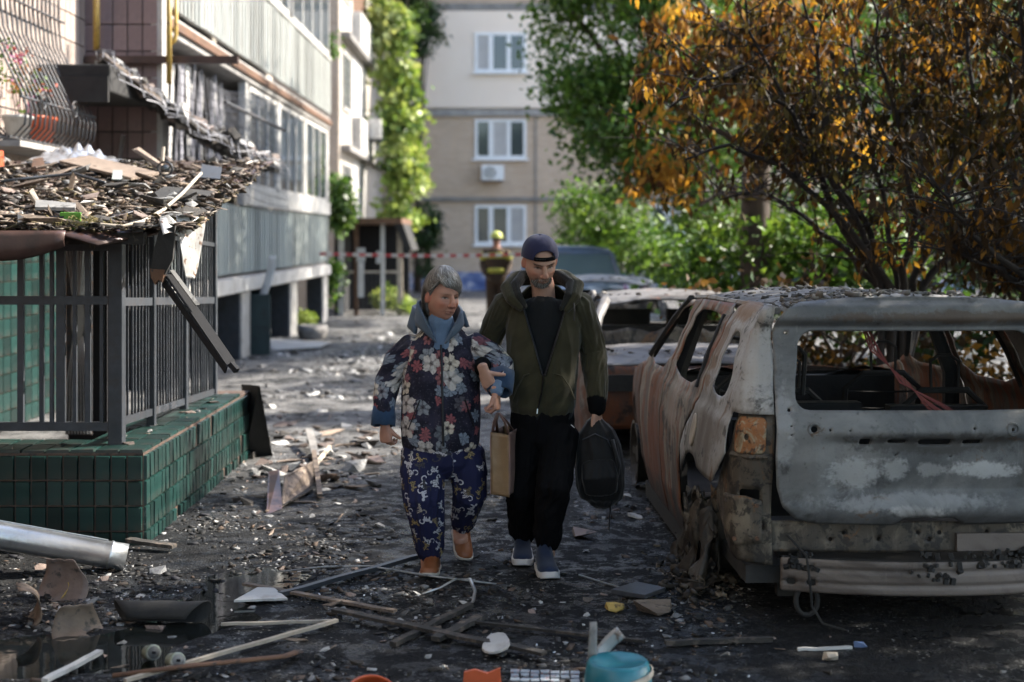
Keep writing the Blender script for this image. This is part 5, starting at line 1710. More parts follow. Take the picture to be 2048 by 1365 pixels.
# far intact car with a windscreen facing the viewer
fc = thing('parked_car', 'dark blue-grey car with whole windscreen facing the viewer, farthest of the row', 'car', (0.95, 22, 0))
fc.matrix_basis = Matrix.Translation((0.95, 22.0, 0))
M['car_blue'] = flat('blue_grey_paint', (0.10, 0.13, 0.18), 0.3, 0.3)
M['windscreen'] = glassy('windscreen_glass', (0.10, 0.14, 0.15), 0.06)
b = MB()
b.loft([[V((x * w, y, z)) for x, z in ((-1, 0.25), (1, 0.25), (1.03, 0.55), (0.97, h), (0.6, h + 0.04), (-0.6, h + 0.04), (-0.97, h), (-1.03, 0.55))] for y, w, h in ((0, 0.72, 0.70), (0.15, 0.82, 0.84), (0.9, 0.87, 0.98), (1.1, 0.88, 1.0), (3.8, 0.86, 1.0), (4.2, 0.78, 0.92))])
b.build('body', M['car_blue'], fc, True, local=True)
b = MB()
b.loft([[V((x * w, y, z)) for x, z in ((-1, zb), (1, zb), (0.9, zt), (0.5, zt + 0.04), (-0.5, zt + 0.04), (-0.9, zt))] for y, w, zb, zt in ((1.65, 0.72, 1.46, 1.52), (1.8, 0.74, 1.44, 1.56), (3.2, 0.72, 1.44, 1.56), (3.7, 0.7, 1.42, 1.5))])
b.build('roof', M['car_blue'], fc, True, local=True)
b = MB()
b.add([(-0.78, 0.98, 1.0), (0.78, 0.98, 1.0), (0.66, 1.66, 1.47), (-0.66, 1.66, 1.47)], [(0, 1, 2, 3)])
b.build('windscreen', M['windscreen'], fc, local=True, solid=0.008)
for sgn in (-1, 1):
    b = MB()
    b.tube([(sgn * 0.82, 0.95, 0.99), (sgn * 0.71, 1.66, 1.48)], 0.04, 6)
    b.build('windscreen_pillar', M['car_blue'], fc, local=True)
    b = MB()
    b.add([(sgn * 0.83, 1.1, 1.0), (sgn * 0.83, 3.6, 1.0), (sgn * 0.70, 3.5, 1.44), (sgn * 0.70, 1.75, 1.44)], [(0, 1, 2, 3)])
    b.build('side_window', M['windscreen'], fc, local=True, solid=0.008)
    b = MB()
    b.box((sgn * 0.6, 0.02, 0.68), (0.28, 0.06, 0.13))
    b.build('headlight', M['glass'], fc, local=True, bevel=0.02)
    b = MB()
    b.box((sgn * 0.96, 1.2, 1.04), (0.16, 0.08, 0.12))
    b.build('wing_mirror', M['car_blue'], fc, local=True, bevel=0.02)
    for y in (0.8, 3.4):
        b = MB()
        b.tube([(sgn * 0.68, y, 0.32), (sgn * 0.86, y, 0.32)], 0.32, 20)
        b.build('wheel', M['soot'], fc, True, local=True)

# ================================================================== PEOPLE
def limb(mb, pts, rads, side=V((1, 0, 0)), n=20, pw=2.0):
    """closed tube with elliptical sections; rads: (along side, across)"""
    pts = [V(p) for p in pts]
    k = len(pts)
    rings = []
    for i in range(k):
        t = (pts[min(i + 1, k - 1)] - pts[max(i - 1, 0)]).normalized()
        x = side - t * side.dot(t)
        x.normalize()
        y = t.cross(x)
        rx, ry = rads[i] if hasattr(rads[i], '__len__') else (rads[i], rads[i])
        rg_ = []
        for j in range(n):
            a = 2 * math.pi * j / n
            c, s = math.cos(a), math.sin(a)
            rg_.append(pts[i] + x * (rx * math.copysign(abs(c) ** (2 / pw), c)) + y * (ry * math.copysign(abs(s) ** (2 / pw), s)))
        if i == 0:
            e = min(rx, ry)
            for q in (0.35, 0.8): rings.append([pts[0] + (p - pts[0]) * q - t * e * (0.6 if q < .5 else 0.3) for p in rg_])
        rings.append(rg_)
        if i == k - 1:
            e = min(rx, ry)
            for q in (0.8, 0.35): rings.append([pts[i] + (p - pts[i]) * q + t * e * (0.6 if q < .5 else 0.3) for p in rg_])
    mb.loft(rings)


def ball(mb, c, r, rot=None, nu=14, nv=9):
    c = V(c)
    rings = []
    for j in range(1, nv):
        th = math.pi * j / nv
        ring = []
        for i in range(nu):
            a = 2 * math.pi * i / nu
            p = V((r[0] * math.sin(th) * math.cos(a), r[1] * math.sin(th) * math.sin(a), r[2] * math.cos(th)))
            ring.append(c + (rot @ p if rot is not None else p))
        rings.append(ring)
    mb.loft(rings)


def remesh(mb, voxel, smooth=3):
    me = mb.mesh('tmp', [])
    bm = bmesh.new()
    bm.from_mesh(me)
    bmesh.ops.recalc_face_normals(bm, faces=bm.faces)
    bm.to_mesh(me)
    bm.free()
    o = bpy.data.objects.new('tmp', me)
    COL.objects.link(o)
    md = o.modifiers.new('r', 'REMESH')
    md.mode = 'VOXEL'
    md.voxel_size = voxel
    md = o.modifiers.new('s', 'SMOOTH')
    md.factor = 0.5
    md.iterations = smooth
    dg = bpy.context.evaluated_depsgraph_get()
    m2 = bpy.data.meshes.new_from_object(o.evaluated_get(dg))
    bpy.data.objects.remove(o)
    bpy.data.meshes.remove(me)
    v = np.empty(len(m2.vertices) * 3)
    m2.vertices.foreach_get('co', v)
    nrm = np.empty(len(m2.vertices) * 3)
    m2.vertices.foreach_get('normal', nrm)
    q = np.empty(len(m2.loops), dtype=np.int32)
    m2.loops.foreach_get('vertex_index', q)
    bpy.data.meshes.remove(m2)
    return v.reshape(-1, 3), nrm.reshape(-1, 3), q.reshape(-1, 4)


def bone_coords(v, bones):
    """for every vertex: which bone is nearest, angle round it, distance along it"""
    n = len(v)
    best = np.full(n, 1e9)
    ang, along, which = np.zeros(n), np.zeros(n), np.zeros(n, int)
    for bi, (pts, r) in enumerate(bones):
        acc = 0.0
        for a, b in zip(pts[:-1], pts[1:]):
            A, Bv = np.array(a), np.array(b) - np.array(a)
            L = np.linalg.norm(Bv)
            t = np.clip(((v - A) @ Bv) / L ** 2, 0, 1)
            w = v - (A + t[:, None] * Bv)
            d = np.linalg.norm(w, axis=1) - r
            m = d < best
            best[m] = d[m]
            ax = Bv / L
            x = np.array([1.0, 0, 0]) - ax * ax[0]
            x /= np.linalg.norm(x)
            y = np.cross(ax, x)
            ang[m] = np.arctan2(w[m] @ y, w[m] @ x)
            along[m] = (acc + t * L)[m]
            which[m] = bi
            acc += L
    return which, ang, along


def nz3(a, b, c):
    return np.array([mnoise.noise(V((x, y, z))) for x, y, z in zip(a, b, c)])


def garment(name, mb, mat, parent, voxel, bones, amp, seed, smooth=4, cut=None, solid=0.006, joints=(), freq=1.0, drape=1.0):
    v, nrm, q = remesh(mb, voxel, smooth)
    which, ang, along = bone_coords(v, bones)
    ca, sa = np.cos(ang), np.sin(ang)
    f = freq
    n1 = nz3(ca * 1.1 + which * 5, sa * 1.1 + seed, along * 11 * f + ca * 1.5)           # rings round a sleeve or leg
    n2 = nz3(ca * 3.2 + seed, sa * 3.2 + which * 3, along * 4.2 * f + sa)                 # long drapes
    n3 = nz3(v[:, 0] * 24 + seed, v[:, 1] * 24, v[:, 2] * 24)
    j = np.zeros(len(v))
    for c, r in joints: j = np.maximum(j, np.exp(-((v - np.array(c)) ** 2).sum(1) / r ** 2))
    disp = amp * ((1 - 2 * np.abs(n1)) * (0.35 + 1.3 * j) + drape * 1.1 * (1 - 2.2 * np.abs(n2)) * 0.6 + 0.22 * n3) - amp * 0.3
    v = v + nrm * disp[:, None]
    if cut is not None:
        poly, ymax = cut
        inn = inside(v[:, 0], v[:, 2], poly) & (v[:, 1] < ymax)
        keep = ~inn[q].any(1)
        q = q[keep]
    rr_ = np.array([b[1] for b in bones])[which]
    me = npmesh(name, v, q, mat, True)
    at = me.attributes.new('print', 'FLOAT_VECTOR', 'POINT')
    pr = np.stack([ang * rr_ + which * 3.3, v[:, 2] + which * 1.7, np.zeros(len(v))], 1)
    at.data.foreach_set('vector', pr.astype(np.float32).ravel())
    o = put(name, me, Matrix(), parent)
    if solid:
        md = o.modifiers.new('solid', 'SOLIDIFY')
        md.thickness = solid
        md.offset = -1
    return o


def head_axes(yaw, pitch, roll=0.0):
    f0 = V((math.sin(R(yaw)), -math.cos(R(yaw)), 0))
    rt = V((math.cos(R(yaw)), math.sin(R(yaw)), 0))
    f = f0 * math.cos(R(pitch)) + V((0, 0, -math.sin(R(pitch))))
    up = f.cross(rt)
    m = Matrix((rt, f, up)).transposed()
    return m @ Matrix.Rotation(R(roll), 3, V((0, 1, 0)))


def add_head(mb, c, rot, s, jaw=0.28, nose=1.0, cheek=1.0):
    c = V(c)
    nu, nv = 56, 44
    rings = []
    for j in range(1, nv):
        th = math.pi * j / nv
        ring = []
        for i in range(nu):
            a = 2 * math.pi * i / nu
            sn, cs_ = math.sin(th), math.cos(th)
            if cs_ < 0 and math.sin(a) > 0:                  # fuller jaw and chin in front
                s2 = (1 - abs(cs_) ** 3.6) ** 0.5
                sn = sn + (s2 - sn) * math.sin(a) ** 0.7
            r, f, u = 0.074 * sn * math.cos(a), 0.096 * sn * math.sin(a), 0.118 * cs_
            if u < -0.02:
                k = (-0.02 - u) / 0.1
                r *= 1 - jaw * min(1, k) ** 1.4
                if f < 0: f *= 1 - 0.35 * k
                else: f *= 1 - 0.10 * k
            if f > 0.02:
                g = lambda x0, w0, u0, w1: math.exp(-((abs(r) - x0) / w0) ** 2 - ((u - u0) / w1) ** 2)
                f += -0.012 * g(0.031, 0.016, 0.003, 0.013) + 0.008 * g(0.026, 0.026, 0.026, 0.010) + 0.007 * cheek * g(0.046, 0.020, -0.026, 0.020)
                f += 0.010 * g(0, 0.026, -0.100, 0.018) + 0.007 * g(0, 0.030, -0.060, 0.020) - 0.004 * g(0, 0.022, -0.0655, 0.004) - 0.006 * g(0, 0.022, -0.083, 0.007)
                f -= 0.004 * g(0.040, 0.010, -0.050, 0.02)
            ring.append(c + rot @ (V((r, f, u)) * s))
        rings.append(ring)
    mb.loft(rings)
    H = lambda r, f, u: c + rot @ (V((r, f, u)) * s)
    sd = rot @ V((1, 0, 0))
    limb(mb, [H(0, 0.086, 0.022), H(0, 0.098, 0.0), H(0, 0.108, -0.020), H(0, 0.110, -0.033), H(0, 0.095, -0.042)], [(0.008 * s, 0.010 * s), (0.009 * s, 0.012 * s), (0.012 * s * nose, 0.012 * s), (0.015 * s * nose, 0.011 * s), (0.013 * s * nose, 0.008 * s)], sd, 12)
    for q in (-1, 1):
        ball(mb, H(q * 0.013, 0.100, -0.036), (0.008 * s * nose,) * 3, None, 8, 6)
        ball(mb, H(q * 0.077, -0.006, -0.004), (0.011 * s, 0.018 * s, 0.033 * s), rot @ Matrix.Rotation(R(q * 18), 3, 'Z') @ Matrix.Rotation(R(-12), 3, 'X'), 12, 8)
    limb(mb, [H(-0.026, 0.086, -0.061), H(0, 0.0945, -0.059), H(0.026, 0.086, -0.061)], [0.0025 * s, 0.0042 * s, 0.0025 * s], rot @ V((0, 0, 1)), 8)
    limb(mb, [H(-0.024, 0.085, -0.070), H(0, 0.092, -0.0705), H(0.024, 0.085, -0.070)], [0.0025 * s, 0.0045 * s, 0.0025 * s], rot @ V((0, 0, 1)), 8)
    return H


def add_hand(mb, w, d, n, s=1.0, thumb=1, curl=(0.5, 0.6, 0.4), tcurl=0.3, spread=0.0, tdir=None):
    """palm, four fingers of three joints each and a thumb from the side of the palm"""
    w, d, n = V(w), V(d).normalized(), V(n)
    n = (n - d * n.dot(d)).normalized()
    sd = d.cross(n)
    limb(mb, [w - d * 0.03 * s, w, w + d * 0.03 * s, w + d * 0.07 * s, w + d * 0.088 * s], [(0.027 * s, 0.021 * s), (0.028 * s, 0.019 * s), (0.038 * s, 0.017 * s), (0.041 * s, 0.015 * s), (0.038 * s, 0.012 * s)], sd, 16, 2.6)
    for k, L in enumerate((0.078, 0.086, 0.081, 0.064)):
        off = (1.5 - k) * 0.0205 * thumb
        p = w + d * (0.082 - 0.004 * abs(1.3 - k)) * s + sd * off * s
        a = 0.0
        pts = [p]
        for seg, (fr, cu) in enumerate(zip((0.46, 0.30, 0.24), curl)):
            a += cu * (1 + 0.08 * (k - 1.5))
            dd = d * math.cos(a) + n * math.sin(a) + sd * (spread * (1.5 - k) * thumb)
            pts.append(pts[-1] + dd.normalized() * L * fr * s)
        limb(mb, pts, [0.0095 * s, 0.009 * s, 0.0082 * s, 0.007 * s], sd, 10)
    t0 = w + d * 0.022 * s + sd * 0.028 * thumb * s + n * 0.004
    td = V(tdir).normalized() if tdir is not None else (d * 0.72 + sd * 0.6 * thumb + n * 0.3).normalized()
    t1 = t0 + td * 0.042 * s
    t2 = t1 + (td * math.cos(tcurl) + n * math.sin(tcurl)).normalized() * 0.034 * s
    limb(mb, [t0, t1, t2], [0.014 * s, 0.0115 * s, 0.0088 * s], n, 10)


def paint_skin(v, H, base, heads):
    col = np.tile(np.array(base), (len(v), 1))
    mott = np.array([mnoise.noise(V(p) * 38) for p in v])
    col = col * (1 + 0.10 * mott[:, None])
    for c, rot, s, opt in heads:
        q = (v - np.array(c)) @ np.array(rot) / s
        near = (np.abs(q[:, 0]) < 0.095) & (np.abs(q[:, 1]) < 0.135) & (np.abs(q[:, 2]) < 0.14)
        r, f, u = q[:, 0], q[:, 1], q[:, 2]
        fr = near & (f > 0.03) & (u > -0.126)

        def blend(mask, cc):
            m = (np.clip(mask, 0, 1) * fr)[:, None]
            col[:] = col * (1 - m) + np.array(cc) * m
        g = lambda x, a, w1, y, b, w2: np.exp(-((x - a) / w1) ** 2 - ((y - b) / w2) ** 2)
        ar = np.abs(r)
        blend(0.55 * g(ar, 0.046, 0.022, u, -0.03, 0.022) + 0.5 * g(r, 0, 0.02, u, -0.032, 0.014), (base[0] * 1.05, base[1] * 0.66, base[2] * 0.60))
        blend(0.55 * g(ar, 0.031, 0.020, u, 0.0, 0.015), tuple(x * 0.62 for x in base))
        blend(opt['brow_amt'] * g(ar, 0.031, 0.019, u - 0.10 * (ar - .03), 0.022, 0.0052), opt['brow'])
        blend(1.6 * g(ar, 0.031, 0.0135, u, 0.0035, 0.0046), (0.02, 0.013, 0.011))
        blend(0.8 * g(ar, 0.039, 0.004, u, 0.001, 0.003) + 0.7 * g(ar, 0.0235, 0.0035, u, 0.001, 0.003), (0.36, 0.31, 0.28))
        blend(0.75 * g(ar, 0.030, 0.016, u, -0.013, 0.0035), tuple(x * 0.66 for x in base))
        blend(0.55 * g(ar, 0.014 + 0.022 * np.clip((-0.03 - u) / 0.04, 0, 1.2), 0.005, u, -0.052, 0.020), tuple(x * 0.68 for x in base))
        blend(0.75 * g(r, 0, 0.024, u, -0.0655, 0.0075), opt['lip'])
        blend(0.9 * g(r, 0, 0.026, u, -0.0655, 0.0022), (0.06, 0.025, 0.02))
        blend(0.7 * g(ar, 0.010, 0.005, u, -0.041, 0.004), (0.08, 0.035, 0.03))
        if opt.get('beard'):
            n_ = np.array([mnoise.noise(V(p) * 160) for p in v])
            low = np.clip((-0.056 - u) / 0.016, 0, 1) * np.clip((0.075 - ar) / 0.012, 0, 1)
            mo = g(ar, 0.0, 0.030, u, -0.053, 0.007) * 0.8 + g(ar, 0.030, 0.008, u, -0.064, 0.014) * 0.8
            chin_ = np.clip(low + mo, 0, 1) * (1 - 0.85 * g(r, 0, 0.022, u, -0.068, 0.007))
            blend(np.clip(chin_ * (0.85 + 0.4 * n_), 0, 0.95), opt['beard'])
            side_ = np.clip((-0.030 - u) / 0.03, 0, 1) * 0.5
            blend(side_, tuple(x * 0.6 for x in base))
        ear = near & (np.abs(r) > 0.072) & (np.abs(f) < 0.03)
        col[ear] = col[ear] * np.array([1.08, 0.80, 0.76])
    return np.clip(col, 0.004, 1)


def make_skin(name):
    t = NT(name)
    c = t.n('Attribute', {'attribute_name': 'tint'}).outputs['Color']
    t.bump(t.noise(t.coord(), 170, 4), 0.22, 0.002)
    t.fin(c, 0.48, 0, 0.4)
    t.b.inputs['Subsurface Weight'].default_value = 0.06
    t.b.inputs['Subsurface Radius'].default_value = (0.012, 0.004, 0.002)
    return t.m


def cloth(name, c1, c2, rough=0.9, scale=9, weave=420):
    t = NT(name)
    co = t.coord('Object')
    n = t.noise(co, scale, 5, 0.6)
    col = t.ramp(n, [(0.35, c1), (0.68, c2)])
    w = t.noise(co, weave, 2)
    t.bump(w, 0.25, 0.0015)
    t.b.inputs['Sheen Weight'].default_value = 0.15
    return t.fin(col, rough, 0, 0.2)


def printed_vec(t, scale, seed):
    at = t.n('Attribute', {'attribute_name': 'print'}).outputs['Vector']
    ad = t.n('VectorMath', {'operation': 'ADD'})
    t.set(ad.inputs[0], at)
    ad.inputs[1].default_value = (seed, seed * 1.7, 0)
    vo = t.n('TexVoronoi', {'voronoi_dimensions': '2D'}, Vector=ad.outputs[0], Scale=scale, Randomness=0.8)
    sb = t.n('VectorMath', {'operation': 'SUBTRACT'})
    t.set(sb.inputs[0], ad.outputs[0])
    t.set(sb.inputs[1], vo.outputs['Position'])
    sx = t.n('SeparateXYZ', None, Vector=sb.outputs[0])
    rc = t.n('SeparateColor', None, Color=vo.outputs['Color'])
    return sx.outputs[0], sx.outputs[1], rc.outputs, ad.outputs[0]


def make_floral():
    t = NT('floral_print')
    at = t.n('Attribute', {'attribute_name': 'print'}).outputs['Vector']
    spk = t.noise(at, 90, 3, 0.7)
    n0 = t.noise(at, 9, 4, 0.6)
    col = t.mix(t.step(n0, 0.42, 0.6), (0.012, 0.012, 0.022), (0.028, 0.026, 0.045))
    col = t.mix(t.math('MULTIPLY', t.step(spk, 0.60, 0.68), 0.5), col, (0.22, 0.20, 0.22))
    # soft pink and grey-blue brush marks, then ragged flowers, then cream flowers on top
    for scale, seed, rad, pet, palette, th, ctr in ((15.0, 3.1, 0.036, 7.0, ((0.26, 0.085, 0.095), (0.20, 0.23, 0.28)), 0.45, False), (10.5, 7.7, 0.046, 6.0, ((0.26, 0.105, 0.11), (0.22, 0.235, 0.26)), 0.58, True), (8.3, 1.3, 0.054, 5.0, ((0.56, 0.49, 0.40), (0.50, 0.46, 0.43)), 0.50, True)):
        x, y, rc, vec = printed_vec(t, scale, seed)
        r = t.math('SQRT', t.math('ADD', t.math('MULTIPLY', x, x), t.math('MULTIPLY', y, y)))
        a = t.math('ADD', t.math('ARCTAN2', y, x), t.math('MULTIPLY', rc[1], 6.0))
        wob = t.math('ADD', t.math('MULTIPLY', t.noise(vec, 40, 3), 0.6), t.math('MULTIPLY', t.noise(vec, 120, 3), 0.4))
        pe = t.math('ADD', 0.66, t.math('MULTIPLY', t.math('ABSOLUTE', t.math('COSINE', t.math('MULTIPLY', a, pet / 2))), 0.34))
        Rr = t.math('MULTIPLY', pe, t.math('ADD', rad * 0.72, t.math('MULTIPLY', rc[2], rad * 0.5)))
        d = t.math('SUBTRACT', t.math('ADD', Rr, t.math('MULTIPLY', t.math('SUBTRACT', wob, 0.5), 0.055)), r)
        m = t.math('MULTIPLY', t.step(d, 0.0, 0.003), t.step(rc[0], th, th + 0.02))
        pc = t.mix(t.step(rc[2], 0.5, 0.55), palette[0], palette[1])
        shade = t.math('ADD', 0.62, t.math('MULTIPLY', t.step(t.math('COSINE', t.math('MULTIPLY', a, pet)), -1.0, 0.3), 0.38))
        pc = t.mix(1.0, pc, t.n('CombineColor', None, Red=shade, Green=shade, Blue=shade).outputs[0], 'MULTIPLY')
        m = t.math('MULTIPLY', m, t.math('ADD', 0.55, t.math('MULTIPLY', t.step(t.noise(vec, 70, 4, 0.7), 0.36, 0.52), 0.45)))
        col = t.mix(m, col, pc)
        if ctr:
            rag = t.math('MULTIPLY', t.math('ABSOLUTE', t.math('COSINE', t.math('MULTIPLY', a, 6.0))), 0.010)
            cm = t.math('MULTIPLY', m, t.step(t.math('SUBTRACT', t.math('ADD', 0.007, rag), r), 0.0, 0.004))
            col = t.mix(cm, col, (0.022, 0.016, 0.022))
    t.bump(t.noise(t.coord(), 380, 2), 0.2, 0.0015)
    return t.fin(col, 0.85, 0, 0.2)


def make_animal_print():
    t = NT('animal_print')
    at = t.n('Attribute', {'attribute_name': 'print'}).outputs['Vector']
    n0 = t.noise(at, 7, 3)
    col = t.mix(n0, (0.010, 0.012, 0.040), (0.018, 0.020, 0.060))
    for scale, seed, th in ((12.0, 2.3, 0.05), (14.0, 9.1, 0.50)):
        x, y, rc, vec = printed_vec(t, scale, seed)
        a = t.math('MULTIPLY', rc[1], 6.28)
        ca, sa = t.math('COSINE', a), t.math('SINE', a)
        u = t.math('ADD', t.math('MULTIPLY', x, ca), t.math('MULTIPLY', y, sa))
        w = t.math('SUBTRACT', t.math('MULTIPLY', y, ca), t.math('MULTIPLY', x, sa))
        wob = t.math('MULTIPLY', t.math('SUBTRACT', t.noise(vec, 30, 3), 0.5), 0.9)

        def ell(cx, cy, rx, ry):
            e = t.math('SQRT', t.math('ADD', t.math('POWER', t.math('DIVIDE', t.math('SUBTRACT', u, cx), rx), 2.0), t.math('POWER', t.math('DIVIDE', t.math('SUBTRACT', w, cy), ry), 2.0)))
            return t.math('ADD', e, wob)
        e = ell(0, 0, 0.020, 0.0085)                                   # body
        for c in ((0.023, 0.006, 0.0085, 0.007), (0.014, -0.012, 0.004, 0.010), (-0.012, -0.012, 0.004, 0.010), (-0.003, -0.011, 0.003, 0.008)):
            e = t.math('MINIMUM', e, ell(*c))
        # tail: part of a ring behind the body
        ring = t.math('SQRT', t.math('ADD', t.math('POWER', t.math('ADD', u, 0.023), 2.0), t.math('POWER', t.math('SUBTRACT', w, 0.011), 2.0)))
        tail = t.math('ADD', t.math('DIVIDE', t.math('ABSOLUTE', t.math('SUBTRACT', ring, 0.012)), 0.0030), t.math('MULTIPLY', t.step(w, 0.004, 0.0), 2.0))
        e = t.math('MINIMUM', e, tail)
        m = t.math('MULTIPLY', t.step(e, 1.05, 0.9), t.step(rc[0], th, th + 0.02))
        dots = t.n('TexVoronoi', {'voronoi_dimensions': '2D'}, Vector=vec, Scale=150.0).outputs['Distance']
        pc = t.ramp(rc[2], [(0.0, (0.42, 0.41, 0.45)), (0.62, (0.46, 0.45, 0.48)), (0.66, (0.30, 0.22, 0.10)), (0.84, (0.26, 0.20, 0.10)), (0.92, (0.05, 0.05, 0.06))])
        spot = t.math('MULTIPLY', t.step(dots, 0.36, 0.30), t.step(rc[2], 0.28, 0.30))
        pc = t.mix(t.math('MULTIPLY', spot, 0.9), pc, (0.02, 0.018, 0.02))
        col = t.mix(m, col, pc)
    t.bump(t.noise(t.coord(), 380, 2), 0.2, 0.0015)
    return t.fin(col, 0.85, 0, 0.2)


M['skin'] = make_skin('skin')
M['floral'] = make_floral()
M['animal'] = make_animal_print()
M['olive'] = cloth('olive_sweatshirt', (0.030, 0.027, 0.014), (0.046, 0.041, 0.022))
M['black_cloth'] = cloth('black_cloth', (0.003, 0.003, 0.0035), (0.005, 0.005, 0.006))
M['black_cloth'].node_tree.nodes['Principled BSDF'].inputs['Sheen Weight'].default_value = 0.0
M['black_cloth'].node_tree.nodes['Principled BSDF'].inputs['Specular IOR Level'].default_value = 0.1
M['tshirt'] = cloth('black_shirt', (0.005, 0.006, 0.007), (0.009, 0.010, 0.0115))
M['lining'] = cloth('dark_lining', (0.012, 0.012, 0.010), (0.022, 0.021, 0.018))
M['navy_cap'] = cloth('navy_cap', (0.012, 0.013, 0.040), (0.020, 0.021, 0.060), 0.75)
M['denim'] = cloth('denim_blue', (0.020, 0.042, 0.085), (0.036, 0.068, 0.125))
M['blue_grey'] = cloth('blue_grey_knit', (0.058, 0.080, 0.112), (0.085, 0.115, 0.155))
M['light_blue'] = cloth('light_blue_knit', (0.10, 0.155, 0.24), (0.14, 0.20, 0.30))
M['tan_leather'] = weathered('tan_leather', (0.17, 0.055, 0.02), (0.24, 0.085, 0.032), None, 14, (0.35, 0.55), 0, 0.2, 0.002, rnd=0.03)
M['sole'] = flat('cream_rubber', (0.45, 0.40, 0.34), 0.6)
M['navy_knit'] = cloth('navy_knit', (0.010, 0.018, 0.042), (0.020, 0.032, 0.068))
M['white_sole'] = flat('white_foam_sole', (0.55, 0.53, 0.52), 0.5)
M['kraft'] = weathered('golden_kraft', (0.185, 0.115, 0.06), (0.26, 0.17, 0.09), None, 5, (0.3, 0.5), 0.1, 0.3, 0.006, rnd=0.02)
M['mauve_bag'] = weathered('mauve_bag_print', (0.16, 0.095, 0.08), (0.25, 0.155, 0.13), None, 9, (0.5, 0.7), 0, 0.2, 0.003, rnd=0.02)
M['zip'] = flat('dark_zip', (0.012, 0.012, 0.016), 0.4, 0.3)
M['nylon'] = cloth('black_nylon', (0.003, 0.003, 0.0035), (0.006, 0.006, 0.007), 0.6)


def shoe(name, parent, heel, toe, w, h, mat, solemat, up=V((0, 0, 1)), collar=0.0, sole_t=0.028):
    """slip-on or trainer: upper lofted along the foot, separate sole"""
    heel, toe = V(heel), V(toe)
    d = (toe - heel)
    L = d.length
    d.normalize()
    sd = d.cross(up).normalized()
    u = sd.cross(d)
    prof = [(0.0, 0.55, 0.80), (0.05, 0.78, 1.0), (0.18, 0.86, 1.04 + collar), (0.32, 0.86, 0.98 + collar), (0.45, 0.90, 0.78), (0.60, 0.98, 0.60), (0.75, 1.0, 0.48), (0.88, 0.90, 0.42), (0.96, 0.66, 0.34), (1.0, 0.36, 0.22)]
    mb = MB()
    rings = []
    for t_, ww, hh in prof:
        c = heel + d * (L * t_)
        ring = []
        for j in range(18):
            a = 2 * math.pi * j / 18
            x, z = math.cos(a), math.sin(a)
            z = z if z > 0 else z * 0.15
            ring.append(c + sd * (w * 0.5 * ww * math.copysign(abs(x) ** 0.8, x)) + u * (sole_t * 0.7 + h * hh * max(0, z) ** 0.85))
        rings.append(ring)
    mb.loft(rings)
    o = mb.build(name, mat, parent, True)
    mb = MB()
    rings = []
    for t_, ww, hh in prof:
        c = heel + d * (L * (t_ * 1.02 - 0.01))
        hw = w * 0.5 * (ww + 0.09)
        lift = 0.012 * max(0, (t_ - 0.8) / 0.2) ** 2
        rings.append([c + sd * hw + u * lift, c + sd * hw * 1.02 + u * (sole_t + lift), c - sd * hw * 1.02 + u * (sole_t + lift), c - sd * hw + u * lift])
    mb.loft(rings)
    mb.build('sole', solemat, o, bevel=0.006)
    return o


# ------------------------------------------------------------------ the woman
DW = 7.5
W = lambda x, y, dd=0.0: P(x, y, DW + dd)
wom = thing('person', 'person with short grey hair in a dark flowered jacket, carrying a small bag', 'person', (-0.36, 7.5, 0))
hc = W(884, 594, -0.03)
hrot = head_axes(34, 5, 3)
hs = 1.06
mb = MB()
Hw = add_head(mb, hc, hrot, hs, 0.16, 1.1, 1.5)
limb(mb, [Hw(0, -0.02, -0.05), W(880, 650, 0.02), W(882, 690, 0.03)], [0.055, 0.060, 0.085])
torso_w = [(690, 0.13, 0.09), (740, 0.16, 0.11), (800, 0.17, 0.12), (850, 0.175, 0.125), (900, 0.18, 0.14)]
limb(mb, [W(884, y, 0.03) for y, a, b in torso_w], [(a, b) for y, a, b in torso_w])
wr_r, wr_l = W(769, 842, -0.05), W(992, 786, -0.20)
sh_r, el_r = W(830, 700, 0.02), W(775, 762, 0.05)
sh_l, el_l = W(941, 700, 0.03), W(1002, 736, 0.02)
limb(mb, [sh_r, el_r, wr_r], [0.042, 0.036, 0.029])
limb(mb, [sh_l, el_l, wr_l], [0.042, 0.036, 0.029])
hip_r, kn_r, an_r = W(846, 895, 0.03), W(843, 1000, -0.10), W(857, 1095, 0.0)
hip_l, kn_l, an_l = W(928, 895, 0.05), W(938, 985, 0.02), W(922, 1052, 0.26)
limb(mb, [hip_r, kn_r, an_r, W(857, 1135, 0.0)], [0.09, 0.06, 0.045, 0.04])
limb(mb, [hip_l, kn_l, an_l, W(922, 1085, 0.2)], [0.09, 0.06, 0.045, 0.04])
add_hand(mb, wr_r + V((0.004, 0, -0.028)), (0.06, -0.05, -1), (0.5, 0.85, 0.0), 0.94, 1, (0.95, 1.1, 0.8), 0.4)
add_hand(mb, wr_l, (0.06, -0.08, -1), (-0.95, 0.35, 0), 0.96, -1, (0.95, 1.2, 0.9), 0.5, tdir=(-0.35, -0.35, -1))
v, nr, q = remesh(mb, 0.0031, 2)
cols = paint_skin(v, None, (0.40, 0.205, 0.145), [(hc, hrot, hs, {'brow': (0.20, 0.14, 0.11), 'brow_amt': 0.45, 'lip': (0.30, 0.11, 0.09)})])
put('body', npmesh('body', v, q, M['skin'], True, cols), Matrix(), wom)

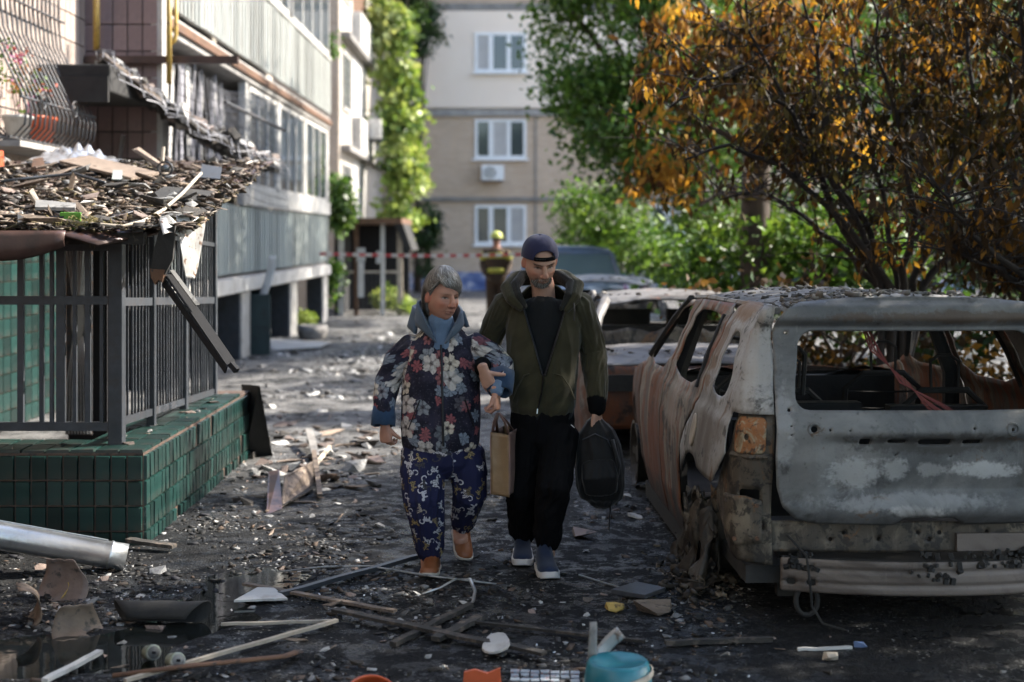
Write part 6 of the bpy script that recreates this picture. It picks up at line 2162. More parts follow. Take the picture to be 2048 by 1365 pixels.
# jacket
mb = MB()
tj = [(660, 0.100, 0.085, 884), (680, 0.150, 0.108, 884), (705, 0.186, 0.128, 884), (745, 0.200, 0.145, 883), (800, 0.206, 0.158, 882), (850, 0.210, 0.165, 882), (880, 0.206, 0.160, 881), (893, 0.196, 0.150, 881)]
limb(mb, [W(x, y, 0.03) for y, a, b, x in tj], [(a, b) for y, a, b, x in tj], n=32, pw=2.3)
shw_r, shw_l = W(828, 693, 0.02), W(943, 693, 0.03)
limb(mb, [shw_r, W(793, 722, 0.03), W(776, 765, 0.04), W(769, 800, 0.0), W(769, 826, -0.03)], [0.072, 0.068, 0.063, 0.057, 0.052])
limb(mb, [shw_l, W(980, 710, 0.03), W(1003, 732, 0.0), W(1004, 748, -0.09), W(1001, 764, -0.14)], [0.072, 0.066, 0.060, 0.054, 0.050])
vpoly = [(W(x, y, -0.12).x, W(x, y, -0.12).z) for x, y in ((838, 622), (850, 652), (882, 692), (915, 660), (935, 628), (930, 600), (840, 600))]
garment('jacket', mb, M['floral'], wom, 0.0055, [([W(884, 640, 0.03), W(882, 900, 0.03)], 0.17), ([shw_r, W(776, 765, 0.04), W(769, 826, -0.03)], 0.062), ([shw_l, W(1003, 736, 0.0), W(1000, 762, -0.19)], 0.065)], 0.0065, 2, 4,
        cut=(vpoly, 7.52), joints=[(el_r, 0.10), (el_l, 0.12), (shw_r, 0.10), (shw_l, 0.10)], freq=1.0)
# roll-neck under it, blue hood and collar, zip, cuffs
mb = MB()
limb(mb, [Hw(0.0, 0.0, -0.105), W(883, 660, 0.0), W(883, 690, -0.01), W(884, 730, 0.02)], [(0.066, 0.068), (0.078, 0.078), (0.105, 0.085), (0.15, 0.10)])
garment('roll_neck', mb, M['light_blue'], wom, 0.006, [([W(884, 620), W(884, 740)], 0.09)], 0.004, 5, 4, freq=2.0)


def band(name, pts_lo, pts_hi, th, mat, parent, n=26, sub=5):
    """a strip of cloth between two guiding curves"""
    def crv(ps, t):
        k = (len(ps) - 1) * t
        i = min(int(k), len(ps) - 2)
        f = k - i
        p0, p1, p2, p3 = ps[max(i - 1, 0)], ps[i], ps[i + 1], ps[min(i + 2, len(ps) - 1)]
        return 0.5 * ((2 * p1) + (p2 - p0) * f + (2 * p0 - 5 * p1 + 4 * p2 - p3) * f * f + (3 * p1 - p0 - 3 * p2 + p3) * f ** 3)
    mb = MB()
    mb.grid(lambda u, v: crv(pts_lo, u).lerp(crv(pts_hi, u), v) + V((0, 0, 0.004 * mnoise.noise(V((u * 9, v * 3, 2))))), n, sub)
    return mb.build(name, mat, parent, True, solid=th)


band('collar', [W(872, 686, -0.13), W(848, 664, -0.09), W(830, 645, 0.02), W(852, 634, 0.13), W(905, 636, 0.13), W(926, 646, 0.03), W(916, 664, -0.07), W(890, 688, -0.13)],
     [W(858, 655, -0.11), W(846, 630, -0.075), W(836, 604, 0.02), W(856, 600, 0.10), W(900, 602, 0.10), W(921, 616, 0.03), W(919, 632, -0.05), W(905, 660, -0.11)], 0.014, M['blue_grey'], wom)
band('hood', [W(830, 668, -0.03), W(818, 652, 0.08), W(848, 645, 0.20), W(905, 645, 0.20), W(936, 655, 0.08)],
     [W(838, 622, 0.01), W(829, 612, 0.10), W(858, 606, 0.17), W(902, 608, 0.17), W(926, 624, 0.08)], 0.02, M['blue_grey'], wom)
zp = [W(882, 690, -0.092), W(884, 740, -0.122), W(885, 800, -0.136), W(886, 850, -0.143), W(887, 893, -0.136)]
MB().tube(zp, 0.006, 6).build('zip', M['zip'], wom)
MB().tube([W(840, 800, -0.118), W(827, 832, -0.118), W(816, 860, -0.108)], 0.0035, 5).build('pocket_edge', M['zip'], wom)
MB().tube([W(930, 800, -0.115), W(941, 832, -0.105), W(948, 855, -0.09)], 0.0035, 5).build('pocket_edge', M['zip'], wom)
for nm, a, b, ra, rb, sd in (('cuff', W(768, 814, -0.02), W(766, 852, -0.045), 0.058, 0.065, V((1, 0, 0))), ('cuff', W(1005, 744, -0.09), W(999, 784, -0.17), 0.064, 0.068, V((1, 0, 0)))):
    mb = MB()
    t_ = (b - a).normalized()
    x_ = (sd - t_ * sd.dot(t_)).normalized()
    y_ = t_.cross(x_)
    prof = [(0.0, ra * 0.9), (0.0, ra), (0.5, (ra + rb) / 2 + 0.003), (1.0, rb), (1.0, rb - 0.012), (0.55, ra - 0.012)]
    mb.loft([[a.lerp(b, t) + x_ * (r * math.cos(2 * math.pi * j / 24)) + y_ * (r * 0.82 * math.sin(2 * math.pi * j / 24)) + V((0, 0, 0.004 * math.sin(j * 1.3 + t * 4))) for j in range(24)] for t, r in prof], False)
    mb.build(nm, M['denim'], wom, True)
mb = MB()
limb(mb, [wr_l + V((0.012, 0.03, 0.04)), wr_l + V((0.004, 0.005, 0.012)), wr_l + V((0.002, 0, 0.0))], [0.036, 0.034, 0.033])
mb.build('inner_cuff', M['light_blue'], wom, True)
# trousers
mb = MB()
limb(mb, [W(884, 868, 0.03), W(884, 895, 0.03), W(884, 925, 0.03)], [(0.188, 0.142), (0.195, 0.146), (0.185, 0.14)], n=28)
limb(mb, [W(846, 905, 0.03), W(845, 950, -0.03), W(848, 1000, -0.10), W(856, 1055, -0.06), W(860, 1092, -0.02), W(860, 1110, 0.0)], [(0.115, 0.125), (0.115, 0.118), (0.100, 0.102), (0.085, 0.09), (0.072, 0.076), (0.054, 0.06)])
limb(mb, [W(930, 905, 0.05), W(937, 945, 0.04), W(940, 985, 0.04), W(930, 1022, 0.16), W(924, 1046, 0.25), W(923, 1056, 0.25)], [(0.100, 0.12), (0.094, 0.112), (0.084, 0.10), (0.072, 0.082), (0.060, 0.064), (0.048, 0.052)])
garment('trousers', mb, M['animal'], wom, 0.0058, [([W(850, 880, 0.03), W(848, 1000, -0.10), W(860, 1110, 0.0)], 0.10), ([W(930, 880, 0.05), W(940, 985, 0.04), W(923, 1056, 0.25)], 0.09)], 0.0075, 8, 5, joints=[(kn_r, 0.13), (an_r, 0.12), (kn_l, 0.13), (an_l, 0.12)], freq=0.8)
# shoes: the right one flat and in front, the left one pushing off with the heel up
g1 = G(857, 1158)
shoe('shoe', wom, (g1.x + 0.012, g1.y + 0.25, 0.002), (g1.x - 0.005, g1.y, 0.002), 0.098, 0.095, M['tan_leather'], M['sole'], sole_t=0.018)
g2 = G(925, 1126)
shoe('shoe', wom, (g2.x - 0.03, g2.y + 0.20, 0.135), (g2.x + 0.012, g2.y, 0.004), 0.098, 0.095, M['tan_leather'], M['sole'], up=V((0, 0.5, 1)), sole_t=0.018)
mb = MB()
limb(mb, [an_l + V((0, 0.02, -0.02)), W(921, 1072, 0.24)], [0.036, 0.040])
mb.build('sock', M['tan_leather'], wom, True)

# hair: a cap that follows the skull and strands combed from the crown
HAIR = np.array([(0.30, 0.285, 0.265), (0.38, 0.365, 0.345), (0.17, 0.152, 0.135), (0.48, 0.465, 0.445), (0.17, 0.14, 0.115), (0.09, 0.08, 0.07)])
rng = np.random.default_rng(12)


def hairline(a):
    """lowest height of the hair for a direction round the head (a=90 front)"""
    f, r = math.sin(a), math.cos(a)
    if f > 0.55: return 0.046 - 0.020 * r - 0.006 * math.sin(a * 7)
    if f > 0.10: return 0.046 - 0.020 * r - 0.066 * ((0.55 - f) / 0.45) * (1 if r < 0 else 0.8)
    if f > -0.25: return 0.012
    return 0.012 - 0.11 * min(1, (-0.25 - f) / 0.18)


def hair_pt(th, a, k):
    return Hw(0.074 * k * math.sin(th) * math.cos(a), (0.096 * k) * math.sin(th) * math.sin(a), 0.118 * k * math.cos(th) + 0.004)


mb = MB()
rings = []
for j in range(13):
    ring = []
    for i in range(48):
        a = 2 * math.pi * i / 48
        um = hairline(a) + 0.004 * mnoise.noise(V((a * 9, 1, 1)))
        thm = math.acos(max(-1, min(1, um / 0.118)))
        th = 0.03 + (thm - 0.03) * j / 12
        k = 1.17 + 0.05 * max(0, math.cos(th)) + 0.05 * mnoise.noise(V((math.cos(a) * 3, math.sin(a) * 3, th * 2))) - (0.10 if j == 12 else 0)
        ring.append(hair_pt(th, a, k))
    rings.append(ring)
mb.loft(rings, True)
t = NT('grey_hair')
co = t.coord('Object')
hn = t.noise(co, 26, 5, 0.7)
hcol = t.ramp(hn, [(0.3, (0.08, 0.07, 0.062)), (0.55, (0.16, 0.15, 0.14)), (0.75, (0.28, 0.27, 0.26))])
M['hair'] = t.fin(hcol, 0.5)
hair = mb.build('hair', M['hair'], wom, True)
M['strand'] = tinted('hair_strand', 0.42, 0, 0.5)
nS = 4200
vv, cc = [], []
wh = (-0.25, -0.75)                                       # crown whorl, towards the back
for i in range(nS):
    a = rng.uniform(0, 2 * math.pi)
    um = hairline(a) - rng.uniform(-0.004, 0.010)
    thm = math.acos(max(-1, min(1, um / 0.118)))
    t0 = rng.uniform(0.02, 0.85) * thm
    t1 = min(thm + rng.uniform(-.12, .02), t0 + rng.uniform(0.4, 0.8))
    sw = rng.normal(0.45, 0.28) * (1 if math.sin(a) > 0 else 0.3)
    kk = 1.17 + rng.uniform(0, 0.15)
    lim = lambda aa: math.acos(max(-1, min(1, (hairline(aa) - 0.006) / 0.118)))
    w_ = rng.uniform(0.0010, 0.0024)
    col_ = HAIR[rng.integers(0, len(HAIR))] * rng.uniform(0.8, 1.2)
    if math.sin(a) < 0.5 and um < 0.03: col_ = col_ * np.array([0.9, 0.82, 0.74])
    prev = []
    for s_ in range(5):
        u = s_ / 4
        aa = a - sw * u
        th = min(t0 + (t1 - t0) * u, lim(aa))
        k = kk * (1 - 0.05 * u) + (0.05 * math.sin(u * 3.1))
        p = hair_pt(th, aa, k)
        sd_ = hair_pt(th, aa + 0.05, k) - p
        sd_.normalize()
        ww = w_ * (1 - 0.75 * u)
        prev += [p - sd_ * ww, p + sd_ * ww]
    vv.append(prev)
    cc.append(col_)
vv = np.array([[tuple(p) for p in s] for s in vv])
qs = np.array([(0, 1, 3, 2), (2, 3, 5, 4), (4, 5, 7, 6), (6, 7, 9, 8)])
q = (qs[None] + (np.arange(nS) * 10)[:, None, None]).reshape(-1, 4)
o = put('strand', npmesh('strand', vv.reshape(-1, 3), q, M['strand'], True, np.repeat(np.array(cc), 10, 0)), Matrix(), hair)
o['kind'] = 'stuff'

# ------------------------------------------------------------------ her bag
bag = thing('paper_bag', 'small golden brown carrier bag held by the person in the flowered jacket', 'bag', W(1006, 987, -0.2))
bc = W(1000, 928, -0.12)
brot = Matrix.Rotation(R(-14), 3, 'Z')
bm2 = MB()


def bagpt(x, y, z): return bc + brot @ V((x, y, z))


h0, h1 = -0.160, 0.162
for nm, a, b, mt in (('gusset', (-0.05, 0.0), (0.05, 0.0), 'kraft'), ('side_panel', (0.05, 0.0), (0.05, 0.27), 'mauve_bag'), ('gusset', (0.05, 0.27), (-0.05, 0.27), 'kraft'), ('side_panel', (-0.05, 0.27), (-0.05, 0.0), 'mauve_bag')):
    mb = MB()
    gx = 0.012 if nm == 'gusset' else 0.0
    mb.grid(lambda u, v: bagpt(a[0] + (b[0] - a[0]) * u + 0.003 * math.sin(v * 6), a[1] + (b[1] - a[1]) * u + gx * math.sin(math.pi * u) * (1 if a[1] < .1 else -1) * (0.3 + 0.7 * v) + 0.003 * mnoise.noise(V((u * 4, v * 7, 3))), (h0 + (h1 - h0) * v) - 0.012 * u * (a[1] < .1 and nm == 'gusset')), 8, 18)
    mb.build(nm, M[mt], bag, True, solid=0.003)
mb = MB()
mb.add([bagpt(-0.05, 0, h0 + .003), bagpt(0.05, 0, h0 + .003), bagpt(0.05, 0.27, h0 + .003), bagpt(-0.05, 0.27, h0 + .003)], [(0, 1, 2, 3)])
mb.build('base', M['kraft'], bag, solid=0.003)
grip = wr_l + V((0.012, 0.012, -0.105))
for x_ in (-0.047, 0.047):
    for y_ in (0.02, 0.13):
        mb = MB()
        a_ = bagpt(x_, y_, h1 - 0.02)
        mid_ = a_.lerp(grip, 0.6) + V((x_ * 0.2, 0, 0))
        mb.tube([a_, mid_, grip + V((x_ * 0.1, 0, 0))], 0.008, 6, flat=0.35)
        mb.build('handle', M['mauve_bag'], bag, True)
for x_ in (-0.05, 0.05):
    MB().tube([bagpt(x_, -0.001, h0), bagpt(x_ * 0.98, -0.002, 0), bagpt(x_, -0.001, h1)], 0.0028, 5).build('seam', M['mauve_bag'], bag)

# ------------------------------------------------------------------ the man
man = thing('person', 'person in olive zip hoodie and backward navy cap, looking down', 'person', (0.12, 7.6, 0))
DM = 7.55
Q_ = lambda x, y, dd=0.0: P(x, y, DM + dd)
mc = Q_(1080, 523, -0.06)
mrot = head_axes(14, 24, -3)
ms = 1.10
mb = MB()
Hm = add_head(mb, mc, mrot, ms, 0.20, 1.0, 0.8)
limb(mb, [Hm(0, -0.03, -0.045), Q_(1086, 572, 0.03), Q_(1088, 604, 0.05)], [0.060, 0.062, 0.062])
mt_ = [(622, 0.14, 0.08), (660, 0.18, 0.10), (720, 0.165, 0.10), (780, 0.15, 0.10), (850, 0.155, 0.11)]
limb(mb, [Q_(1086, y, 0.05) for y, a, b in mt_], [(a, b) for y, a, b in mt_])
shm_r, elm_r, wrm_r = Q_(1012, 605, 0.08), Q_(970, 705, 0.16), Q_(964, 740, -0.18)
shm_l, elm_l, wrm_l = Q_(1160, 603, 0.05), Q_(1187, 705, 0.12), Q_(1194, 818, 0.0)
limb(mb, [shm_r, elm_r, wrm_r], [0.055, 0.043, 0.030])
limb(mb, [shm_l, elm_l, wrm_l], [0.055, 0.043, 0.030])
hpm_r, knm_r, anm_r = Q_(1050, 870, 0.05), Q_(1043, 980, -0.02), Q_(1046, 1078, 0.22)
hpm_l, knm_l, anm_l = Q_(1120, 870, 0.02), Q_(1104, 980, -0.20), Q_(1095, 1085, -0.06)
limb(mb, [hpm_r, knm_r, anm_r, Q_(1046, 1100, 0.22)], [0.085, 0.058, 0.042, 0.04])
limb(mb, [hpm_l, knm_l, anm_l, Q_(1095, 1110, -0.06)], [0.085, 0.058, 0.042, 0.04])
# right hand grips her sleeve from behind, left hand hangs and holds the rucksack
add_hand(mb, Q_(968, 742, -0.23), (0.34, 0.05, -0.94), (0.45, 0.88, 0.1), 1.0, 1, (0.35, 0.45, 0.4), 0.25, tdir=(1.0, -0.22, -0.12))
add_hand(mb, wrm_l + V((0, 0, -0.02)), (-0.05, -0.05, -1), (-0.7, 0.7, 0), 1.0, 1, (1.0, 1.2, 0.9), 0.5)
v, nr, q = remesh(mb, 0.0031, 2)
cols = paint_skin(v, None, (0.42, 0.245, 0.18), [(mc, mrot, ms, {'brow': (0.06, 0.04, 0.03), 'brow_amt': 0.9, 'lip': (0.28, 0.12, 0.10), 'beard': (0.062, 0.05, 0.043)})])
put('body', npmesh('body', v, q, M['skin'], True, cols), Matrix(), man)
# short beard and brows as fine strands on the skin
M['strand_dark'] = tinted('beard_strand', 0.6, 0, 0.3)
hq = (v - np.array(mc)) @ np.array(mrot) / ms
ar_ = np.abs(hq[:, 0])
fm = (hq[:, 1] > 0.035) & (hq[:, 2] > -0.128)
goat = fm & (hq[:, 2] < -0.072) & (ar_ < 0.050) & ~((ar_ < 0.020) & (hq[:, 2] > -0.080))
must = fm & (np.abs(hq[:, 2] + 0.0525) < 0.006) & (ar_ < 0.032)
must |= fm & (ar_ > 0.027) & (ar_ < 0.040) & (hq[:, 2] < -0.05) & (hq[:, 2] > -0.08)
brow = fm & (np.abs(hq[:, 2] - 0.020 - 0.12 * (ar_ - .03)) < 0.0045) & (ar_ > 0.012) & (ar_ < 0.050)
rb = np.random.default_rng(3)
bv, bcx = [], []
for mask, n_, L_, dirn in ((goat, 800, 0.014, (0, 0.3, -1)), (must, 150, 0.008, (0, 0.3, -1)), (brow, 90, 0.007, (0, 0.5, 0.2))):
    ids = np.nonzero(mask)[0]
    if not len(ids): continue
    for i in rb.choice(ids, n_):
        p0 = V(v[i]) + V(rb.normal(size=3)) * 0.001
        d0 = (Matrix(mrot) @ V(dirn) + V(nr[i]) * 0.5 + V(rb.normal(size=3)) * 0.3).normalized()
        sd0 = d0.cross(V((0, 1, 0.2))).normalized() * rb.uniform(0.0007, 0.0013)
        L0 = L_ * rb.uniform(0.5, 1.2)
        bv.append([tuple(p0 - sd0), tuple(p0 + sd0), tuple(p0 + d0 * L0 + sd0 * 0.3), tuple(p0 + d0 * L0 - sd0 * 0.3)])
        g0_ = rb.random()
        bcx.append(np.array((0.045, 0.034, 0.028)) * (0.5 + g0_) * 1.5 if g0_ < 0.5 or L_ < 0.0075 else np.array((0.24, 0.225, 0.21)))
bv = np.array(bv).reshape(-1, 3)
o = put('beard', npmesh('beard', bv, np.arange(len(bv)).reshape(-1, 4), M['strand_dark'], False, np.repeat(np.array(bcx), 4, 0)), Matrix(), man)
o['kind'] = 'stuff'

# T-shirt
mb = MB()
ts = [(598, 0.055, 0.060, 0.045), (601, 0.100, 0.086, 0.042), (614, 0.150, 0.102, 0.045), (645, 0.185, 0.112, 0.05), (700, 0.18, 0.115, 0.05), (790, 0.168, 0.115, 0.05), (835, 0.165, 0.12, 0.05)]
limb(mb, [Q_(1086, y, dd) for y, a, b, dd in ts], [(a, b) for y, a, b, dd in ts], n=28)
garment('t_shirt', mb, M['tshirt'], man, 0.0065, [([Q_(1086, 580, 0.05), Q_(1086, 840, 0.05)], 0.15)], 0.006, 4, 4, solid=0)
# hoodie
mb = MB()
tj = [(585, 0.105, 0.080, 1087, 0.045), (598, 0.165, 0.100, 1087, 0.055), (625, 0.196, 0.122, 1088, 0.055), (670, 0.200, 0.134, 1087, 0.05), (725, 0.186, 0.134, 1086, 0.05), (780, 0.177, 0.132, 1085, 0.05), (812, 0.174, 0.131, 1085, 0.05), (822, 0.164, 0.122, 1085, 0.05)]
limb(mb, [Q_(x, y, dd) for y, a, b, x, dd in tj], [(a, b) for y, a, b, x, dd in tj], n=32, pw=2.3)
limb(mb, [Q_(1016, 607, 0.07), Q_(990, 650, 0.13), elm_r, Q_(967, 722, 0.0)], [0.078, 0.070, 0.060, 0.046])
limb(mb, [Q_(1154, 607, 0.05), Q_(1172, 655, 0.09), elm_l, Q_(1193, 765, 0.06), Q_(1194, 800, 0.01)], [0.082, 0.074, 0.066, 0.060, 0.052])
vp = [(Q_(x, y, -0.09).x, Q_(x, y, -0.09).z) for x, y in ((1036, 560), (1046, 610), (1066, 680), (1084, 752), (1091, 752), (1112, 680), (1130, 620), (1140, 560))]
garment('hoodie', mb, M['olive'], man, 0.0055, [([Q_(1086, 570, 0.05), Q_(1086, 830, 0.05)], 0.16), ([Q_(1016, 607, 0.07), elm_r, Q_(957, 730, 0.06)], 0.065), ([Q_(1154, 607, 0.05), elm_l, Q_(1194, 800, 0.01)], 0.062)], 0.0075, 6, 5,
        cut=(vp, 7.58), joints=[(elm_r, 0.12), (elm_l, 0.13), (Q_(1154, 620, 0.05), 0.10), (Q_(1086, 800, -0.05), 0.14)], freq=1.0)
zl = [Q_(1046, 612, -0.055), Q_(1066, 680, -0.082), Q_(1086, 752, -0.092)]
zr = [Q_(1130, 620, -0.055), Q_(1112, 680, -0.082), Q_(1089, 752, -0.092)]
MB().tube(zl, 0.007, 6, flat=0.5).build('zip', M['zip'], man)
MB().tube(zr, 0.007, 6, flat=0.5).build('zip', M['zip'], man)
MB().tube([Q_(1087, 750, -0.094), Q_(1083, 790, -0.094), Q_(1075, 820, -0.086)], 0.0075, 6, flat=0.5).build('zip', M['zip'], man)
mb = MB()
mb.tube([Q_(1075, 818, -0.095), Q_(1074, 828, -0.097)], 0.004, 6)
mb.build('zip_puller', M['galv'], man)
MB().tube([Q_(1108, 748, -0.088), Q_(1124, 752, -0.086), Q_(1140, 775, -0.075), Q_(1150, 800, -0.06)], 0.004, 5).build('pocket_edge', M['olive'], man)
MB().tube([Q_(1060, 748, -0.085), Q_(1048, 752, -0.085), Q_(1034, 775, -0.07), Q_(1024, 800, -0.055)], 0.004, 5).build('pocket_edge', M['olive'], man)
MB().tube([Q_(1147, 606, -0.085), Q_(1149, 622, -0.092), Q_(1148, 642, -0.095)], 0.004, 5).build('drawstring', M['zip'], man)
# hood lying on the shoulders: thick olive roll with dark lining inside
mb = MB()
hood = [Q_(1042, 618, -0.075), Q_(1022, 598, -0.05), Q_(1014, 576, 0.02), Q_(1032, 558, 0.11), Q_(1085, 552, 0.17), Q_(1128, 556, 0.12), Q_(1156, 572, 0.03), Q_(1152, 594, -0.05), Q_(1132, 622, -0.075)]
limb(mb, hood, [(0.018, 0.014), (0.030, 0.026), (0.036, 0.034), (0.040, 0.045), (0.044, 0.055), (0.042, 0.046), (0.036, 0.034), (0.032, 0.026), (0.018, 0.014)], V((0, 0, 1)))
garment('hood', mb, M['olive'], man, 0.006, [(hood, 0.035)], 0.006, 9, 4, solid=0)
mb = MB()
lin = [p.lerp(Q_(1086, p_y, p_d), 0.22) + V((0, -0.006, 0.010)) for p, p_y, p_d in zip(hood, (625, 600, 575, 560, 556, 560, 575, 600, 625), (-.07, -.05, .0, .06, .08, .06, .0, -.05, -.07))]
limb(mb, lin, [(0.012, 0.010), (0.028, 0.020), (0.034, 0.024), (0.034, 0.028), (0.034, 0.03), (0.034, 0.028), (0.034, 0.024), (0.028, 0.020), (0.012, 0.010)], V((0, 0, 1)))
garment('hood_lining', mb, M['lining'], man, 0.007, [(lin, 0.03)], 0.005, 10, 4, solid=0)
mb = MB()
limb(mb, [Q_(968, 722, 0.0), Q_(965, 733, -0.11), Q_(964, 738, -0.19)], [0.044, 0.042, 0.040])
mb.build('cuff', M['black_cloth'], man, True)
mb = MB()
limb(mb, [Q_(1193, 796, 0.01), Q_(1194, 808, 0.005), Q_(1194, 822, 0.0)], [0.053, 0.050, 0.045])
mb.build('cuff', M['black_cloth'], man, True)
# trousers
mb = MB()
limb(mb, [Q_(1085, 806, 0.05), Q_(1085, 840, 0.05), Q_(1085, 880, 0.05)], [(0.160, 0.115), (0.170, 0.125), (0.165, 0.125)], n=28)
limb(mb, [Q_(1052, 868, 0.05), Q_(1047, 925, 0.02), Q_(1044, 980, -0.02), Q_(1044, 1030, 0.10), Q_(1046, 1056, 0.18), Q_(1047, 1072, 0.21)], [(0.098, 0.115), (0.092, 0.105), (0.080, 0.09), (0.074, 0.08), (0.072, 0.074), (0.048, 0.052)])
limb(mb, [Q_(1119, 868, 0.03), Q_(1114, 925, -0.06), Q_(1106, 980, -0.19), Q_(1098, 1035, -0.12), Q_(1095, 1070, -0.07), Q_(1094, 1090, -0.06)], [(0.100, 0.115), (0.094, 0.105), (0.082, 0.09), (0.074, 0.08), (0.070, 0.074), (0.048, 0.052)])
garment('trousers', mb, M['black_cloth'], man, 0.0065, [([Q_(1052, 840, 0.05), Q_(1044, 980, -0.02), Q_(1047, 1072, 0.21)], 0.085), ([Q_(1119, 840, 0.03), Q_(1106, 980, -0.19), Q_(1094, 1090, -0.06)], 0.085)], 0.009, 3, 4, joints=[(knm_r, 0.14), (anm_r, 0.15), (knm_l, 0.14), (anm_l, 0.15)], freq=0.9)
MB().bar(Q_(1142, 850, -0.105), Q_(1149, 856, -0.100), 0.003, 0.004).build('logo', M['white_paint'], man)
# trainers
g1 = G(1096, 1163)
shoe('shoe', man, (g1.x - 0.02, g1.y + 0.29, 0.002), (g1.x + 0.012, g1.y, 0.004), 0.108, 0.105, M['navy_knit'], M['white_sole'], collar=0.25, sole_t=0.034)
g2 = G(1046, 1136)
shoe('shoe', man, (g2.x + 0.0, g2.y + 0.29, 0.02), (g2.x - 0.002, g2.y, 0.002), 0.108, 0.105, M['navy_knit'], M['white_sole'], collar=0.25, sole_t=0.034)

# cap worn backwards: dome, opening above the strap, peak behind
capm = Matrix(mrot) @ Matrix.Rotation(R(9), 3, V((1, 0, 0)))


def cap_pt(a, e, k=1.0):
    """a round the head (90 = front), e from 0 (brim) to 90 (top)"""
    ca = math.cos(R(e)) ** 0.85
    return mc + capm @ (V((0.0865 * k * ca * math.cos(R(a)), 0.108 * k * ca * math.sin(R(a)) - 0.004, 0.030 + 0.098 * k * math.sin(R(e)) ** 1.0)) * ms)


def cap_map(a, e):
    k = 1.0 - 0.006 * (abs(((a + 30) % 60) - 30) < 3) + 0.006 * mnoise.noise(V((math.cos(R(a)) * 3, math.sin(R(a)) * 3, e / 20)))
    return tuple(cap_pt(a, e, k))


arch = [(90 + 34 * math.cos(R(t)), 9 + 19 * math.sin(R(t))) for t in range(0, 181, 12)]
cb = bpy.data.objects.new('cap', None)
tag(cb, 'navy baseball cap worn backwards on the person in the olive hoodie', 'cap')
COL.objects.link(cb)
cb.matrix_basis = Matrix.Translation(mc)
cap_o = panel('crown', [(-90, 0), (270, 0), (270, 89.5), (-90, 89.5)], [arch], cap_map, M['navy_cap'], None, 3.0, 0.005)
attach(cap_o, cb)
mb = MB()
mb.grid(lambda u, v: cap_pt(54 + 72 * u, -1 + 11 * v, 1.012), 20, 3)
mb.build('strap', M['black_cloth'], cb, True, solid=0.004)
mb = MB()
for i in range(7):
    p = cap_pt(92 + 4.5 * i, 5, 1.022)
    ball(mb, p, (0.0025, 0.0025, 0.0025), None, 6, 4)
mb.build('strap_hole', M['grey_steel'], cb)
mb = MB()
mb.grid(lambda u, v: cap_pt(-90 - 55 + 110 * u, 1, 1.0) + capm @ (V((0, -0.07 * v * math.sin(math.pi * (0.08 + 0.84 * u)), -0.03 * v))), 16, 5)
mb.build('peak', M['navy_cap'], cb, True, solid=0.005)
mb = MB()
ball(mb, cap_pt(90, 90, 1.01), (0.009, 0.009, 0.006), None, 10, 6)
mb.build('button', M['navy_cap'], cb, True)

# ------------------------------------------------------------------ rucksack in his left hand
rk = thing('rucksack', 'black rucksack carried low in the hand of the person in the hoodie', 'rucksack', Q_(1200, 1005, 0.0))
mb = MB()
rp_ = [(846, 0.05, 0.05, 1190), (862, 0.09, 0.07, 1192), (890, 0.115, 0.085, 1196), (930, 0.130, 0.10, 1199), (970, 0.128, 0.10, 1202), (995, 0.11, 0.085, 1203), (1004, 0.07, 0.055, 1202)]
limb(mb, [Q_(x, y, 0.02) for y, a, b, x in rp_], [(a, b) for y, a, b, x in rp_], n=28, pw=2.5)
garment('sack', mb, M['nylon'], rk, 0.007, [([Q_(1192, 850, 0.02), Q_(1202, 1004, 0.02)], 0.11)], 0.008, 14, 4, solid=0)
mb = MB()
limb(mb, [Q_(1196, 925, -0.06), Q_(1200, 955, -0.075), Q_(1202, 985, -0.06)], [(0.085, 0.03), (0.095, 0.04), (0.085, 0.03)], n=20, pw=3)
garment('front_pocket', mb, M['nylon'], rk, 0.007, [([Q_(1196, 920, -0.06), Q_(1202, 990, -0.06)], 0.09)], 0.005, 15, 4, solid=0)
MB().tube([Q_(1180, 852, 0.0), Q_(1184, 838, 0.0), Q_(1192, 834, 0.0), Q_(1198, 840, 0.0), Q_(1200, 856, 0.0)], 0.009, 6, flat=0.5).build('grab_loop', M['nylon'], rk, True)
MB().tube([Q_(1225, 880, -0.05), Q_(1238, 930, -0.06), Q_(1232, 985, -0.05), Q_(1221, 1012, -0.04), Q_(1218, 1060, -0.03)], [0.022, 0.024, 0.016, 0.010, 0.009], 8, flat=0.4).build('strap', M['nylon'], rk, True)
MB().tube([Q_(1165, 880, -0.06), Q_(1190, 868, -0.08), Q_(1215, 880, -0.06), Q_(1226, 905, -0.05)], 0.004, 5).build('zip', M['grey_steel'], rk)

# ------------------------------------------------------------------ firefighter far behind
DF = 27.5
Fq = lambda x, y, dd=0.0: P(x, y, DF + dd)
ff = thing('person', 'person in dark fire gear with yellow helmet standing far behind the tape', 'person', Fq(991, 655))
mb = MB()
frot = head_axes(-10, 10)
fcn = Fq(993, 480)
add_head(mb, fcn, frot, 1.0)
limb(mb, [Fq(993, 487), Fq(992, 500)], [0.06, 0.08])
limb(mb, [Fq(992, 503), Fq(992, 520), Fq(992, 545), Fq(992, 565)], [(0.20, 0.12), (0.23, 0.14), (0.2, 0.14), (0.2, 0.14)])
for s_ in (-1, 1):
    limb(mb, [Fq(992 + s_ * 20, 504), Fq(992 + s_ * 27, 530), Fq(992 + s_ * 22, 548, -0.15)], [0.075, 0.065, 0.05])
    limb(mb, [Fq(992 + s_ * 10, 560), Fq(992 + s_ * 11, 605), Fq(992 + s_ * 11, 650)], [0.11, 0.085, 0.07])
    add_hand(mb, Fq(992 + s_ * 21, 550, -0.2), (-s_ * 0.3, -0.3, -1), (-s_, 0, 0), 1.0, s_)
v, nr, q = remesh(mb, 0.012, 2)
zz = v[:, 2]
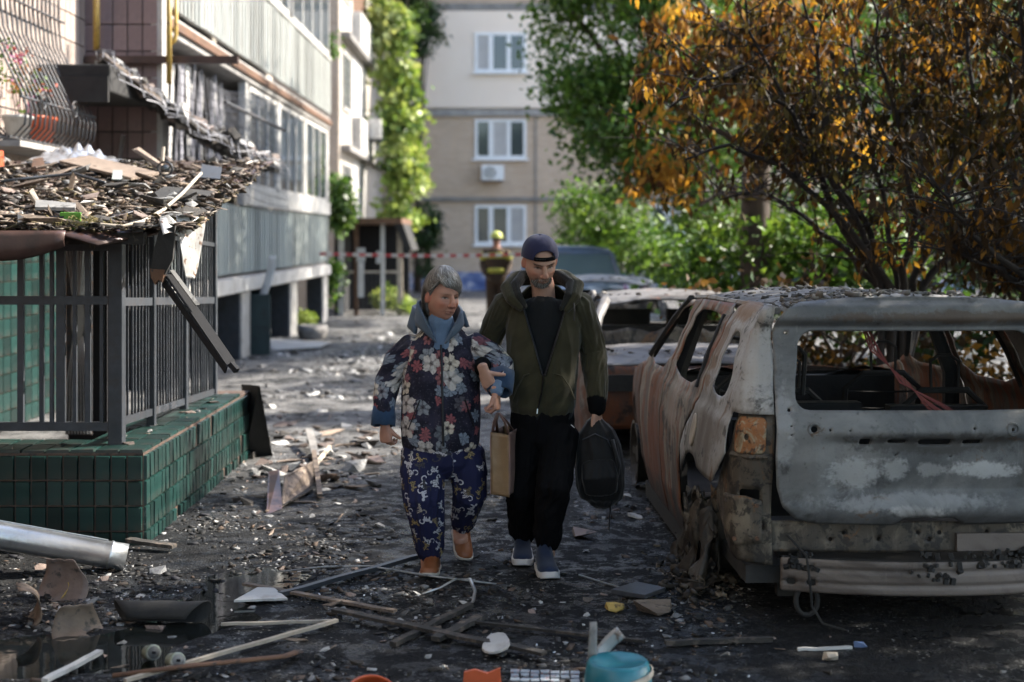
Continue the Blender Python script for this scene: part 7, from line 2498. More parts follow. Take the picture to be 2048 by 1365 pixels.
col = np.tile(np.array((0.055, 0.035, 0.022)), (len(v), 1))
hd = zz > Fq(992, 497).z
col[hd] = (0.34, 0.17, 0.12)
put('body', npmesh('body', v, q, M['tint_matte'], True, col), Matrix(), ff)
M['hi_vis'] = flat('hi_vis_yellow', (0.40, 0.39, 0.05), 0.5)
for y, a, b in ((512, 0.238, 0.150), (541, 0.215, 0.158)):
    mb = MB()
    limb(mb, [Fq(992, y - 2), Fq(992, y + 3)], [(a, b), (a, b)], n=24)
    mb.build('reflective_band', M['hi_vis'], ff, True)
for s_ in (-1, 1):
    mb = MB()
    limb(mb, [Fq(992 + s_ * 23, 510), Fq(992 + s_ * 24.5, 518)], [0.085, 0.083])
    mb.build('reflective_band', M['hi_vis'], ff, True)
mb = MB()
ball(mb, fcn + V((0, 0.01, 0.075)), (0.118, 0.145, 0.095), None, 18, 12)
mb.loft([[fcn + V((r * 0.9 * math.cos(2 * math.pi * j / 20), r * 1.15 * math.sin(2 * math.pi * j / 20) + 0.01, z)) for j in range(20)] for r, z in ((0.12, 0.062), (0.155, 0.048), (0.155, 0.042), (0.12, 0.05))], False)
hel = mb.build('helmet', flat('helmet_yellow', (0.42, 0.46, 0.10), 0.45), ff, True)
mb = MB()
mb.grid(lambda u, v: fcn + V((0.10 * math.sin((u - 0.5) * 2.2), -0.13 * math.cos((u - 0.5) * 2.2), 0.045 - 0.05 * v)), 10, 3)
mb.build('visor', M['glass'], hel, True, solid=0.004)

# ================================================================== DEBRIS
rd = random.Random(77)


def shard_mesh(name, seed, sx, sy, sz, n=11):
    r = random.Random(seed)
    bm = bmesh.new()
    for _ in range(n):
        bm.verts.new((r.uniform(-1, 1) * sx, r.uniform(-1, 1) * sy, r.uniform(-1, 1) * sz))
    res = bmesh.ops.convex_hull(bm, input=bm.verts)
    bmesh.ops.delete(bm, geom=list({g for g in res['geom_interior'] if isinstance(g, bmesh.types.BMVert)}), context='VERTS')
    me = bpy.data.meshes.new(name)
    bm.to_mesh(me)
    bm.free()
    return me


def variants(name, k, sx, sy, sz, mat, seed):
    o = []
    for i in range(k):
        r = random.Random(seed + i)
        m = shard_mesh(name, seed * 31 + i, sx * r.uniform(.7, 1.3), sy * r.uniform(.7, 1.3), sz * r.uniform(.7, 1.3))
        m.materials.append(mat)
        o.append(m)
    return o


KINDS = {
    'brown': ('rubble_fragment', variants('rubble_fragment', 6, 0.5, 0.36, 0.16, M['tile_rubble'], 1), 'brown flat fragment of broken tile lying among the litter', 'fragment', 'brown rubble fragments'),
    'grey': ('stone_chunk', variants('stone_chunk', 6, 0.5, 0.4, 0.22, M['grey_rubble'], 2), 'grey chunk of plaster or stone lying among the litter', 'chunk', 'grey rubble chunks'),
    'pale': ('plaster_piece', variants('plaster_piece', 5, 0.5, 0.33, 0.12, M['white_rubble'], 3), 'pale piece of plaster lying on the wet ground', 'plaster', 'pale plaster pieces'),
    'char': ('charred_piece', variants('charred_piece', 5, 0.5, 0.25, 0.17, M['char'], 4), 'black charred lump lying on the wet ground', 'charred piece', 'charred lumps'),
    'stick': ('wood_splinter', variants('wood_splinter', 5, 0.62, 0.09, 0.06, M['wood'], 5), 'thin weathered splinter of wood on the wet ground', 'splinter', 'wood splinters'),
}
ROOFK = {
    'plank': ('roof_splinter', variants('roof_splinter', 6, 0.6, 0.10, 0.05, M['wood'], 15), 'splintered piece of wood lying on the porch roof', 'splinter', 'wood splinters on the porch roof'),
    'brown': ('roof_fragment', variants('roof_fragment', 6, 0.5, 0.35, 0.10, M['tile_rubble'], 11), 'brown fragment lying on the porch roof', 'fragment', 'brown fragments on the porch roof'),
    'grey': ('roof_chunk', variants('roof_chunk', 5, 0.5, 0.4, 0.16, M['grey_rubble'], 12), 'grey chunk of rubble lying on the porch roof', 'chunk', 'grey chunks on the porch roof'),
    'pale': ('roof_plaster', variants('roof_plaster', 5, 0.5, 0.36, 0.14, M['white_rubble'], 13), 'pale piece of plaster lying on the porch roof', 'plaster', 'pale plaster on the porch roof'),
    'char': ('roof_char', variants('roof_char', 5, 0.5, 0.3, 0.12, M['char'], 14), 'charred flake lying on the porch roof', 'charred piece', 'charred flakes on the porch roof'),
}


def drop(kind, p, size, table=KINDS, tilt=0.22, rz=None):
    nm, ms_, lab, cat, grp = table[kind]
    me = rd.choice(ms_)
    big = 'large' if size > 0.15 else 'small' if size < 0.07 else 'medium-sized'
    if table is ROOFK:
        lab = big + ' ' + lab.replace('on the porch roof', ('at the left of' if p.x < -3.3 else 'at the right of' if p.x < -2.75 else 'by the torn edge of') + ' the porch roof, ' + ('front' if p.y < 9.3 else 'back') + ' half')
    else:
        where = ('far down the yard' if p.y > 11.5 else 'in the heap beyond the plinth' if p.y > 9.4 and p.x < -0.5 else 'beside the tiled plinth' if p.y > 7.9 and p.x < -0.7 else 'left of the walking pair' if p.x < -0.6 and p.y > 6.7 else
                 'by the dark puddle' if p.x < -0.8 else 'beside the burnt estate car' if p.x > 0.45 and p.y > 6.2 else 'in front of the burnt estate car' if p.x > 0.7 else 'behind the walking pair' if p.y > 7.6 else 'among the crossing planks')
        lab = big + ' ' + lab.split(' lying')[0].replace(' on the wet ground', '') + ' lying ' + where
    rot = Matrix.Rotation(rd.uniform(0, 2 * math.pi) if rz is None else rz, 4, 'Z') @ Matrix.Rotation(rd.gauss(0, tilt), 4, 'X') @ Matrix.Rotation(rd.gauss(0, tilt), 4, 'Y')
    o = put(nm, me, Matrix.Translation(p) @ rot @ Matrix.Scale(size, 4))
    tag(o, lab, cat, grp)
    return o


def scatter(n, x0, x1, y0, y1, smin, smax, mix):
    for _ in range(n):
        px, py = rd.uniform(x0, x1), rd.uniform(y0, y1)
        p = G(px, py)
        if -2.12 > p.x and 8.05 < p.y < 11.45: continue
        s = smin * (smax / smin) ** (rd.random() ** 1.6)
        k = rd.choices(list(mix), list(mix.values()))[0]
        if k == 'stick': s *= 1.6
        p.z = ground_h(p.x, p.y) + s * 0.05
        drop(k, p, s)


MIX = {'brown': 3, 'grey': 4, 'pale': 1.6, 'char': 3, 'stick': 2}
scatter(75, 500, 770, 830, 930, 0.06, 0.22, {'brown': 3, 'grey': 3, 'pale': 2, 'char': 2, 'stick': 3})
scatter(26, 530, 750, 850, 985, 0.16, 0.36, {'brown': 3, 'grey': 2, 'pale': 1, 'char': 2, 'stick': 3})
scatter(60, 450, 760, 920, 1010, 0.05, 0.17, MIX)
scatter(40, 430, 830, 1010, 1140, 0.035, 0.11, MIX)
scatter(40, 200, 900, 1190, 1360, 0.03, 0.10, MIX)
scatter(34, 640, 1330, 1180, 1360, 0.03, 0.09, MIX)
scatter(24, 1120, 1400, 1080, 1290, 0.03, 0.11, MIX)
scatter(10, 1200, 1300, 985, 1040, 0.06, 0.14, {'brown': 3, 'pale': 2, 'grey': 2})
scatter(18, 0, 320, 1130, 1260, 0.04, 0.13, MIX)
scatter(12, 1380, 2040, 1270, 1360, 0.02, 0.06, MIX)
scatter(20, 480, 800, 700, 830, 0.08, 0.25, {'grey': 2, 'pale': 3, 'char': 2, 'brown': 1})


# fine litter that nobody could count
def near_litter(i):
    while True:
        px, py = rgn.uniform(0, 1500), 600 + 790 * rgn.random() ** 0.75
        p = G(px, py)
        if p.x < -2.13 and 8.0 < p.y < 11.5: continue
        if p.x < -3.2 and p.y < 20: continue
        nn = mnoise.noise(V((p.x * 1.3, p.y * 0.9, 4)))
        if rgn.random() < 0.42 + nn * 1.5:
            return (p.x, p.y, ground_h(p.x, p.y) - 0.002)


lit = crumbs('ground_litter', near_litter, 22000, 0.0025, 0.026, [(0.014, 0.013, 0.012), (0.022, 0.021, 0.02), (0.045, 0.043, 0.041), (0.034, 0.026, 0.02), (0.09, 0.085, 0.08), (0.26, 0.255, 0.25), (0.02, 0.02, 0.024), (0.09, 0.062, 0.045), (0.012, 0.012, 0.012), (0.025, 0.023, 0.02)], None, 31, 0.4)
tag(lit, 'fine crumbs of burnt litter covering the yard', 'litter')


def far_litter(i):
    while True:
        px, py = rgn.uniform(470, 1150), rgn.uniform(640, 800)
        p = G(px, py)
        if mnoise.noise(V((p.x * 0.8, p.y * 0.5, 9))) > -0.15 + rgn.random() * .3: return (p.x, p.y, 0.0)


lit2 = crumbs('plaster_litter', far_litter, 2200, 0.010, 0.075, [(0.30, 0.30, 0.30), (0.16, 0.16, 0.16), (0.42, 0.41, 0.40), (0.06, 0.06, 0.06), (0.10, 0.09, 0.08)], None, 32, 0.3)
tag(lit2, 'scattered pale plaster dust and glass further down the yard', 'litter')
gl = crumbs('glass_crumbs', near_litter, 1500, 0.003, 0.008, [(0.6, 0.62, 0.65), (0.45, 0.47, 0.5)], None, 33, 0.5)
gl.data.materials[0] = tinted('crushed_glass', 0.08, 0, 0.9)
tag(gl, 'tiny sparkling crumbs of broken glass on the asphalt', 'litter')


# ------------------------------------------------------------------ long pieces on the ground
def gp(px, py, z=0.015):
    p = G(px, py, 0)
    p.z = z
    return p


def long_bar(name, label, cat, a, b, w, h, mat, za=0.02, zb=0.02, up=V((0, 0, 1))):
    mb = MB()
    a_, b_ = gp(*a, za), gp(*b, zb)
    n = 8
    t = (b_ - a_)
    sd = t.cross(up).normalized()
    rings = []
    for i in range(n + 1):
        u = i / n
        c = a_ + t * u + sd * 0.006 * mnoise.noise(V((u * 3, a[0], 0))) + V((0, 0, 0.006 * mnoise.noise(V((u * 4, a[1], 5)))))
        j = 0.75 + 0.25 * rd.random() if i in (0, n) else 1
        rings.append([c + sd * (w / 2 * j) - up * (h / 2), c + sd * (w / 2 * j) + up * (h / 2), c - sd * (w / 2) + up * (h / 2), c - sd * (w / 2) - up * (h / 2)])
    mb.loft(rings)
    return tag(mb.build(name, M[mat]), label, cat)


long_bar('metal_profile', 'long straight grey metal profile lying towards the shoe of the flowered person', 'metal bar', (560, 1197), (850, 1121), 0.035, 0.022, 'grey_steel', 0.02, 0.03)
long_bar('wood_lath', 'brown wooden lath lying left of the crossing planks', 'lath', (488, 1176), (790, 1229), 0.035, 0.012, 'wood', 0.02, 0.015)
long_bar('charred_plank', 'long dark charred plank crossing the foreground diagonally', 'plank', (668, 1233), (1088, 1322), 0.045, 0.014, 'char', 0.03, 0.03)
long_bar('charred_plank', 'short charred batten lying under the long crossing plank', 'plank', (786, 1296), (942, 1218), 0.035, 0.02, 'char', 0.015, 0.02)
long_bar('charred_plank', 'charred board lying near the white plate fragment', 'plank', (872, 1288), (962, 1242), 0.05, 0.02, 'char', 0.02, 0.02)
long_bar('charred_plank', 'thin dark charred strip pointing towards the burnt estate car', 'plank', (940, 1252), (1290, 1290), 0.025, 0.012, 'char', 0.02, 0.015)
long_bar('pale_stick', 'short pale stick lying flat beside the puddle', 'stick', (442, 1258), (668, 1251), 0.018, 0.012, 'pale_wood', 0.02, 0.02)
long_bar('pale_stick', 'long pale stick lying diagonally in the lower left foreground', 'stick', (250, 1372), (674, 1252), 0.022, 0.014, 'pale_wood', 0.02, 0.025)
long_bar('pale_stick', 'white batten end poking in at the bottom left corner', 'stick', (90, 1372), (200, 1318), 0.032, 0.016, 'white_paint', 0.02, 0.03)
long_bar('thin_rod', 'thin pale rod pointing at the grey slab', 'rod', (1158, 1155), (1352, 1216), 0.008, 0.006, 'galv', 0.012, 0.012)
long_bar('wood_lath', 'dark brown lath lying behind the metal duct', 'lath', (255, 1098), (348, 1104), 0.06, 0.02, 'char', 0.05, 0.03)
long_bar('wood_lath', 'blackened lath in the foreground below the car', 'lath', (1330, 1292), (1545, 1286), 0.03, 0.02, 'char', 0.015, 0.015)
long_bar('white_stick', 'white plastic stick lying in front of the burnt estate car', 'stick', (1595, 1305), (1704, 1302), 0.014, 0.012, 'white_paint', 0.012, 0.014)
long_bar('wood_lath', 'pale lath lying across the rubble by the tiled plinth', 'lath', (600, 985), (660, 930), 0.03, 0.02, 'pale_wood', 0.06, 0.14)
long_bar('white_board', 'white torn board standing up in the rubble beyond the plinth', 'board', (632, 925), (618, 890), 0.06, 0.012, 'concrete', 0.05, 0.13)
long_bar('wood_lath', 'broken lath leaning on the rubble heap', 'lath', (640, 1000), (628, 940), 0.035, 0.02, 'wood', 0.03, 0.14)

mb = MB()
mb.tube([gp(555, 1152, .02), gp(650, 1145, .03), gp(740, 1146, .035), gp(860, 1160, .02), gp(992, 1173, .012)], [0.008, 0.009, 0.009, 0.010, 0.008], 6, flat=0.5)
tag(mb.build('trim_strip', M['grey_rubble'], None, True), 'thin curved metal trim crossing the grey profile by the shoe', 'strip')
mb = MB()
mb.tube([gp(845, 1192, .01), gp(880, 1186, .025), gp(912, 1174, .04), gp(940, 1176, .045), gp(950, 1195, .03), gp(946, 1212, .02), gp(925, 1226, .015)], 0.009, 6, flat=0.5)
tag(mb.build('trim_strip', M['galv'], None, True), 'pale metal trim bent into a hook in the foreground', 'strip')
mb = MB()
mb.tube([gp(225, 1362, .02), gp(380, 1352, .04), gp(500, 1340, .04), gp(570, 1330, .035), gp(598, 1312, .02)], 0.022, 6, flat=0.35)
tag(mb.build('curved_band', M['rust'], None, True), 'brown curved band lying along the bottom edge', 'band')
mb = MB()
mb.poly([gp(468, 1210, .012), gp(575, 1206, .012), gp(548, 1188, .02), gp(515, 1186, .018)], (0, 0, 1), 0.01)
tag(mb.build('white_board', M['white_paint']), 'triangular white board fragment under the brown lath', 'board')
mb = MB()
pts = [gp(965 + 27 + 27 * math.cos(a) * (1 + .12 * math.sin(3 * a)), 1304 + 21 * math.sin(a) * (1 + .1 * math.cos(2 * a)), 0.03 + 0.01 * math.cos(a)) for a in [2 * math.pi * j / 18 for j in range(18)]]
mb.poly(pts, (0, 0, 1), 0.012)
tag(mb.build('plate_fragment', M['white_paint'], None, bevel=0.003), 'white round plate fragment lying in the foreground', 'plate')
M['can'] = weathered('dented_can', (0.20, 0.24, 0.16), (0.42, 0.42, 0.40), (0.10, 0.10, 0.09), 18, (0.4, 0.6), 0.35, rnd=0.2)
for (x, y, rz, lab) in ((302, 1322, 0.5, 'crushed drink can, the left one of two by the pale stick'), (350, 1338, -0.4, 'crushed drink can with torn side, the right one of two')):
    c = thing('drink_can', lab, 'can', gp(x, y, 0))
    p = gp(x, y, 0.034)
    ax_ = V((math.cos(rz) * 0.5, -0.85, 0.25)).normalized()
    mb = MB()
    mb.tube([p + ax_ * 0.05, p + ax_ * 0.045, p + ax_ * 0.02, p - ax_ * 0.02, p - ax_ * 0.05], [0.027, 0.032, 0.033, 0.026, 0.03], 16)
    mb.build('shell', M['can'], c, True)
    mb = MB()
    mb.tube([p + ax_ * 0.0505, p + ax_ * 0.052], [0.025, 0.025], 16)
    mb.build('lid', M['grey_rubble'], c, True)
    MB().box(p + ax_ * 0.055, (0.016, 0.006, 0.01)).build('ring_pull', M['zip'], c)

# galvanised duct in front of the plinth
du = thing('metal_duct', 'galvanised round metal duct lying in front of the tiled plinth', 'duct', G(120, 1130))
e0, e1 = P(-110, 1052, 7.30), P(252, 1116, 7.52)
n_ = 14
mb = MB()
ax_ = (e1 - e0).normalized()
sd = ax_.cross(V((0, 0, 1))).normalized()
upv = sd.cross(ax_)
prof = [(0.0, .074), (0.90, .074), (0.905, .079), (0.915, .079), (0.92, .074), (1.0, .074), (1.0, .070), (0.3, .070)]
mb.loft([[e0.lerp(e1, t) + sd * (r * math.cos(2 * math.pi * j / 28)) + upv * (r * math.sin(2 * math.pi * j / 28) * (1 - 0.05 * math.sin(t * 9))) for j in range(28)] for t, r in prof], False)
mb.build('tube', M['galv'], du, True)
MB().tube([e0.lerp(e1, 0.0) + upv * 0.075, e0.lerp(e1, 0.88) + upv * 0.075], 0.004, 5).build('seam', M['galv'], du)


# curled sheets of burnt lino at the lower left
def curl(name, label, px, py, r, L, turn, rz, mat, tilt=0.3):
    c = gp(px, py, 0.0)
    mb = MB()
    mm = Matrix.Rotation(rz, 3, 'Z') @ Matrix.Rotation(tilt, 3, 'Y')

    def f(u, v):
        a = -1.2 + turn * u
        rr_ = r * (1 + 0.35 * u + 0.25 * mnoise.noise(V((u * 3, v * 3, px))))
        return c + V((0, 0, r * 0.8)) + mm @ V((rr_ * math.cos(a), (v - 0.5) * L * (1 + 0.3 * math.sin(u * 4)), rr_ * math.sin(a)))
    mb.grid(f, 16, 8)
    return tag(mb.build(name, mat, None, True, solid=0.004), label, 'sheet')


M['lino'] = weathered('burnt_lino', (0.10, 0.07, 0.05), (0.17, 0.125, 0.09), (0.035, 0.03, 0.025), 7, (0.5, 0.8), bump=0.4)
M['lino_yellow'] = weathered('yellow_backing', (0.30, 0.19, 0.04), (0.40, 0.27, 0.08), (0.10, 0.07, 0.03), 9, (0.6, 0.9), bump=0.5)
curl('curled_sheet', 'curled brown sheet of burnt flooring at the left edge', 40, 1245, 0.075, 0.2, 3.2, 0.4, M['lino'])
curl('curled_sheet', 'upright curled brown sheet of burnt flooring beside the dark puddle', 165, 1270, 0.07, 0.18, 2.6, 2.2, M['lino'], 0.7)
curl('curled_sheet', 'crumpled grey sheet of burnt flooring behind the curled ones', 98, 1205, 0.10, 0.22, 2.4, 1.2, M['tile_rubble'])
curl('curled_sheet', 'yellow-backed scrap of burnt flooring on the heap', 105, 1192, 0.06, 0.12, 1.8, 0.2, M['lino_yellow'])
curl('curled_sheet', 'charred rolled sheet lying in the dark puddle', 320, 1243, 0.045, 0.35, 4.5, 1.5, M['soot'], 0.0)

# broken drawer in the rubble
dw = thing('broken_drawer', 'broken brown wooden drawer tipped over in the rubble beside the plinth', 'drawer', G(575, 1030))
MB().poly([gp(533, 1030, 0.0), gp(562, 1022, 0.01), gp(556, 985, 0.02) + V((0, 0, 0.13)), gp(537, 985, 0.02) + V((0, 0, 0.12))], (0.3, 0.9, 0.1), 0.02).build('end_board', M['brown_steel'], dw)
MB().poly([gp(565, 1018, 0.01), gp(628, 975, 0.03), gp(622, 975, 0.0) + V((0, 0.1, 0.16)), gp(566, 1000, 0.0) + V((0, 0.1, 0.14))], (-0.6, 0.6, 0.1), 0.018).build('side_board', M['wood'], dw)
MB().poly([gp(560, 1020, 0.01), gp(625, 985, 0.01), gp(600, 960, 0.015), gp(540, 995, 0.015)], (0, 0, 1), 0.012).build('bottom_board', M['char'], dw)

# slab with broken block and foam beside the car
mb = MB()
mb.poly([gp(1222, 1200, .03), gp(1290, 1212, .03), gp(1332, 1198, .035), gp(1272, 1186, .035)], (0, 0, 1), 0.022)
tag(mb.build('grey_slab', M['grey_steel'], None, bevel=0.003), 'flat grey slab lying beside the burnt estate car', 'slab')
o = put('wood_block', shard_mesh('wood_block', 5, 0.1, 0.05, 0.035), Matrix.Translation(gp(1305, 1226, 0.03)))
o.data.materials.append(M['wood'])
tag(o, 'splintered brown block in front of the flat grey slab', 'wood block')
o = put('foam_scrap', shard_mesh('foam_scrap', 8, 0.05, 0.035, 0.025, 16), Matrix.Translation(gp(1228, 1222, 0.02)))
o.data.materials.append(M['lino_yellow'])
tag(o, 'yellow scrap of foam left of the splintered block', 'foam')
o = put('paving_stone', shard_mesh('paving_stone', 12, 0.085, 0.06, 0.03, 12), Matrix.Translation(gp(1171, 1075, 0.025)))
o.data.materials.append(M['tile_rubble'])
tag(o, 'flat brown stone lying below the rucksack', 'stone')
o = put('blue_chip', shard_mesh('blue_chip', 14, 0.035, 0.02, 0.02, 10), Matrix.Translation(gp(1720, 1298, 0.02)))
o.data.materials.append(flat('blue_plastic', (0.12, 0.17, 0.30), 0.5))
tag(o, 'small blue chip in front of the burnt estate car', 'plastic chip')
o = put('pale_stone', shard_mesh('pale_stone', 15, 0.035, 0.025, 0.022, 12), Matrix.Translation(gp(1658, 1324, 0.02)))
o.data.materials.append(M['pale_wood'])
tag(o, 'small pale stone in front of the burnt estate car', 'stone')

# orange plastic pieces and teal bucket at the bottom edge
mb = MB()
mb.grid(lambda u, v: gp(742 + 52 * math.cos(math.pi * (1 - u)), 1412 - 30 * math.sin(math.pi * u), 0.0) + V((0, 0.05 * v, 0.04 + 0.02 * math.sin(math.pi * u) - 0.05 * v)), 14, 4)
tag(mb.build('orange_shard', M['orange'], None, True, solid=0.006), 'curved orange plastic shard at the bottom edge, the left one', 'plastic shard')
mb = MB()
mb.poly([gp(925, 1376, .0), gp(1002, 1376, .0), gp(1000, 1376, .0) + V((0, 0, .075)), gp(975, 1376, .0) + V((0, 0, .055)), gp(950, 1376, .0) + V((0, 0, .07)), gp(928, 1376, .0) + V((0, 0, .06))], (0.1, 1, 0.3), 0.008)
tag(mb.build('orange_shard', M['orange']), 'upright orange plastic shard at the bottom edge, the right one', 'plastic shard')
bk = thing('teal_bucket', 'teal plastic bucket turned upside down at the bottom edge', 'bucket', G(1236, 1412))
bcn = G(1236, 1412)
M['teal'] = weathered('teal_plastic', (0.012, 0.13, 0.17), (0.02, 0.19, 0.24), None, 6, (0.25, 0.4), 0, 0.1, 0.003, rnd=0.02)
mb = MB()
prof = [(0.140, 0.0), (0.140, 0.03), (0.132, 0.035), (0.124, 0.12), (0.116, 0.160), (0.106, 0.172), (0.10, 0.166), (0.004, 0.162)]
mb.loft([[(bcn.x + r * math.cos(a), bcn.y + r * math.sin(a), z) for a in [2 * math.pi * j / 36 for j in range(36)]] for r, z in prof], True)
mb.build('shell', M['teal'], bk, True)
mb = MB()
mb.loft([[(bcn.x + r * math.cos(a), bcn.y + r * math.sin(a), z + 0.025 * math.cos(a)) for a in [2 * math.pi * j / 36 for j in range(36)]] for r, z in ((0.131, 0.095), (0.133, 0.10), (0.131, 0.118), (0.127, 0.118))], False)
mb.build('band', M['pale_wood'], bk, True)
mb = MB()
g0 = G(1175, 1392)
mb.grid(lambda u, v: V((g0.x - 0.01 + 0.045 * u * (1 - 0.4 * v) + 0.015 * v, g0.y - 0.05, 0.30 * v)) + V((0, 0.02 * math.sin(v * 5), 0)), 3, 10)
tag(mb.build('grey_strip', M['concrete'], None, True, solid=0.006), 'grey upright strip standing left of the teal bucket', 'strip')
mb = MB()
mb.grid(lambda u, v: V((g0.x + 0.02 + 0.09 * v ** 1.5 + 0.03 * u, g0.y - 0.03, 0.15 + 0.12 * v - 0.04 * u)) + V((0, 0.02 * math.sin(v * 3), 0)), 3, 8)
tag(mb.build('grey_strip', M['torn_metal'], None, True, solid=0.006), 'pale bent strip leaning over the teal bucket', 'strip')
mb = MB()
for i in range(7):
    for j in range(3):
        a = gp(1030 + i * 20, 1349 + j * 8 + i * 0.6, 0.01)
        if rd.random() < 0.85: mb.box(a + V((0, 0, rd.uniform(0, .004))), (0.036 * rd.uniform(.85, 1), 0.034, 0.006), Matrix.Rotation(rd.gauss(0, .08), 3, 'Z'))
o = mb.build('mosaic_sheet', weathered('pale_mosaic', (0.22, 0.27, 0.34), (0.36, 0.40, 0.42), (0.30, 0.18, 0.18), 30, (0.3, 0.5), rnd=0))
o['kind'] = 'stuff'
tag(o, 'sheet of small pale mosaic tiles left of the teal bucket', 'mosaic')


# ------------------------------------------------------------------ debris on the porch roof
def RP(px, py, up=0.0):
    k = (py - HZ) / F
    d = (CH - 0.6025) / (k + 0.15)
    p = V(((px - 1024) / F * d, d, 0))
    p.z = roof_z(p.x, p.y) + up
    return p


for kind, n, smin, smax in (('plank', 52, 0.12, 0.42), ('brown', 45, 0.06, 0.22), ('grey', 40, 0.06, 0.2), ('pale', 34, 0.05, 0.17), ('char', 42, 0.06, 0.24)):
    for _ in range(n):
        py = 330 + 132 * rd.random() ** 0.9
        xmax = 540 - (py - 330) * 1.15
        px = rd.uniform(0, min(xmax, 530) - 8)
        s = smin * (smax / smin) ** (rd.random() ** 1.4)
        drop(kind, RP(px, py, 0.02 + 0.05 * rd.random()), s, ROOFK, 0.30, rd.gauss(0, 0.7) if kind == 'plank' else None)


def roof_litter(i):
    while True:
        py = 328 + 138 * rgn.random()
        px = rgn.uniform(-30, min(545 - (py - 330) * 1.15, 535))
        p = RP(px, py, 0.012 + 0.02 * rgn.random())
        return tuple(p)


rl = crumbs('roof_litter', roof_litter, 9000, 0.006, 0.05, [(0.11, 0.08, 0.06), (0.07, 0.055, 0.045), (0.20, 0.155, 0.12), (0.035, 0.03, 0.028), (0.32, 0.28, 0.24), (0.11, 0.085, 0.04), (0.05, 0.04, 0.035), (0.025, 0.022, 0.02)], None, 41, 0.22)
tag(rl, 'leaf litter and crumbs covering the porch roof', 'litter')
# dry grass tufts hanging over the edge
mb = MB()
for k in range(70):
    px = rd.gauss(165, 26)
    p = RP(px, 458, 0.03)
    q1 = p + V((rd.uniform(-.08, .08), -0.06 - rd.random() * .05, rd.uniform(-.02, .05)))
    q2 = q1 + V((rd.uniform(-.06, .06), -0.02, -rd.uniform(.02, .13)))
    mb.tube([p, q1, q2], [0.003, 0.002, 0.001], 3, False)
o = mb.build('dry_grass', weathered('dry_grass', (0.18, 0.14, 0.05), (0.28, 0.22, 0.09), (0.10, 0.13, 0.03), 20))
o['kind'] = 'stuff'
tag(o, 'tuft of dry grass hanging over the edge of the porch roof', 'grass')
# single pieces one can name
mb = MB()


def foil_pt(u, v):
    p = RP(40 + 195 * u, 336 - 5 * v, 0.0)
    h = 0.13 * math.sin(math.pi * min(1, u * 1.1)) + 0.04
    p.z += 0.03 + h * v * (0.6 + 0.6 * abs(mnoise.noise(V((u * 9, v * 5, 1))))) + 0.02 * abs(mnoise.noise(V((u * 16, v * 6, 6))))
    p.y += 0.05 * mnoise.noise(V((u * 12, v * 5, 3))) + 0.25 * v
    return p


mb.grid(foil_pt, 46, 16)
tag(mb.build('foil_sheet', M['foil'], None, True, solid=0.002), 'crumpled silver foil sheet on the back of the porch roof', 'foil')
mb = MB()
a, b, c, d = RP(117, 458, 0.0), RP(160, 462, 0.0), RP(161, 462, 0.10), RP(120, 456, 0.085)
mb.poly([a, b, c, d], (0.1, 1, 0.2), 0.012)
M['green_plastic'] = flat('green_plastic', (0.07, 0.30, 0.02), 0.4)
tag(mb.build('green_fragment', M['green_plastic']), 'bright green plastic fragment standing on the roof edge', 'plastic fragment')
mb = MB()
mb.poly([RP(36, 460, 0.0), RP(62, 462, 0.0), RP(52, 460, 0.03), RP(44, 458, 0.09), RP(35, 458, 0.085)], (0.2, 1, 0.3), 0.006)
tag(mb.build('white_shard', M['white_paint']), 'white pointed shard at the left of the roof edge', 'shard')
mb = MB()
mb.poly([RP(62, 463, 0.0), RP(90, 462, 0.01), RP(82, 458, 0.045), RP(72, 458, 0.04)], (0.2, 1, 0.3), 0.006)
tag(mb.build('white_shard', M['pale_wood']), 'smaller cream shard beside the white pointed one on the roof edge', 'shard')
mb = MB()
cab = [RP(118, 459, 0.05), RP(190, 463, 0.04), RP(245, 464, 0.03), RP(285, 458, 0.04), RP(325, 440, 0.05), RP(365, 412, 0.08), RP(402, 384, 0.12)]
mb.tube(cab, 0.011, 8)
tag(mb.build('white_cable', M['pale_wood'], None, True), 'thick white cable curving along the roof edge', 'cable')
mb = MB()
mb.tube([RP(-10, 452, 0.06), RP(60, 455, 0.05), RP(130, 457, 0.06), RP(215, 452, 0.04), RP(270, 442, 0.05), RP(320, 428, 0.03)], 0.009, 6)
tag(mb.build('black_cable', M['zip'], None, True), 'black cable lying along the front of the porch roof', 'cable')
mb = MB()
mb.tube([RP(-10, 382, 0.06), RP(70, 375, 0.07), RP(150, 370, 0.08), RP(210, 380, 0.05)], 0.012, 6)
tag(mb.build('grey_cable', M['grey_steel'], None, True), 'grey cable lying across the middle of the porch roof', 'cable')
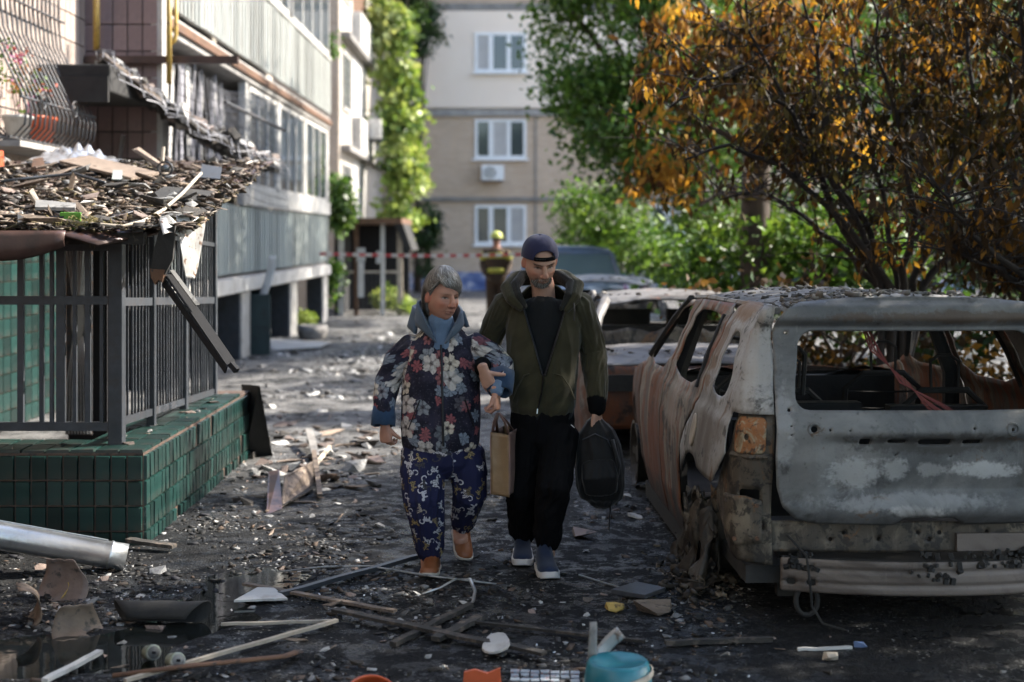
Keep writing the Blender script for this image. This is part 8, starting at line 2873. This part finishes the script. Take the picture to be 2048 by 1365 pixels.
for nm, lab, pts, mt, th in (
    ('roof_board', 'large brown board lying on the back half of the porch roof', (RP(118, 342, .06), RP(175, 336, .08), (RP(318, 366, .06)), (RP(262, 374, .05))), 'wood', 0.02),
    ('grey_plate', 'small grey plate near the right corner of the porch roof', (RP(398, 374, .05), RP(440, 376, .05), RP(444, 364, .09), RP(404, 360, .10)), 'grey_steel', 0.01),
    ('blue_plate', 'little pale blue scrap in the middle of the porch roof', (RP(224, 374, .05), RP(244, 374, .05), RP(245, 366, .09), RP(226, 366, .09)), 'panel', 0.008),
    ('black_sheet', 'black sheet lying near the front right of the porch roof', (RP(285, 412, .03), RP(400, 414, .03), RP(430, 398, .04), RP(330, 394, .06)), 'soot', 0.01),
    ('roof_board', 'narrow grey board lying at the left front of the porch roof', (RP(70, 440, .06), RP(150, 442, .06), RP(152, 436, .07), RP(72, 432, .08)), 'grey_rubble', 0.02),
    ('orange_scrap', 'orange scrap at the far left of the porch roof', (RP(-6, 345, .02), RP(8, 345, .02), RP(7, 330, .10), RP(-6, 330, .10)), 'orange', 0.01),
    ('red_scrap', 'rust-red scrap on the back left of the porch roof', (RP(62, 356, .04), RP(92, 356, .05), RP(86, 344, .10), RP(66, 344, .09)), 'rust', 0.01),
    ('pale_stick', 'pale thick stick lying at the left front of the porch roof', (RP(58, 412, .06), RP(66, 408, .07), RP(80, 432, .06), RP(74, 434, .05)), 'pale_wood', 0.03),
):
    mb = MB()
    mb.poly(list(pts), (0, 0, 1), th)
    tag(mb.build(nm, M[mt]), lab, nm.split('_')[1])
# lamp bracket with a ring
lb = thing('lamp_bracket', 'broken lamp holder with round rim lying on the porch roof', 'lamp', RP(330, 360))
p = RP(330, 362, 0.09)
mb = MB()
mb.tube([p + V((0.055 * math.cos(a), 0, 0.05 * math.sin(a))) for a in [2 * math.pi * j / 20 for j in range(21)]], 0.008, 6, False)
mb.build('rim', M['iron'], lb, True)
mb = MB()
ball(mb, p, (0.035, 0.03, 0.03))
mb.build('bulb', M['glass'], lb, True)
MB().tube([p + V((-0.02, 0, 0.05)), p + V((-0.025, 0.05, 0.16))], 0.014, 6).build('stem', M['pale_wood'], lb)

# debris on top of the plinth
for _ in range(26):
    y = rd.uniform(8.15, 11.3)
    x = XP - rd.uniform(0.04, 0.4) if y > 8.5 else rd.uniform(-2.9, -2.15)
    s = rd.uniform(0.03, 0.09)
    nm, ms_, lab, cat, grp = KINDS[rd.choice(('brown', 'char', 'stick', 'grey'))]
    o = put('plinth_litter', rd.choice(ms_), Matrix.Translation((x, y, HP + 0.02)) @ Matrix.Rotation(rd.uniform(0, 6), 4, 'Z') @ Matrix.Scale(s, 4))
    tag(o, 'small scrap of debris lying on top of the tiled plinth', 'scrap', 'scraps on the plinth')

# torn white strip hanging from the balcony slab, rags of insulation
mb = MB()


def torn(u, v):
    path = [(545, 512), (541, 545), (530, 580), (519, 610), (515, 628), (524, 650)]
    k = v * (len(path) - 1)
    i = min(int(k), len(path) - 2)
    x = path[i][0] + (path[i + 1][0] - path[i][0]) * (k - i)
    y = path[i][1] + (path[i + 1][1] - path[i][1]) * (k - i)
    w = (16 - 10 * max(0, v - 0.75) * 4)
    return P(x + (u - 0.5) * w, y, 21.6 + 0.06 * math.sin(v * 7 + u))


mb.grid(torn, 4, 20)
tag(mb.build('torn_strip', M['white_paint'], None, True, solid=0.008), 'torn white strip of siding hanging from the balcony slab', 'strip')
mb = MB()
mb.poly([G(505, 706, 0.0) + V((0, 0, .01)), G(640, 700) + V((0, 0, .03)), G(660, 690) + V((0, 0, .02)), G(520, 686) + V((0, 0, .06))], (0, 0, 1), 0.02)
tag(mb.build('fallen_siding', M['white_paint']), 'long white strip of siding lying flat on the ground below the balcony', 'siding')

# barrier tape
M['red_tape'] = flat('red_tape', (0.38, 0.04, 0.05), 0.5)
M['white_tape'] = flat('white_tape', (0.50, 0.48, 0.47), 0.5)
mb = MB()
nT = 40
for i in range(nT):
    u0, u1 = i / nT, (i + 1) / nT
    f = lambda u: P(640 + 520 * u, 511 - 2 * u + 5 * math.sin(math.pi * u), 28.6 - 4.0 * u)
    a, b = f(u0), f(u1)
    h = V((0, 0.0, 0.06))
    mb.add([a, b, b + h, a + h], [(0, 1, 2, 3)], i % 2)
o = mb.build('barrier_tape', [M['red_tape'], M['white_tape']], solid=0.003)
tag(o, 'red and white barrier tape stretched across the street', 'tape')
